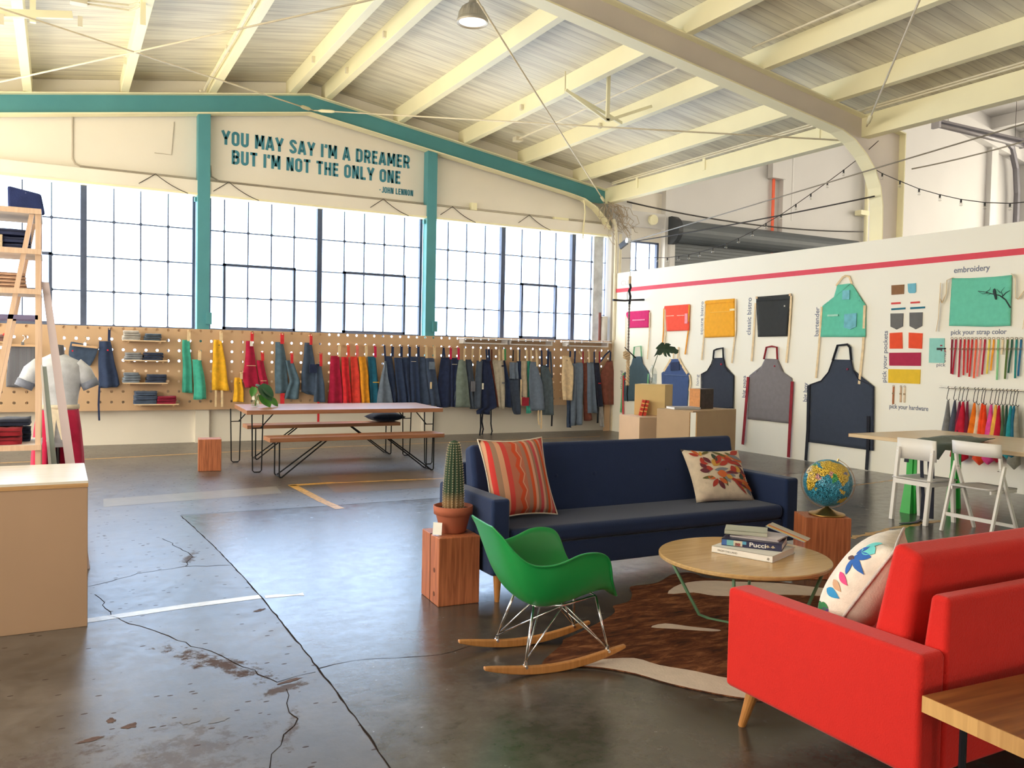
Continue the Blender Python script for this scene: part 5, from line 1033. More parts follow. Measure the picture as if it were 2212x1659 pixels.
for i, (lab, col, rows, straps, yp) in enumerate(HANG):
    t = thing('apron', lab, 'apron' if 'cloth hanging' not in lab and 'hem showing' not in lab else 'cloth', (0,0,0), 0, 'aprons hanging on the pegboard wall')
    folds = 1.0+.13*(i*5 % 4); depth = .075
    mt = stripe_cloth() if col == 'stripe' else cloth(col, COL[col], var=.16)
    if col == 'stripe' or 'tilted' in lab: depth = .02
    body = hang_cloth(rows, yp+.03, depth, 100+i, folds).build('body', mt, t, smooth=True)
    for (sc_, w, pts) in straps:
        q = MB(); q.ribbon([(x, yp-.025 if j else yp-.03, z) for j, (x, z) in enumerate(pts)], w*.95, .012, (1,0,0))
        up = pts[0][1] > pts[-1][1] and pts[-1][1] > rows[0][0]-.25
        q.build('strap' if up else 'tie', cloth('strap_'+sc_, SCOL[sc_]), t)
        if up and i < 24 or ('navy denim apron hanging left' in lab and up):
            x, z = pts[0]; MB().tube([(x,14.93,z-.02),(x,14.74,z-.015)], .011, 10).build('peg', PEGW, pb)
    zt = rows[0][0]
    def patch(nm, c, x0, x1, z0, z1, y=None, m_=None):
        y = y if y is not None else yp-.052
        MB().hexa([(x0,y,z0),(x1,y,z0),(x1,y+.02,z0),(x0,y+.02,z0),(x0,y,z1),(x1,y,z1),(x1,y+.02,z1),(x0,y+.02,z1)]).build(nm, m_ or cloth(nm+'_'+c, SCOL.get(c, COL.get(c, (230,225,215)))), t)
    xl, xr = rows[0][1], rows[0][2]
    if 'white price tag' in lab: patch('price_tag', 'white', xl+.055, xl+.10, zt-.09, zt-.005, yp-.05, PAPERW); patch('stitching', 'cream', xl+.0, xl+.15, zt-.425, zt-.417, yp-.065)
    if 'half hidden' in lab: patch('stitching', 'cream', xl+.06, xl+.16, zt-.355, zt-.347, yp-.065)
    if 'patch pocket' in lab: patch('pocket', 'darknavy', xl+.07, xl+.20, zt-.53, zt-.38, yp-.055)
    if 'mustard' in lab: patch('stitching', 'yellow', xl+.09, xl+.20, zt-.475, zt-.462, yp-.058)
    if 'chest line' in lab: patch('stitching', 'white', xl+.01, xl+.10, zt-.095, zt-.087, yp-.04)
    if 'white stitch line' in lab: patch('stitching', 'white', xl+.01, xl+.11, zt-.125, zt-.117, yp-.04)
    if 'square chest pocket' in lab: patch('pocket', 'greydenim', xl+.04, xl+.15, zt-.21, zt-.07, yp-.045); patch('tie', 'cream', xl+.06, xl+.09, zt-.58, zt-.45, yp-.06)
    if 'striped pocket' in lab: patch('pocket', 'x', xl+.09, xl+.19, zt-.62, zt-.42, yp-.055, stripe_cloth())
    if 'crimson block' in lab: patch('hem_block', 'crimson', rows[-1][1]-.002, rows[-1][2]+.004, rows[-1][0]-.17, rows[-1][0]+.002, yp-.03)
    if 'pale grey upper half' in lab: hang_cloth([(rows[0][0]+.33,rows[0][1]-.0,rows[0][2]-.04),(rows[0][0],rows[0][1]+.01,rows[0][2]-.02)], yp+.02, .06, 7).build('upper_half', cloth('slateblue', COL['slateblue']), t, smooth=True)
    if 'dark pocket mark' in lab: patch('label', 'black', xl+.05, xl+.09, zt-.13, zt-.10, yp-.08); patch('pocket_trim', 'darkslate', xl+.06, xl+.14, zt-.46, zt-.44, yp-.095)
    if 'two black ties' in lab: patch('label', 'white', xl-.02, xl+.01, zt-.58, zt-.46, yp-.06)
    if 'red label' in lab: patch('label', 'red', xl+.09, xl+.15, zt-.44, zt-.42, yp-.055)
    if 'small dark button' in lab or 'golden' in lab or 'scooped' in lab: MB().sphere((xl+.07,yp-.045,zt-.09), .010, 8, 6).build('button', plain('dark_button', (60,48,44), .4), t)
    if 'trailing low' in lab or 'tilted' in lab: MB().box((lerp(xl,xr,.75),yp-.045,zt-.14), (.022,.01,.022)).build('label', cloth('red_label', (206,40,56)), t)
# clip hangers holding the striped apron and the tilted waist apron
for lab, x0, x1, z, tilt in (('wooden clip hanger holding the striped apron', -.655, -.285, 1.585, 0.0), ('tilted wooden clip hanger holding the denim waist apron', .19, .55, 1.592, .10)):
    t = thing('clip_hanger', lab, 'hanger'); xc = (x0+x1)/2
    m = MB(); m.box((xc,14.79,z), (x1-x0,.03,.035), rot=Euler((0,tilt,0))); m.build('bar', wood('hanger_wood', (206,166,126), (220,184,146), 'X'), t)
    m = MB(); m.tube([(xc,14.80,z+.02),(xc+.005,14.80,z+.07),(xc+.03,14.80,z+.10),(xc+.025,14.80,z+.14),(xc,14.82,z+.15),(xc-.01,14.93,z+.15)], .006, 6); m.box((xc,14.78,z+.03), (.04,.02,.05)); m.build('hook', CHROME, t)
t = folded('small brown folded pouch with a red dot at the picture edge of the pegboard', (-.73,14.80,1.64), (.10,.14,.11), ('fold_brown', (120,92,92)), 55, 'pouch', name='pouch')
MB().sphere((.02,-.075,.105), .02, 10, 8).build('dot', plain('red_dot', (226,48,48), .5), t)
MB().span((-.80,14.72,1.62), (-.67,14.93,1.638)).build('small_ledge', PEGW, pb)
# four small wooden shelves with folded aprons
SHELF = [(.906,1.532,1.685,'highest'),(.914,1.570,1.370,'second'),(.914,1.564,1.010,'third'),(1.076,1.733,.668,'lowest')]
STK = {0: [(.90,1.16,(190,186,184),4,.038,'pale grey'),(1.22,1.47,(80,94,112),3,.038,'dark slate')], 1: [(.93,1.19,(150,154,164),4,.030,'mid grey'),(1.20,1.50,(52,62,90),3,.042,'navy')],
       2: [(.91,1.16,(120,132,150),4,.040,'blue grey'),(1.25,1.55,(56,66,92),3,.045,'dark navy')], 3: [(1.07,1.41,(72,86,112),3,.070,'slate blue'),(1.40,1.70,(142,30,58),3,.042,'crimson')]}
ORD = {3: ['bottom','middle','top'], 4: ['bottom','second','third','top']}
for s, (x0, x1, z, nm) in enumerate(SHELF):
    sh = thing('wall_shelf', '%s of the four small birch shelves pegged to the pegboard' % nm, 'shelf')
    MB().span((x0,14.60,z), (x1,14.928,z+.018)).build('board', wood('small_shelf', (222,192,156), (234,208,176), 'X'), sh, bevel=.004)
    m = MB()
    for x in (x0+.08, x1-.08): m.tube([(x,14.62,z-.012),(x,14.93,z-.012)], .011, 8)
    m.build('dowel', PEGW, sh)
    for (a, b, c, n_, h, cn) in STK[s]:
        for j in range(n_):
            folded('%s layer of the %s folded aprons on the %s small shelf' % (ORD[n_][j], cn, nm), ((a+b)/2+.006*((j*7) % 3-1), 14.76, z+.019+j*h*1.0), (b-a-.01*j, .26, h*.98), ('st_'+cn.replace(' ', '_'), c), 300+s*20+j, group='folded aprons on the %s small shelf' % nm, rz=.05*((j*5) % 3-1))
# white hanging rails
RAILW = plain('rail_white', (232,230,234), .35); WIRE = plain('hanger_wire', (196,194,198), .3, .6)
for (a, b, z), lab in (((6.85,7.80,1.872),'white wall rail with wire hangers, nearest the teal post'), ((7.85,8.83,1.868),'middle white wall rail with wire hangers'), ((9.20,10.20,1.868),'white wall rail with wire hangers by the partition corner')):
    t = thing('hanging_rail', lab, 'rail', (0,0,0), 0, 'white hanging rails')
    MB().span((a-.03,14.62,z), (b+.03,14.93,z+.022)).build('top_shelf', RAILW, t, bevel=.004)
    MB().span((a,14.70,z-.085), (b,14.73,z-.062)).build('bar', RAILW, t)
    for x in (a, b-.03): MB().span((x,14.70,z-.085), (x+.03,14.92,z)).build('bracket', RAILW, t)
    for i in range(9):
        x = a+.06+i*(b-a-.12)/8; m = MB(); m.tube([(x,14.715,z-.06),(x+.012,14.715,z-.052),(x+.02,14.715,z-.075),(x,14.73,z-.13),(x-.004,14.74,z-.19)], .0028, 5); m.build('hook', WIRE, t)
# ================================================================== aprons and samples on the white partition
XW = 10.459
def wall_plate(name, poly, th, m, parent, x=None, bev=0):
    x = XW if x is None else x
    return MB().prism(poly, 'x', x-th, x).build(name, m, parent, bevel=bev)
def wstrap(t, c, pts, w, x=10.435, nm='strap'):
    MB().ribbon([(x+(.006 if i % 2 else -.004), y, z) for i, (y, z) in enumerate(pts)], w, .006, (0,1,0)).build(nm, cloth('strap_'+c, SCOL[c]) if c in SCOL else cloth('strap_'+c, COL.get(c, (226,206,176))), t)
def cloth_plate(poly, m, t, name='body'):
    # the apron as a shallow pillow of cloth pinned to the wall, its surface rippling a little
    bm = bmesh.new(); vs = [bm.verts.new((0, y, z)) for y, z in smooth_edge(poly)]; bm.faces.new(vs)
    bmesh.ops.triangulate(bm, faces=bm.faces[:])
    for _ in range(4): bmesh.ops.subdivide_edges(bm, edges=[e for e in bm.edges if e.calc_length() > .06], cuts=1, use_grid_fill=False); bmesh.ops.triangulate(bm, faces=bm.faces[:])
    for v in bm.verts:
        n_ = noise.noise(Vector((v.co.y*2.3, v.co.z*1.6, 3.1+poly[0][0]))); v.co.x = XW-.016-.012*(n_+.3)
    me = bpy.data.meshes.new(name); bm.to_mesh(me); bm.free(); me.materials.append(m); me.polygons.foreach_set('use_smooth', [True]*len(me.polygons))
    o = bpy.data.objects.new(name, me); C.objects.link(o); o.parent = t
    d = o.modifiers.new('solid', 'SOLIDIFY'); d.thickness = .006; d.offset = 0
    return o
def smooth_edge(poly): return poly
WA = [('magenta', 'short magenta half apron with a pink pocket stripe on the partition', (206,44,112), 'short half apron'), ('coral', 'coral waist apron with white stitching and a pink towel tab', (250,92,72), ''), ('yellow', 'yellow bistro apron pinned beside the black one on the partition', (244,176,54), ''),
      ('black', 'black classic bistro apron with cream ties on the partition', (58,60,62), ''), ('teal_bib', 'teal bib apron with pale blue pockets pinned high on the partition', (106,202,178), ''), ('standard', 'grey blue bib apron with mint neck strap near the hanging rope', (74,98,116), ''),
      ('denim', 'blue denim bib apron behind the monstera leaf', (70,92,144), ''), ('long', 'long charcoal bib apron with black trim above the display plinth', (56,62,78), ''), ('grey', 'mid grey bib apron with dark red straps on the partition', (128,124,130), ''),
      ('big', 'very large charcoal blue bib apron reaching almost to the floor', (62,70,88), ''), ('embro', 'teal half apron embroidered with a bird on a bare branch', (112,204,180), '')]
WT_ = {}
for k_, lab, c, _ in WA:
    t = thing('apron', lab, 'apron', (0,0,0), 0, 'sample aprons pinned on the partition'); WT_[k_] = t
    cloth_plate(WALLP[k_], cloth('wall_'+k_, c, var=.05), t)
def wp(t, nm, c, y0, y1, z0, z1, x=10.425, m_=None): MB().span((x-.004,y1,z0), (x+.008,y0,z1)).build(nm, m_ or cloth('wp_%d_%d_%d' % c, c), t)
t = WT_['magenta']; wp(t, 'pocket_stripe', (250,150,180), 14.18, 13.76, 2.335, 2.36); wstrap(t, 'cream', [(14.42,2.45),(14.43,2.0),(14.40,1.55)], .02); wstrap(t, 'cream', [(13.62,2.49),(13.63,2.0),(13.66,1.55)], .025)
t = WT_['coral']; wp(t, 'stitching', (250,214,196), 13.08, 12.86, 2.395, 2.405); wp(t, 'stitching', (250,214,196), 12.76, 12.55, 2.395, 2.405); wp(t, 'towel_tab', (248,160,176), 12.53, 12.45, 2.24, 2.43); wstrap(t, 'amber', [(13.17,2.55),(13.18,2.1),(13.2,1.7)], .03); wstrap(t, 'cream', [(13.13,2.5),(13.12,2.05),(13.16,1.66)], .03); wstrap(t, 'amber', [(12.42,2.59),(12.44,2.1),(12.50,1.66)], .035)
t = WT_['yellow']; wp(t, 'pocket_line', (250,206,110), 11.82, 11.30, 2.425, 2.432); wp(t, 'towel_tab', (250,232,190), 11.32, 11.20, 2.44, 2.475); wp(t, 'waistband', (236,164,44), 11.96, 11.23, 2.585, 2.60); wstrap(t, 'cream', [(11.98,2.6),(12.0,2.0),(12.03,1.56)], .035); wstrap(t, 'cream', [(11.19,2.64),(11.18,2.1),(11.24,1.52)], .035)
t = WT_['black']; wp(t, 'waistband', (48,50,52), 10.68, 9.95, 2.575, 2.59); wp(t, 'label', (220,220,214), 10.06, 10.04, 2.46, 2.485); wp(t, 'tab', (226,196,160), 10.70, 10.66, 2.62, 2.66); wp(t, 'tab', (226,196,160), 9.96, 9.92, 2.63, 2.67); wstrap(t, 'cream', [(10.71,2.55),(10.74,2.0),(10.76,1.56)], .04); wstrap(t, 'cream', [(9.92,2.63),(9.95,2.0),(9.98,1.55)], .04)
t = WT_['teal_bib']; wp(t, 'pocket', (126,196,214), 8.90, 8.77, 2.52, 2.66); wstrap(t, 'cream', [(9.03,2.74),(8.92,2.86),(8.86,2.88)], .03); wstrap(t, 'cream', [(8.74,2.75),(8.80,2.86),(8.86,2.88)], .03)
MB().prism([(8.85,2.30),(8.63,2.31),(8.63,2.11),(8.73,2.07),(8.85,2.10)], 'x', 10.418, 10.43).build('pocket', cloth('wp_pock', (120,190,210)), t); wp(t, 'stitching', (170,222,206), 9.17, 8.97, 2.275, 2.305); wstrap(t, 'cream', [(9.29,2.43),(9.33,1.8),(9.36,1.32)], .035); wstrap(t, 'cream', [(8.50,2.42),(8.51,1.8),(8.55,1.26)], .04)
t = WT_['standard']; wstrap(t, 'mint', [(14.13,1.6),(14.10,1.80),(13.88,1.82),(13.86,1.6)], .03) if False else MB().ribbon([(10.43,14.13,1.58),(10.43,14.10,1.80),(10.43,13.88,1.82),(10.43,13.85,1.60)], .035, .008, (1,0,0)).build('neck_strap', cloth('mint', (150,214,178)), t)
MB().ribbon([(10.43,14.46,1.25),(10.43,14.49,.7),(10.43,14.52,.42)], .05, .008, (0,1,0)).build('tie', cloth('mint2', (118,186,136)), t); MB().ribbon([(10.425,13.60,1.26),(10.425,13.62,.9),(10.42,13.66,.2)], .045, .008, (0,1,0)).build('tie', cloth('mint2', (118,186,136)), t); wp(t, 'label', (206,60,50), 14.42, 14.30, 1.11, 1.14)
MB().ribbon([(10.42,14.44,1.2),(10.42,14.44,.7),(10.42,14.42,.38),(10.42,14.36,.26)], .035, .008, (0,1,0)).build('tie', cloth('redtie', (240,70,90)), t)
t = WT_['denim']; MB().prism([(12.92,1.50),(12.66,1.52),(12.64,1.36),(12.90,1.34)], 'x', 10.418, 10.43).build('pocket', cloth('denim_pocket', (48,60,96)), t); wp(t, 'stitching', (100,120,166), 13.1, 12.4, 1.255, 1.265); wstrap(t, 'cream', [(12.92,1.56),(13.02,1.45),(13.12,1.33)], .05); wstrap(t, 'cream', [(12.68,1.58),(12.60,1.46),(12.42,1.30)], .05); wstrap(t, 'cream', [(12.85,1.57),(12.84,1.80)], .03); wstrap(t, 'cream', [(12.72,1.58),(12.71,1.80)], .04); wstrap(t, 'cream', [(12.36,1.28),(12.33,1.12),(12.36,.98)], .04)
def trim_line(t, poly, idx, c, w=.016):
    MB().tube([(10.428,)+tuple(poly[i]) for i in idx], w/2, 6).build('trim', cloth('trim_'+c, SCOL.get(c, COL.get(c))), t)
t = WT_['long']; P_ = WALLP['long']; trim_line(t, P_, (9,8,7), 'black'); trim_line(t, P_, (0,9), 'black'); trim_line(t, P_, (1,2,3,4,5), 'black'); trim_line(t, P_, (7,6), 'black'); MB().tube([(10.425,11.715,1.59),(10.425,11.70,1.74),(10.425,11.62,1.765),(10.425,11.47,1.785),(10.425,11.45,1.60)], .016, 8).build('neck_strap', cloth('strap_black', SCOL['black']), t); wp(t, 'label', (190,48,70), 11.52, 11.49, 1.48, 1.51)
t = WT_['grey']; MB().tube([(10.425,10.47,1.6),(10.425,10.42,1.80),(10.425,10.30,1.815),(10.425,10.19,1.80),(10.425,10.17,1.60)], .016, 8).build('neck_strap', cloth('darkred', (150,44,56)), t)
for pts in ([(10.82,1.29),(10.85,.8),(10.90,.12)], [(9.83,1.25),(9.845,.7),(9.86,.02)]): MB().ribbon([(10.42,y,z) for y, z in pts], .055, .010, (0,1,0)).build('tie', cloth('darkred', (150,44,56)), t)
wp(t, 'label', (190,40,56), 10.24, 10.22, 1.48, 1.50)
t = WT_['big']; P_ = WALLP['big']; trim_line(t, P_, (0,9,8,7,6), 'blacknavy', .02); trim_line(t, P_, (1,2,3,4,5), 'blacknavy', .02); MB().tube([(10.425,9.04,1.6),(10.425,8.96,1.83),(10.425,8.78,1.845),(10.425,8.73,1.80),(10.425,8.70,1.61)], .018, 8).build('neck_strap', cloth('strap_black', SCOL['black']), t)
for pts in ([(9.49,1.2),(9.48,.5),(9.50,.0)], [(8.36,.8),(8.35,.3),(8.36,.005)]): MB().ribbon([(10.42,y,max(.01,z)) for y, z in pts], .05, .010, (0,1,0)).build('tie', cloth('strap_black', SCOL['black']), t)
wp(t, 'label', (130,50,80), 8.78, 8.75, 1.46, 1.49)
t = WT_['embro']
for pts in ([(7.12,2.73),(7.20,2.70),(7.21,2.52),(7.26,2.40),(7.30,2.47),(7.29,2.67),(7.31,2.2),(7.33,2.02)], [(6.34,2.72),(6.29,2.66),(6.28,2.42),(6.24,2.40),(6.18,2.50),(6.14,2.60),(6.15,2.3),(6.17,2.03)]):
    MB().ribbon([(10.43-.01*(i % 2),y,z) for i, (y, z) in enumerate(pts)], .035, .006, (1,.6,0)).build('tie', cloth('strap_cream', SCOL['cream']), t)
BR = plain('branch_thread', (44,58,62), .8); m = MB()
for pts, r in (([(6.335,2.30),(6.40,2.40),(6.48,2.46),(6.56,2.48),(6.66,2.51),(6.76,2.53)], .009), ([(6.45,2.44),(6.40,2.49),(6.35,2.515)], .006), ([(6.44,2.45),(6.46,2.51),(6.42,2.56)], .004), ([(6.47,2.49),(6.52,2.54)], .004), ([(6.66,2.51),(6.61,2.54),(6.60,2.57)], .004), ([(6.63,2.50),(6.70,2.49),(6.77,2.53)], .004), ([(6.59,2.49),(6.64,2.47)], .003)):
    m.tube([(10.425,)+p for p in pts], [r*(1-.6*i/(len(pts)-1)) for i in range(len(pts))], 6)
m.build('branch_embroidery', BR, t)
m = MB(); m.prism([(6.515,2.41),(6.53,2.41),(6.55,2.47),(6.565,2.51),(6.56,2.54),(6.545,2.55),(6.535,2.53),(6.525,2.48)], 'x', 10.416, 10.43); m.build('bird_embroidery', BR, t)
SWC = dict(swbrown=(146,108,78), swblue=(120,190,214), swred=(220,84,84), swteal=(48,118,146), swgrey=(112,112,114), coralred=(238,88,58), swcrim=(178,52,84), swyel=(236,196,60), aqua=(150,212,206))
for lab, c, poly in SWATCH:
    nm = 'sample_card' if 'card' in lab else ('trim_strip' if 'strip' in lab else 'pocket_swatch')
    o = wall_plate(nm, poly, .010, cloth('sw_'+c, SWC[c], var=.05), None)
    tag(o, lab+' on the partition' if 'partition' not in lab else lab, 'fabric sample', 'fabric samples on the partition')
    if 'card' in lab:
        for (y0, z0, w_, h_, cc) in ((7.28,1.82,.03,.02,(150,60,70)),(7.33,1.77,.08,.03,(60,58,60)),(7.26,1.78,.06,.018,(60,58,60)),(7.22,1.78,.02,.018,(60,58,60)),(7.27,1.755,.02,.018,(120,60,64)),(7.22,1.75,.02,.018,(150,120,110))):
            MB().span((10.446,y0-w_,z0), (10.45,y0,z0+h_)).build('print', plain('card_print_%d' % cc[0], cc, .7), o)
STC = dict(crimdk=(132,36,52), crim=(178,40,62), red=(206,52,52), coral=(238,100,72), pink=(238,140,132), swyel=(232,206,90), amber=(240,160,50), mint=(138,204,146), creamcloth=(226,206,170), olive=(88,112,56), pine=(44,88,72), tealdk=(44,134,132), petrol=(44,104,144))
NM = ['dark crimson','crimson','deep crimson','bright red','warm red','brick red','coral','pink','raspberry','yellow','orange','mint green','short cream','olive green','pine green','teal','petrol blue']
for i, (c, pts) in enumerate(STRAPS):
    nxt = 'first of its row' if i == 0 else 'next to the %s one' % NM[i-1]
    t = thing('strap_sample', '%s strap sample on a metal ring, %s' % (NM[i], nxt), 'strap', (0,0,0), 0, 'strap colour samples')
    MB().ribbon([(10.445-.008*j,y,z) for j, (y, z) in enumerate(pts)], .023, .006, (0,1,0)).build('strap', cloth('smp_'+c, STC[c]), t)
    y, z = pts[0]; m = MB(); m.tube([(10.44,y+.018*math.cos(a),z+.014+.014*math.sin(a)) for a in [2*PI*q/12 for q in range(13)]], .003, 5); y2, z2 = pts[1]; m.tube([(10.432,y2-.02,z2),(10.432,y2+.02,z2),(10.432,y2+.02,z2-.02),(10.432,y2-.02,z2-.02),(10.432,y2-.02,z2)], .003, 5); m.build('ring', plain('ring_bronze', (150,126,100), .35, .7), t)
for i, (lab, y, c) in enumerate((('leather hardware strap, first of the three small hardware samples', 7.98, (176,110,76)), ('tan hardware strap in the middle of the small hardware samples', 7.86, (212,180,150)), ('cream hardware strap nearest the hooks of the small hardware samples', 7.80, (226,206,180)))):
    t = thing('hardware_sample', lab, 'strap', (0,0,0), 0, 'hardware samples')
    MB().span((10.448,y-.012,1.03-(.03 if i == 0 else 0)), (10.458,y+.012,1.25)).build('strap', cloth('hw%d' % i, c), t); MB().span((10.444,y-.016,1.14), (10.447,y+.016,1.16)).build('buckle', plain('ring_bronze', (150,126,100), .35, .7), t); MB().tube([(10.45,y+.014*math.cos(a),1.255+.012*math.sin(a)) for a in [2*PI*q/10 for q in range(11)]], .003, 5).build('ring', plain('ring_bronze', (150,126,100), .35, .7), t)
# napkins on hooks
m = MB(); t = thing('hook_rail', 'chrome rail carrying black S hooks and coloured napkins', 'rail')
z0, y0 = NAPK[0][1][0][1], NAPK[0][1][0][0]; z1, y1 = NAPK[-1][1][0][1], NAPK[-1][1][0][0]
zr = (z0+z1)/2+.03
MB().tube([(10.34,y0+.12,zr),(10.34,4.6,zr)], .012, 10).build('bar', CHROME, t)
for y in (y0+.08, 4.7): MB().tube([(10.34,y,zr),(10.46,y,zr)], .012, 8).build('bracket', CHROME, t)
NPC = dict(npgrey=(130,130,134), npslate=(76,80,98), npplum=(116,40,66), npcrim=(190,30,56), nporange=(248,124,36), npcream=(226,206,180), npred=(240,76,36), npmag=(228,76,150), npamber=(238,178,80), npgreen=(84,110,84), npforest=(48,82,72), npteal=(40,146,156), npblue=(36,100,130), npgrey2=(150,148,136))
NN = ['grey','dark slate','plum','crimson','dark plum','bright orange','cream','orange red','fiery red','hot pink','amber','deep crimson','moss green','forest green','turquoise','petrol blue','stone grey']
for i, (c, P_) in enumerate(NAPK):
    t = thing('napkin', '%s napkin hanging from a hook, %s' % (NN[i], 'first on the chrome rail' if i == 0 else 'next after the %s one' % NN[i-1]), 'napkin', (0,0,0), 0, 'coloured napkins on hooks')
    (yt, zt), (ya, za), (yl, zl), (yr, zr_), (yb, zb) = P_
    xc = 10.34+.0*i; zt2 = za
    rows = []
    for (cy, cz, hw) in ((ya, za, .010), (lerp(ya, (yl+yr)/2, .4), lerp(za, zl, .4), abs(yl-yr)*.28), ((yl+yr)/2, zl, abs(yl-yr)*.5+.015), (yb, lerp(zl, zb, .6), abs(yl-yr)*.26), (yb, zb, .006)):
        rows.append([(xc+.06*math.sin(a)*min(1, hw/.05)*(1+.25*math.sin(3*a+i)), cy+1.25*hw*math.cos(a), cz) for a in [2*PI*q/14 for q in range(14)]])
    m = MB(); m.grid(rows, close_v=True); m.build('cloth', cloth(c, NPC[c], var=.18), t, smooth=True)
    m = MB(); zt_ = zr; m.tube([(10.325,ya,zt_),(10.34,ya,zt_+.016),(10.355,ya,zt_),(10.35,ya+.01,zt_-.05),(10.33,ya+.012,za+.03),(10.322,ya,za+.012),(10.34,ya-.01,za),(10.355,ya-.012,za+.02)], .0045, 6); m.build('hook', plain('hook_black', (40,40,44), .35, .5), t)
# painted words on the partition
INKW = plain('hand_lettering', (120,128,152), .8)
lt = thing('wall_lettering', 'blue grey hand lettered words beside the samples on the partition', 'lettering')
def horiz(s, y0, z, w, h, **k): fit_text(s, INKW, (XW-.001, y0, z), (0,-1,0), (0,0,1), w, h, lt, name='lettering', depth=.001, **k)
def vert(s, y, z0, w, h, **k): fit_text(s, INKW, (XW-.001, y, z0), (0,0,1), (0,1,0), w, h, lt, name='lettering', depth=.001, **k)
horiz('embroidery', 7.13, 2.765, .49, .10, offset=.012); horiz('pick your strap color', 7.14, 1.955, .75, .085, offset=.012); horiz('pick your hardware', 8.04, .915, .61, .085, offset=.012); horiz('pick', 7.33, 1.535, .13, .06)
vert('pick your pockets', 8.09, 1.30, .74, .09, offset=.012); vert('ones', 7.20, 1.60, .16, .05); vert('big boy', 9.52, .94, .30, .11, offset=.015); vert('big papa', 10.89, .93, .38, .10, offset=.012); vert('bartender', 9.36, 1.975, .455, .085, offset=.012); vert('classic bistro', 10.83, 2.01, .64, .10, offset=.012)
vert('square bistro', 12.03, 2.03, .61, .10); vert('long', 12.10, 1.09, .20, .10); vert('standard', 14.52, .915, .38, .09)
fit_text('CUS', plain('faint_ink', (190,188,192), .8), (XW-.001, 14.66, 3.09), (0,-1,0), (0,0,1), .36, .10, lt, name='lettering', depth=.001)
# the quote on the gable
ql = thing('wall_lettering', 'large teal capital letter quote painted on the gable between the teal posts', 'lettering')
QT = plain('quote_teal', (66,136,158), .7)
def arc(cx, cz, rx, rz, a0, a1, n=7): return [(cx+rx*math.cos(math.radians(a0+(a1-a0)*k/n)), cz+rz*math.sin(math.radians(a0+(a1-a0)*k/n))) for k in range(n+1)]
def glyphs(w):   # narrow capitals as centre lines in a box w wide and 1 high
    a = .085; b = w-a; mz = .5; r = min(.17, (b-a)/2)
    ring = arc(b-r,1-a-r,r,r,0,90)+arc(a+r,1-a-r,r,r,90,180)+arc(a+r,a+r,r,r,180,270)+arc(b-r,a+r,r,r,270,360); ring += [ring[0], ring[1]]
    G = {'O': [ring], 'U': [[(a,1)]+arc(a+r,a+r,r,r,180,270)+arc(b-r,a+r,r,r,270,360)+[(b,1)]], 'I': [[(a,0),(a,1)]], '-': [[(0,.45),(w*.6,.45)]], '’': [[(a,1),(a,.86),(a-.05,.74)]],
      'Y': [[(a-.03,1),(w/2,.42)],[(b+.03,1),(w/2,.42)],[(w/2,.46),(w/2,0)]], 'A': [[(a-.03,0),(w/2-.02,1)],[(b+.03,0),(w/2+.02,1)],[(a+.08,.27),(b-.08,.27)]],
      'M': [[(a,0),(a,1)],[(a+.02,1),(w/2,.2)],[(b-.02,1),(w/2,.2)],[(b,0),(b,1)]], 'N': [[(a,0),(a,1)],[(a+.02,1),(b-.02,0)],[(b,0),(b,1)]], 'T': [[(0,1-a),(w,1-a)],[(w/2,0),(w/2,1)]],
      'H': [[(a,0),(a,1)],[(b,0),(b,1)],[(a,mz),(b,mz)]], 'L': [[(a,0),(a,1)],[(a,a),(w,a)]], 'E': [[(a,0),(a,1)],[(a,a),(w,a)],[(a,1-a),(w,1-a)],[(a,.53),(w-.04,.53)]], 'J': [[(b,1)]+arc(b-r,a+r,r,r,0,-90)+arc(a+r,a+r,r,r,270,190)],
      'D': [[(a,0),(a,1)],[(a,1-a)]+arc(b-r,1-a-r,r,r,90,0)+arc(b-r,a+r,r,r,0,-90)+[(a,a)]], 'R': [[(a,0),(a,1)],[(a,1-a)]+arc(b-r,1-a-r,r,r,90,0)+arc(b-r,.47+r,r,r,0,-90)+[(a,.47)],[(b-.12,.47),(b+.01,0)]],
      'B': [[(a,0),(a,1)],[(a,1-a)]+arc(b-r-.01,1-a-.13,r,.13,90,0)+arc(b-r-.01,.53+.12,r,.12,0,-90)+[(a,.53)],[(b-r,.53)]+arc(b-r,.53-.15,r,.15,90,0)+arc(b-r,a+.15,r,.15,0,-90)+[(a,a)]],
      'S': [arc(b-r,1-a-r,r,r,-10,90)+arc(a+r,1-a-r,r,r,90,215)+arc(b-r,a+r+.02,r,r,35,-90)+arc(a+r,a+r,r,r,270,170)]}
    return G
WID = {'I': .17, '’': .15, '-': .3, 'M': .62, ' ': .22, 'A': .54, 'Y': .54, 'E': .42, 'L': .42, 'T': .48, 'J': .42, 'S': .49, 'R': .50}
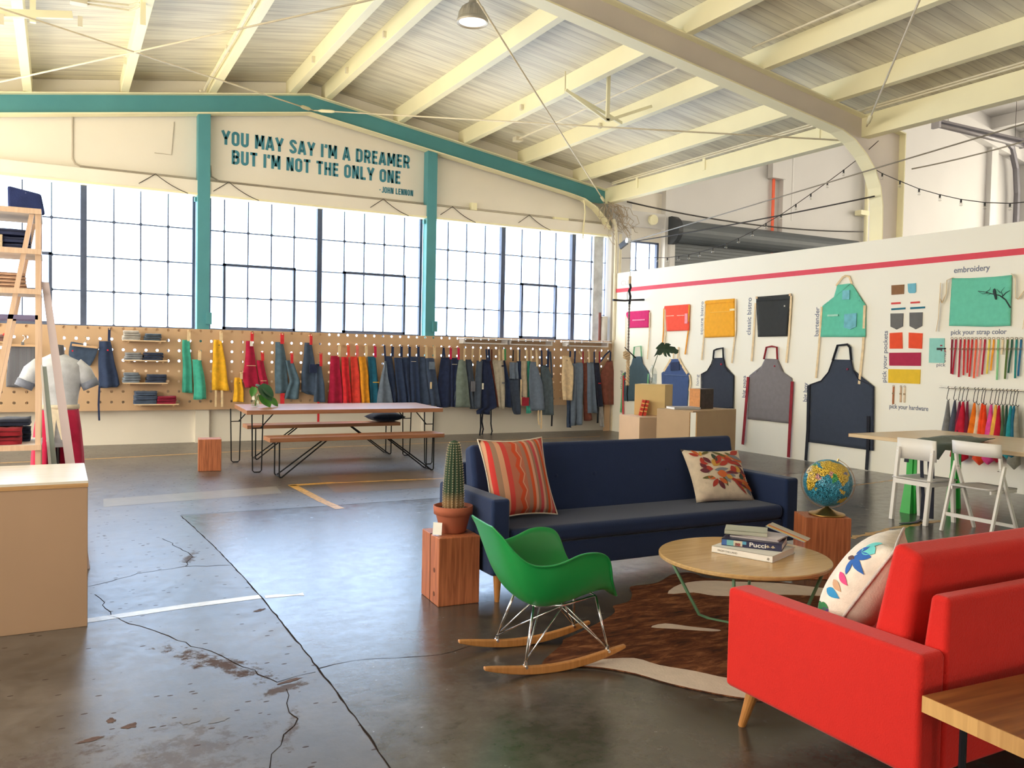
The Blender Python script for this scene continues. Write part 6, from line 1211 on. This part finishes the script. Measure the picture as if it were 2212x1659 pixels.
def q_(s, x, z, w, h, thick):
    tot = sum(WID.get(c, .5)+.105 for c in s)-.105; k = w/tot; cx = x; m = MB()
    for c in s:
        wd = WID.get(c, .5)
        for st in glyphs(wd).get(c, []):
            Q_ = [Vector((cx+p[0]*k, z+p[1]*h)) for p in st]; vs = []; fs = []; n_ = len(Q_)
            for i_, p in enumerate(Q_):
                d = Q_[min(i_+1, n_-1)]-Q_[max(i_-1, 0)]; d.normalize(); nn = Vector((-d.y, d.x))*thick*h/2
                for e, yy in ((nn,15.195),(-nn,15.195),(-nn,15.2),(nn,15.2)): vs.append((p.x+e.x, yy, p.y+e.y))
                if i_:
                    for a_ in range(4): fs.append((4*i_-4+a_, 4*i_-4+(a_+1) % 4, 4*i_+(a_+1) % 4, 4*i_+a_))
            fs += [(0,1,2,3), (4*n_-1,4*n_-2,4*n_-3,4*n_-4)]; m.add(vs, fs)
        cx += (wd+.105)*k
    m.build('lettering', QT, ql)
q_('YOU MAY SAY I’M A DREAMER', 2.46, 5.085, 3.42, .238, .20); q_('BUT I’M NOT THE ONLY ONE', 2.63, 4.772, 3.07, .236, .20); q_('-JOHN LENNON', 5.29, 4.572, .67, .112, .18)

# ================================================================== display boxes by the partition
MDF = plain('box_brown', (180,152,120), .6, var=.05, scale=3); BIRCH = plain('box_birch', (218,190,134), .55, var=.04, scale=3); BIRCHP = plain('box_pinkish', (220,188,158), .55, var=.04, scale=3)
def corner_box(name, label, P, z0, z1, mat, edge, open_gap=False):
    t = thing(name, label, 'display box')
    if not open_gap:
        m = MB(); m.prism(P, 'z', z0, z1-.022); m.build('body', mat, t, bevel=.002)
    else:
        for a, b, s in ((P[0], P[1], 1), (P[1], P[2], 0)):
            d = Vector((b[0]-a[0], b[1]-a[1], 0)); ln = d.length; d.normalize(); n_ = Vector((-d.y, d.x, 0))*.02
            A = Vector((a[0],a[1],0))+(d*0 if s else d*.10); B = Vector((b[0],b[1],0))-(d*.06 if s else d*0)
            m = MB(); m.prism([(A.x,A.y),(B.x,B.y),(B.x+n_.x,B.y+n_.y),(A.x+n_.x,A.y+n_.y)], 'z', z0, z1-.022); m.build('side_panel', mat, t)
            q = MB(); q.prism([(B.x,B.y),(B.x+n_.x,B.y+n_.y),(B.x+n_.x+d.x*.002,B.y+n_.y+d.y*.002),(B.x+d.x*.002,B.y+d.y*.002)] if s else [(A.x-d.x*.002,A.y-d.y*.002),(A.x,A.y),(A.x+n_.x,A.y+n_.y),(A.x+n_.x-d.x*.002,A.y+n_.y-d.y*.002)], 'z', z0, z1-.022); q.build('panel_edge', edge, t)
    m = MB(); m.prism(P, 'z', z1-.022, z1); m.build('top', mat, t, bevel=.002)
    return t
corner_box('display_box', 'wide brown open display plinth with a book and box on top', [(7.92,10.10),(8.06,9.45),(9.10,9.68),(8.95,10.34)], 0, .832, MDF, PLYEDGE, True)
corner_box('display_box', 'pale low display box under the yellow birch cube', [(8.02,10.66),(8.95,10.56),(9.02,11.22),(8.09,11.30)], 0, .65, BIRCHP, PLYEDGE)
corner_box('display_box', 'yellow birch cube holding the monstera bottle', [(8.30,11.18),(8.67,10.86),(9.02,11.10),(8.66,11.46)], .652, 1.152, BIRCH, PLYEDGE)
b = book('book', 'grey hardback lying flat on the brown display plinth', (8.22,9.86,.833), -.25, .42, .30, .035, plain('grey_cover', (176,176,178), .5))
def upright_book(name, label, loc, rz, w, d, h, c, cat='book', lean=0, spine=None):
    t = thing(name, label, cat, loc, rz); t.rotation_euler = (0, lean, rz)
    m = MB(); m.span((-w/2,-d/2,0), (-w/2+.003,d/2,h)); m.span((w/2-.003,-d/2,0), (w/2,d/2,h)); m.span((-w/2,-d/2,0), (w/2,-d/2+.004,h)); m.build('cover', c, t); MB().span((-w/2+.003,-d/2+.003,.003), (w/2-.003,d/2-.006,h-.004)).build('pages', PAPERW, t)
    if spine:
        for z in (.25,.5,.75): MB().span((-w/2-.0005,-d/2-.001,h*z), (w/2+.0005,-d/2,h*z+.018)).build('spine_print', spine, t)
    return t
RB = plain('red_spine', (206,60,44), .45); YB = plain('spine_yellow', (236,190,110), .5)
upright_book('book', 'red book leaning on the pale display box, against the birch cube', (8.30,11.02,.652), -.6, .05, .16, .26, RB, lean=.22, spine=YB)
upright_book('book', 'second red book squeezed between its twin and the birch cube', (8.365,11.0,.652), -.6, .05, .16, .25, RB, lean=.20, spine=YB)
t = thing('tea_tin', 'tall box with an orange side and dark printed front on the brown plinth', 'box', (8.62,9.92,.833), .18)
MB().span((-.16,-.10,0), (.16,.10,.30)).build('body', plain('box_dark', (62,52,50), .5, var=.3, scale=18), t, bevel=.003)
MB().span((-.162,-.101,.0), (-.159,.101,.301)).build('orange_side', plain('box_orange', (204,138,80), .5, var=.12, scale=30), t)
# monstera in a bottle
t = thing('plant_bottle', 'single monstera leaf standing in a clear glass bottle on the birch cube', 'plant', (8.62,11.13,1.153))
MB().lathe([(.0,.004),(.065,.004),(.07,.015),(.07,.20),(.05,.25),(.022,.275),(.022,.32)], n=24, cap=False).build('bottle', glass('bottle_glass', (.90,.93,.93), .10), t, smooth=True)
MB().lathe([(.0,.006),(.062,.006),(.066,.016),(.066,.17),(.0,.17)], n=24, cap=False).build('water', glass('water', (.80,.84,.88), .06), t, smooth=True)
MB().tube([(-.02,0,.02),(0,0,.25),(.05,-.02,.42),(.10,-.03,.56)], .006, 8).build('stem', plain('monstera_stem', (72,96,64), .5), t)
MON = [(-.02,.55),(-.09,.50),(-.02,.60),(.0,.64),(-.05,.66),(.03,.73),(.10,.78),(.16,.77),(.13,.70),(.20,.77),(.28,.765),(.34,.74),(.22,.72),(.34,.71),(.44,.70),(.48,.66),(.54,.64),(.53,.58),(.47,.56),(.45,.60),(.38,.57),(.30,.585),(.34,.50),(.28,.52),(.22,.585),(.24,.50),(.18,.52),(.14,.59),(.10,.545),(.05,.53)]
m = MB(); n_ = len(MON); cen = (.2,.65)
def mp_(q, y): return (q[0]*.86+.04, y+.06*(q[0]-.2), q[1]*.86+.02)
vs = [mp_(cen,-.03)]+[mp_(q,-.045-.03*abs(q[1]-.65)) for q in MON]; m.add(vs, [(0,1+i,1+(i+1) % n_) for i in range(n_)])
m.build('leaf', plain('monstera_green', (46,78,58), .4, var=.15), t, solid=.004)
# ================================================================== work table, chairs, draped apron
WTOP = wood('maple_top', (206,178,140), (220,196,160), 'Y', .3, 5)
t = thing('work_table', 'pale maple work table on green metal trestles beside the partition', 'table')
MB().hexa([(7.87,3.6,.745),(9.55,3.6,.745),(9.40,6.55,.745),(7.85,6.55,.745),(7.87,3.6,.782),(9.55,3.6,.782),(9.40,6.55,.782),(7.85,6.55,.782)]).build('tabletop', WTOP, t, bevel=.003)
m = MB(); m.span((7.865,3.6,.744), (7.8695,6.552,.783)); m.span((7.85,6.55,.744), (9.4,6.5535,.783)); m.build('edge', wood('maple_edge', (206,150,90), (222,172,112), 'Y', .5), t)
GM_ = plain('trestle_green', (48,176,70), .4)
for y in (5.85,4.1):
    for x in (7.98,8.72):
        m = MB(); s = .055
        m.hexa([(x-.07,y-.06,0),(x+.05,y-.06,0),(x+.05,y+.06,0),(x-.07,y+.06,0),(x-.02,y-.035,.40),(x+.045,y-.035,.40),(x+.045,y+.035,.40),(x-.02,y+.035,.40)])
        m.hexa([(x-.02,y-.035,.40),(x+.045,y-.035,.40),(x+.045,y+.035,.40),(x-.02,y+.035,.40),(x-.015,y-.035,.745),(x+.05,y-.035,.745),(x+.05,y+.035,.745),(x-.015,y+.035,.745)])
        m.span((x-.005,y-.074,0), (x+.004,y-.03,.74)); m.build('leg', GM_, t)
    MB().span((8.0,y-.015,.26), (8.74,y+.015,.29)).build('crossbar', GM_, t)
CW = plain('chair_white', (236,232,228), .45, var=.015); CWS = plain('chair_seat', (206,202,200), .45)
def folding_chair(label, loc, rz, w=.46, panel=.10):
    t = thing('folding_chair', label, 'chair', loc, rz, 'white wooden chairs at the work table')
    for s in (-1,1):
        x = s*(w/2-.02)
        def bar(m, a, b, tw=.032, th=.022):
            a = Vector(a); b = Vector(b); m.ribbon([a, b], tw, th, (0,1,0))
        m = MB(); bar(m, (x,-.125,.86), (x,-.085,.64)); bar(m, (x,-.085,.64), (x,.22,0)); m.build('front_leg', CW, t)
        m = MB(); bar(m, (x-s*.026,-.165,.66), (x-s*.026,-.245,0)) if False else bar(m, (x+s*.024,-.07,.66), (x+s*.024,-.25,0)); m.build('rear_leg', CW, t)
        MB().tube([(x-.03,-.085,.62),(x+.03,-.085,.62)], .008, 8).build('bolt', CHROME, t)
        m = MB(); m.span((x-s*.025-.008,-.19,.405), (x-s*.025+.008,.20,.435)); m.build('seat_rail', CW, t)
    rows = []
    for i in range(9):
        u = -1+2*i/8; rows.append([(u*(w/2-.045), -.2+.42*k/6, .445-.022*(1-u*u)*math.sin(PI*k/6)+(.0 if k < 5 else -.004*(k-4))) for k in range(7)])
    MB().grid(rows).build('seat', CWS, t, smooth=True, solid=.014)
    rows = []
    for i in range(9):
        u = -1+2*i/8; cv = .035*(1-u*u); rows.append([(u*w/2, -.125-cv-.01+.03*(.86-z)/.2, z) for z in (.865,.865-panel*.5,.865-panel)])
    MB().grid(rows).build('backrest', CW, t, smooth=True, solid=.016)
    MB().span((-w/2+.04,.185,.17-.1), (w/2-.04,.20,.10)).build('front_stretcher', CW, t)
    MB().span((-w/2-.0,-.212,.145), (w/2+.0,-.196,.18)).build('rear_stretcher', CW, t)
    return t
t = thing('wooden_chair', 'white wooden chair with a deep back panel at the work table corner', 'chair', (7.70,5.49,0), -PI/2, 'white wooden chairs at the work table')
for s in (-1,1):
    x = s*.19
    m = MB(); m.hexa([(x-.02,-.24,0),(x+.02,-.24,0),(x+.02,-.20,0),(x-.02,-.20,0),(x-.017,-.16,.74),(x+.017,-.16,.74),(x+.017,-.125,.74),(x-.017,-.125,.74)]); m.build('rear_leg', CW, t, bevel=.004)
    m = MB(); m.hexa([(x-.018,.20,0),(x+.018,.20,0),(x+.018,.235,0),(x-.018,.235,0),(x-.02,.16,.42),(x+.02,.16,.42),(x+.02,.20,.42),(x-.02,.20,.42)]); m.build('front_leg', CW, t, bevel=.004)
    MB().span((x-.012,-.19,.375), (x+.012,.18,.42)).build('seat_rail', CW, t)
    MB().tube([(x,-.168,.70),(x,-.150,.70)], .008, 8).build('bolt', CHROME, t)
MB().span((-.19,.165,.375), (.19,.19,.42)).build('seat_rail', CW, t); MB().span((-.19,-.20,.375), (.19,-.175,.42)).build('seat_rail', CW, t)
rows = [[(-.215+.43*i/8, -.20+.42*k/6, .432-.016*math.sin(PI*i/8)*math.sin(PI*k/6)) for k in range(7)] for i in range(9)]
MB().grid(rows).build('seat', CWS, t, smooth=True, solid=.014)
rows = [[(-.215+.43*i/8, -.125+.05*(1-(i/4-1)**2)*.6-.06*(z-.62), z) for z in (.83,.73,.62)] for i in range(9)]
MB().grid(rows).build('backrest', CW, t, smooth=True, solid=.014)
folding_chair('white folding chair pulled out just behind the red sofa back', (7.67,4.85,0), -PI/2, .47, .125)
t = thing('apron', 'dark olive apron draped over the work table edge, straps trailing to the floor', 'apron')
OLV = cloth('olive_dark', (92,100,90)); rows = []
for i in range(15):
    q = i/14; r = []
    for k in range(9):
        y = 5.80-.50*k/8; w_ = .02*math.sin(6*y+3*q)
        if q < .6: r.append((8.62-1.28*q+.03*math.sin(k), y*(1)+(.1*(.6-q) if k > 4 else -.1*(.6-q)), .800+.018*math.sin(9*q+k)+.03*math.sin(PI*k/8)*math.sin(PI*min(1,q/.6))))
        else: r.append((7.838-.012*math.sin(k*1.3), y+.0, .79-(q-.6)*(.42 if 2 < k < 7 else .16)))
    rows.append(r)
MB().grid(rows).build('body', OLV, t, smooth=True, solid=.006)
DKS = cloth('strap_dark', (48,50,62))
for pts, w_ in (([(7.83,5.52,.74),(7.80,5.48,.4),(7.78,5.46,.02)], .07), ([(7.83,5.62,.70),(7.76,5.56,.5),(7.74,5.52,.25),(7.70,5.50,.012),(7.50,5.42,.010),(7.30,5.44,.010)], .035), ([(7.86,5.80,.74),(7.84,5.80,.55)], .05)):
    MB().ribbon(pts, w_, .008, (0,1,0)).build('strap', DKS, t)
# ================================================================== overhead
ROD = plain('tie_rod', (226,214,188), .5)
def rod_thing(label, a, b, r=.012, m=None, sag=0, turn=None, name='tie_rod', cat='tie rod'):
    t = thing(name, label, cat); MB().cable(a, b, r, sag, 14 if sag else 1).build('rod', m or ROD, t, smooth=True)
    if turn:
        p = Vector(a).lerp(Vector(b), turn); d = (Vector(b)-Vector(a)).normalized(); q = MB()
        q.tube([p-d*.16, p-d*.1, p+d*.1, p+d*.16], [.016,.03,.03,.016], 8); q.build('turnbuckle', CREAM, t)
    return t
AB = (3.96,14.93,5.82); AP = (3.96,8.66,5.74); KR = (10.05,8.66,4.80); KL = (-2.22,8.66,4.80); BR_ = (10.18,14.93,4.85); BL_ = (-2.35,14.93,4.85)
rod_thing('steel tie rod from the teal gable peak toward the upper left', AB, KL, turn=.03); rod_thing('steel tie rod from the teal gable peak to the arched frame on the right', AB, KR, turn=.03)
rod_thing('steel tie rod dropping to the corner end of the teal frame', AP, BR_, turn=.97); rod_thing('steel tie rod rising from the far left of the window wall', AP, BL_)
rod_thing('steel tie rod above the partition starting at the arched frame knee', (10.1,8.30,4.93), (3.96,1.8,5.72), turn=.03); rod_thing('thin tie rod crossing over the right end of the eave beam', (3.96,8.30,5.74), (10.2,1.8,4.9))
# high bay lamp
t = thing('pendant_lamp', 'grey ribbed high bay lamp hanging from the ridge', 'lamp', (4.70,10.0,5.85))
t.scale = (1.2,1.2,1.2)
LM = plain('lamp_grey', (176,170,160), .4, .3)
MB().lathe([(.165,0),(.172,.015),(.168,.035),(.160,.045),(.150,.11),(.115,.17),(.07,.20),(.045,.215),(.04,.24)], n=48, cap=False, ripple=lambda k, z: 1-(.06 if (k % 4 < 2 and .05 < z < .2) else 0)).build('shade', LM, t, smooth=False)
MB().lathe([(.145,.012),(.168,.0),(.172,.004),(.150,.02)], n=48, cap=False).build('rim', plain('lamp_rim', (206,190,160), .4, .3), t, smooth=True)
em, n, l, b = new_mat('lamp_lens'); b.inputs['Base Color'].default_value = (.9,.88,.86,1); b.inputs['Emission Color'].default_value = (1,.95,.9,1); b.inputs['Emission Strength'].default_value = .8; b.inputs['Roughness'].default_value = .2
MB().lathe([(.0,.035),(.08,.03),(.146,.014)], n=40, cap=False).build('lens', em, t, smooth=True)
MB().tube([(0,0,.23),(0,0,.55)], .012, 8).build('stem', LM, t)
# hanging steel brackets
t = thing('roof_hanger', 'cream steel hanger frame under the left roof boards with a junction box', 'bracket')
m = MB(); m.span((-1.2,10.97,5.18), (1.03,11.03,5.26)); ob = m.build('cross_bar', CREAM, t)
ob.rotation_euler = (0,-.168,0); ob.location = (0,0,.037)
for x in (-.25, .88): MB().span((x-.03,10.975,5.24+.169*x), (x+.03,11.035,roofz(x)+.2)).build('hanger', CREAM, t)
m = MB(); m.tube([(.30,11.3,5.66),(.75,11.3,5.70),(.86,11.2,5.72)], .014, 6); m.tube([(.30,11.3,5.62),(.75,11.3,5.64),(.86,11.2,5.68)], .014, 6); m.build('conduit', CONDUIT, t); MB().span((.12,11.24,5.6), (.30,11.36,5.71)).build('junction_box', CONDUIT, t)
for x in (-.55,.22): MB().box((x,10.96,5.25+.169*x), (.05,.03,.12)).build('clamp', CONDUIT, t)
t = thing('roof_hanger', 'cream steel angle bracket hanging from the roof right of centre', 'bracket')
yb = 10.6; s_ = yb/11.5
def pz(x, z): return (x*s_, yb, 1.6+(z-1.6)*s_)
A_ = pz(7.86,6.25); B_ = pz(7.855,5.42); C_ = pz(7.05,5.78); D_ = pz(8.52,5.60); E_ = pz(8.90,6.5)
for nm, a, b2, r in (('post', (A_[0],yb,roofz(A_[0])+.2), B_, .028), ('strut', C_, B_, .022), ('strut', (E_[0]-.15,yb,roofz(E_[0])+.02), B_, .022)): MB().ribbon([a, b2], r*2, .03, (1,0,0)).build(nm, CREAM, t)
MB().ribbon([(C_[0],yb+.02,C_[2]),(D_[0],yb+.5,D_[2])], .05, .03, (0,0,1)).build('cross_bar', CREAM, t)
for x in (C_[0],): MB().ribbon([(x,yb+.02,C_[2]-.02),(x,yb+.02,roofz(x)+.02)], .02, .012, (1,0,0)).build('hanger', CREAM, t)
# conduits under the boards
m = MB(); m.tube([(7.65,14.2,5.66),(7.65,8.7,5.66)], .016, 6); cd = m.build('conduit', CONDUIT, ceil); MB().span((7.58,14.1,5.62), (7.72,14.25,5.70)).build('junction_box', CONDUIT, ceil)
m = MB(); m.tube([(7.9,8.3,5.62),(7.9,1,5.62)], .016, 6); m.build('conduit', CONDUIT, ceil)
m = MB(); m.tube([(2.13,14.92,5.86),(2.14,14.6,5.90),(2.15,13.0,5.90),(2.15,9.0,5.90)], .02, 6); m.tube([(2.06,14.9,5.84),(2.13,14.92,5.86)], .02, 6); m.build('conduit', CONDUIT, ceil)
m = MB()
for x, y in ((2.16,12.9),(2.16,11.1),(3.52,13.3),(4.15,13.6),(4.15,11.8),(.86,13.6),(6.86,12.6),(8.18,12.2)): m.box((x,y,roofz(x)+.10), (.05,.05,.09))
m.build('beam_clamp', CONDUIT, ceil)
m = MB(); m.tube([(.2,15.19,5.30),(.2,15.19,4.55),(.24,15.19,4.48),(.32,15.19,4.45),(2.05,15.19,4.43)], .014, 6); m.tube([(2.28,15.19,4.7),(2.3,15.19,4.52),(2.42,15.19,4.46),(6.15,15.19,4.44)], .014, 6); m.tube([(1.40,15.19,4.80),(1.66,15.19,4.80),(1.70,15.19,5.35)], .006, 5)
for z in (4.41,4.43,4.455): m.tube([(.3,15.17,z),(10.4,15.17,z+.01)], .007, 5)
m.build('conduit', plain('wall_cable', (190,180,168), .6), back)
m = MB()
for x in (1.4,2.55,5.3,6.7,8.4): m.cable((x-.25,15.0,4.24), (x,15.0,4.42), .006, .0, 3); m.cable((x,15.0,4.42), (x+.5,15.0,4.16), .006, .03, 6)
m.build('wire', CABLE_D, back)
m = MB(); m.span((7.15,15.1,4.42), (7.27,15.2,4.56)); m.span((9.05,15.1,4.40), (9.4,15.2,4.46)); m.build('junction_box', CREAM, back)
m = MB(); m.tube([(9.72,15.02,4.85),(9.74,15.0,4.6),(9.70,15.0,4.2),(9.70,15.0,4.05)], .016, 6); m.build('conduit', CREAM, back)
# string lights
BULB = glass('bulb_glass', (.93,.93,.93), .16); SOCK = plain('socket_black', (34,34,36), .5)
def string_lights(label, pts, bulbs, group):
    t = thing('string_light', label, 'string lights')
    MB().tube(pts, .006, 6).build('cord', CABLE_D, t)
    for i, p in enumerate(bulbs):
        p = Vector(p); MB().tube([p+Vector((0,0,.005)), p-Vector((0,0,.042))], .013, 8).build('socket', SOCK, t)
        MB().sphere(p-Vector((0,0,.066)), .025, 10, 8).build('bulb', BULB, t, smooth=True)
S1 = [(8.35,4.78),(8.65,4.61),(8.95,4.47),(9.25,4.34),(9.57,4.21),(9.87,4.09),(10.18,3.97),(10.51,3.87),(10.82,3.77),(11.15,3.69),(11.46,3.63),(11.8,3.585),(12.16,3.55),(12.46,3.53),(12.75,3.53),(13.09,3.53),(13.39,3.56),(13.9,3.60),(14.6,3.66)]
string_lights('string of clear bulbs dipping from the arched frame to the far corner', [(10.42,y,z) for y, z in S1], [(10.42,y,z) for y, z in S1[1:-2]], 's')
S2 = [(8.58,4.47),(8.37,4.33),(8.07,4.17),(7.76,4.01),(7.44,3.88),(7.13,3.77),(6.8,3.68),(6.47,3.62),(6.1,3.60),(5.7,3.62)]
string_lights('string of clear bulbs running right from the arched frame above the partition', [(10.55,y,z) for y, z in S2], [(10.55,y,z) for y, z in S2[1:-1]], 's')
# cables, boom and hanging rope near the corner
rod_thing('black cable stretched from the corner pulley to the arched frame', (10.3,14.30,3.94), (10.5,8.45,4.01), .011, CABLE_D, .03, name='cable', cat='cable')
rod_thing('grey rope running from the corner pulley past the arched frame', (10.3,14.36,3.93), (10.3,5.6,4.55), .010, CABLE_G, .0, name='cable', cat='cable')
rod_thing('pair of dark wires along the far wall above the roller door', (10.7,14.85,4.90), (18.2,14.95,4.92), .016, CABLE_D, .16, name='cable', cat='cable')
rod_thing('tan cable from the arched frame knee out to the right', (11.1,8.3,4.45), (11.9,5.2,5.0), .010, CABLE_G, .10, name='cable', cat='cable')
t = thing('pulley', 'black pulley with a white wheel where the corner ropes meet', 'pulley', (10.3,14.36,3.92))
MB().box((0,.02,0), (.05,.26,.12), rot=Euler((-.35,0,0))).build('block', plain('pulley_black', (40,42,52), .5), t, bevel=.01); MB().tube([(-.03,-.12,.06),(.03,-.12,.06)], .055, 16).build('wheel', plain('pulley_white', (220,226,236), .4), t)
t = thing('hanging_rope', 'twisted rope with two black crossbars hanging in the partition corner', 'rope')
RO = plain('rope_tan', (206,182,150), .9, var=.2, scale=60); hx, hy = 10.06, 13.8
def twist(m, z0, z1, r, rr):
    n_ = int(abs(z1-z0)/.012); 
    for ph in (0, PI): m.tube([(hx+rr*math.cos(k*.6+ph), hy+rr*math.sin(k*.6+ph), lerp(z0, z1, k/n_)) for k in range(n_+1)], r, 5)
m = MB(); twist(m, 2.66, 1.70, .010, .010); m.build('rope', plain('rope_dark', (120,112,110), .9), t)
m = MB(); twist(m, 1.66, 1.02, .022, .020); m.build('rope_thick', RO, t)
m = MB()
for k in range(5): m.tube([(hx-.05+.07*math.cos(a), hy-.02+.07*math.sin(a)*.5, 1.62+.02*k-.04+.03*math.sin(a+k)) for a in [2*PI*j/14 for j in range(15)]], .016, 6)
m.build('knot', RO, t)
MB().tube([(9.66,hy,2.71),(9.95,hy,2.71),(10.12,hy,2.73),(10.42,hy,2.75)], [.022,.018,.018,.022], 10).build('crossbar', BLACKM, t)
MB().tube([(9.90,hy-.1,1.78),(10.24,hy,1.58)], [.008,.016], 8).build('crossbar', BLACKM, t)
m = MB(); m.tube([(hx,hy,3.06),(hx+.02,hy,2.98),(hx-.01,hy,2.9),(hx+.02,hy,2.8),(hx,hy,2.64)], .024, 8); m.build('strap_black', BLACKM, t)
m = MB(); m.tube([(hx,hy,3.20),(hx,hy,3.05)], .026, 8); m.build('sleeve', RO, t); MB().tube([(hx,hy,3.9),(hx,hy,3.18)], .004, 5).build('line', CABLE_D, t)
m = MB(); m.tube([(hx+.01,hy,1.02),(hx+.0,hy,.85),(hx+.02,hy,.7)], .014, 6); m.build('rope_end', BLACKM, t)
for s in (-1,): MB().tube([(hx-.05,hy,2.72),(hx-.06,hy,2.85),(hx-.02,hy,2.95)], .006, 5).build('line', CABLE_D, t)
# things on the far wall
t = thing('strap', 'bright orange strap hanging straight down on the far grey wall', 'strap'); MB().span((15.17,15.12,2.5), (15.25,15.14,7.6)).build('webbing', ORANGE, t)
t = thing('meter_box', 'grey electrical box high on the far wall beside the orange strap', 'box'); MB().span((15.06,15.02,5.95), (15.5,15.19,6.75)).build('body', GREYW, t, bevel=.01); MB().tube([(15.75,15.1,5.0),(15.75,15.1,7.5)], .06, 8).build('pipe', GREYW, t)
t = thing('conduit', 'white conduit with two boxes on the far wall left of the arched frame', 'conduit')
MB().tube([(18.35,15.0,3),(18.35,15.0,8)], .05, 8).build('pipe', CREAM, t)
for z in (5.35,6.9): MB().span((18.1,14.95,z), (18.4,15.15,z+.12)).build('junction_box', CREAM, t)
# tube light
t = thing('tube_light', 'grey twin tube light fitting hanging past the arched frame', 'lamp')
MB().tube([(11.63,8.3,5.17),(13.83,8.3,5.15)], .035, 10).build('tube', plain('tube_grey', (166,162,170), .35, .2), t, smooth=True); m = MB(); m.span((11.66,8.26,5.215), (13.83,8.36,5.25)); m.build('reflector', plain('tube_dark', (122,116,126), .5), t)
for x in (11.62,13.84): MB().box((x,8.3,5.2), (.05,.13,.16)).build('end_cap', plain('tube_grey', (166,162,170), .35, .2), t)
for x in (11.9,13.6): MB().tube([(x,8.3,5.25),(x,8.3,8.5)], .004, 5).build('wire', CABLE_D, t)
# roll of paper standing at the window corner
t = thing('paper_roll', 'white paper roll standing on the pegboard top in the corner', 'roll', (10.30,15.02,1.925))
MB().tube([(0,0,0),(0,0,.52)], .075, 16).build('roll', plain('roll_white', (216,214,212), .6), t, smooth=True); MB().tube([(-.1,.02,0),(-.1,.02,.6)], .03, 10).build('core', plain('roll_red', (120,70,66), .6), t)
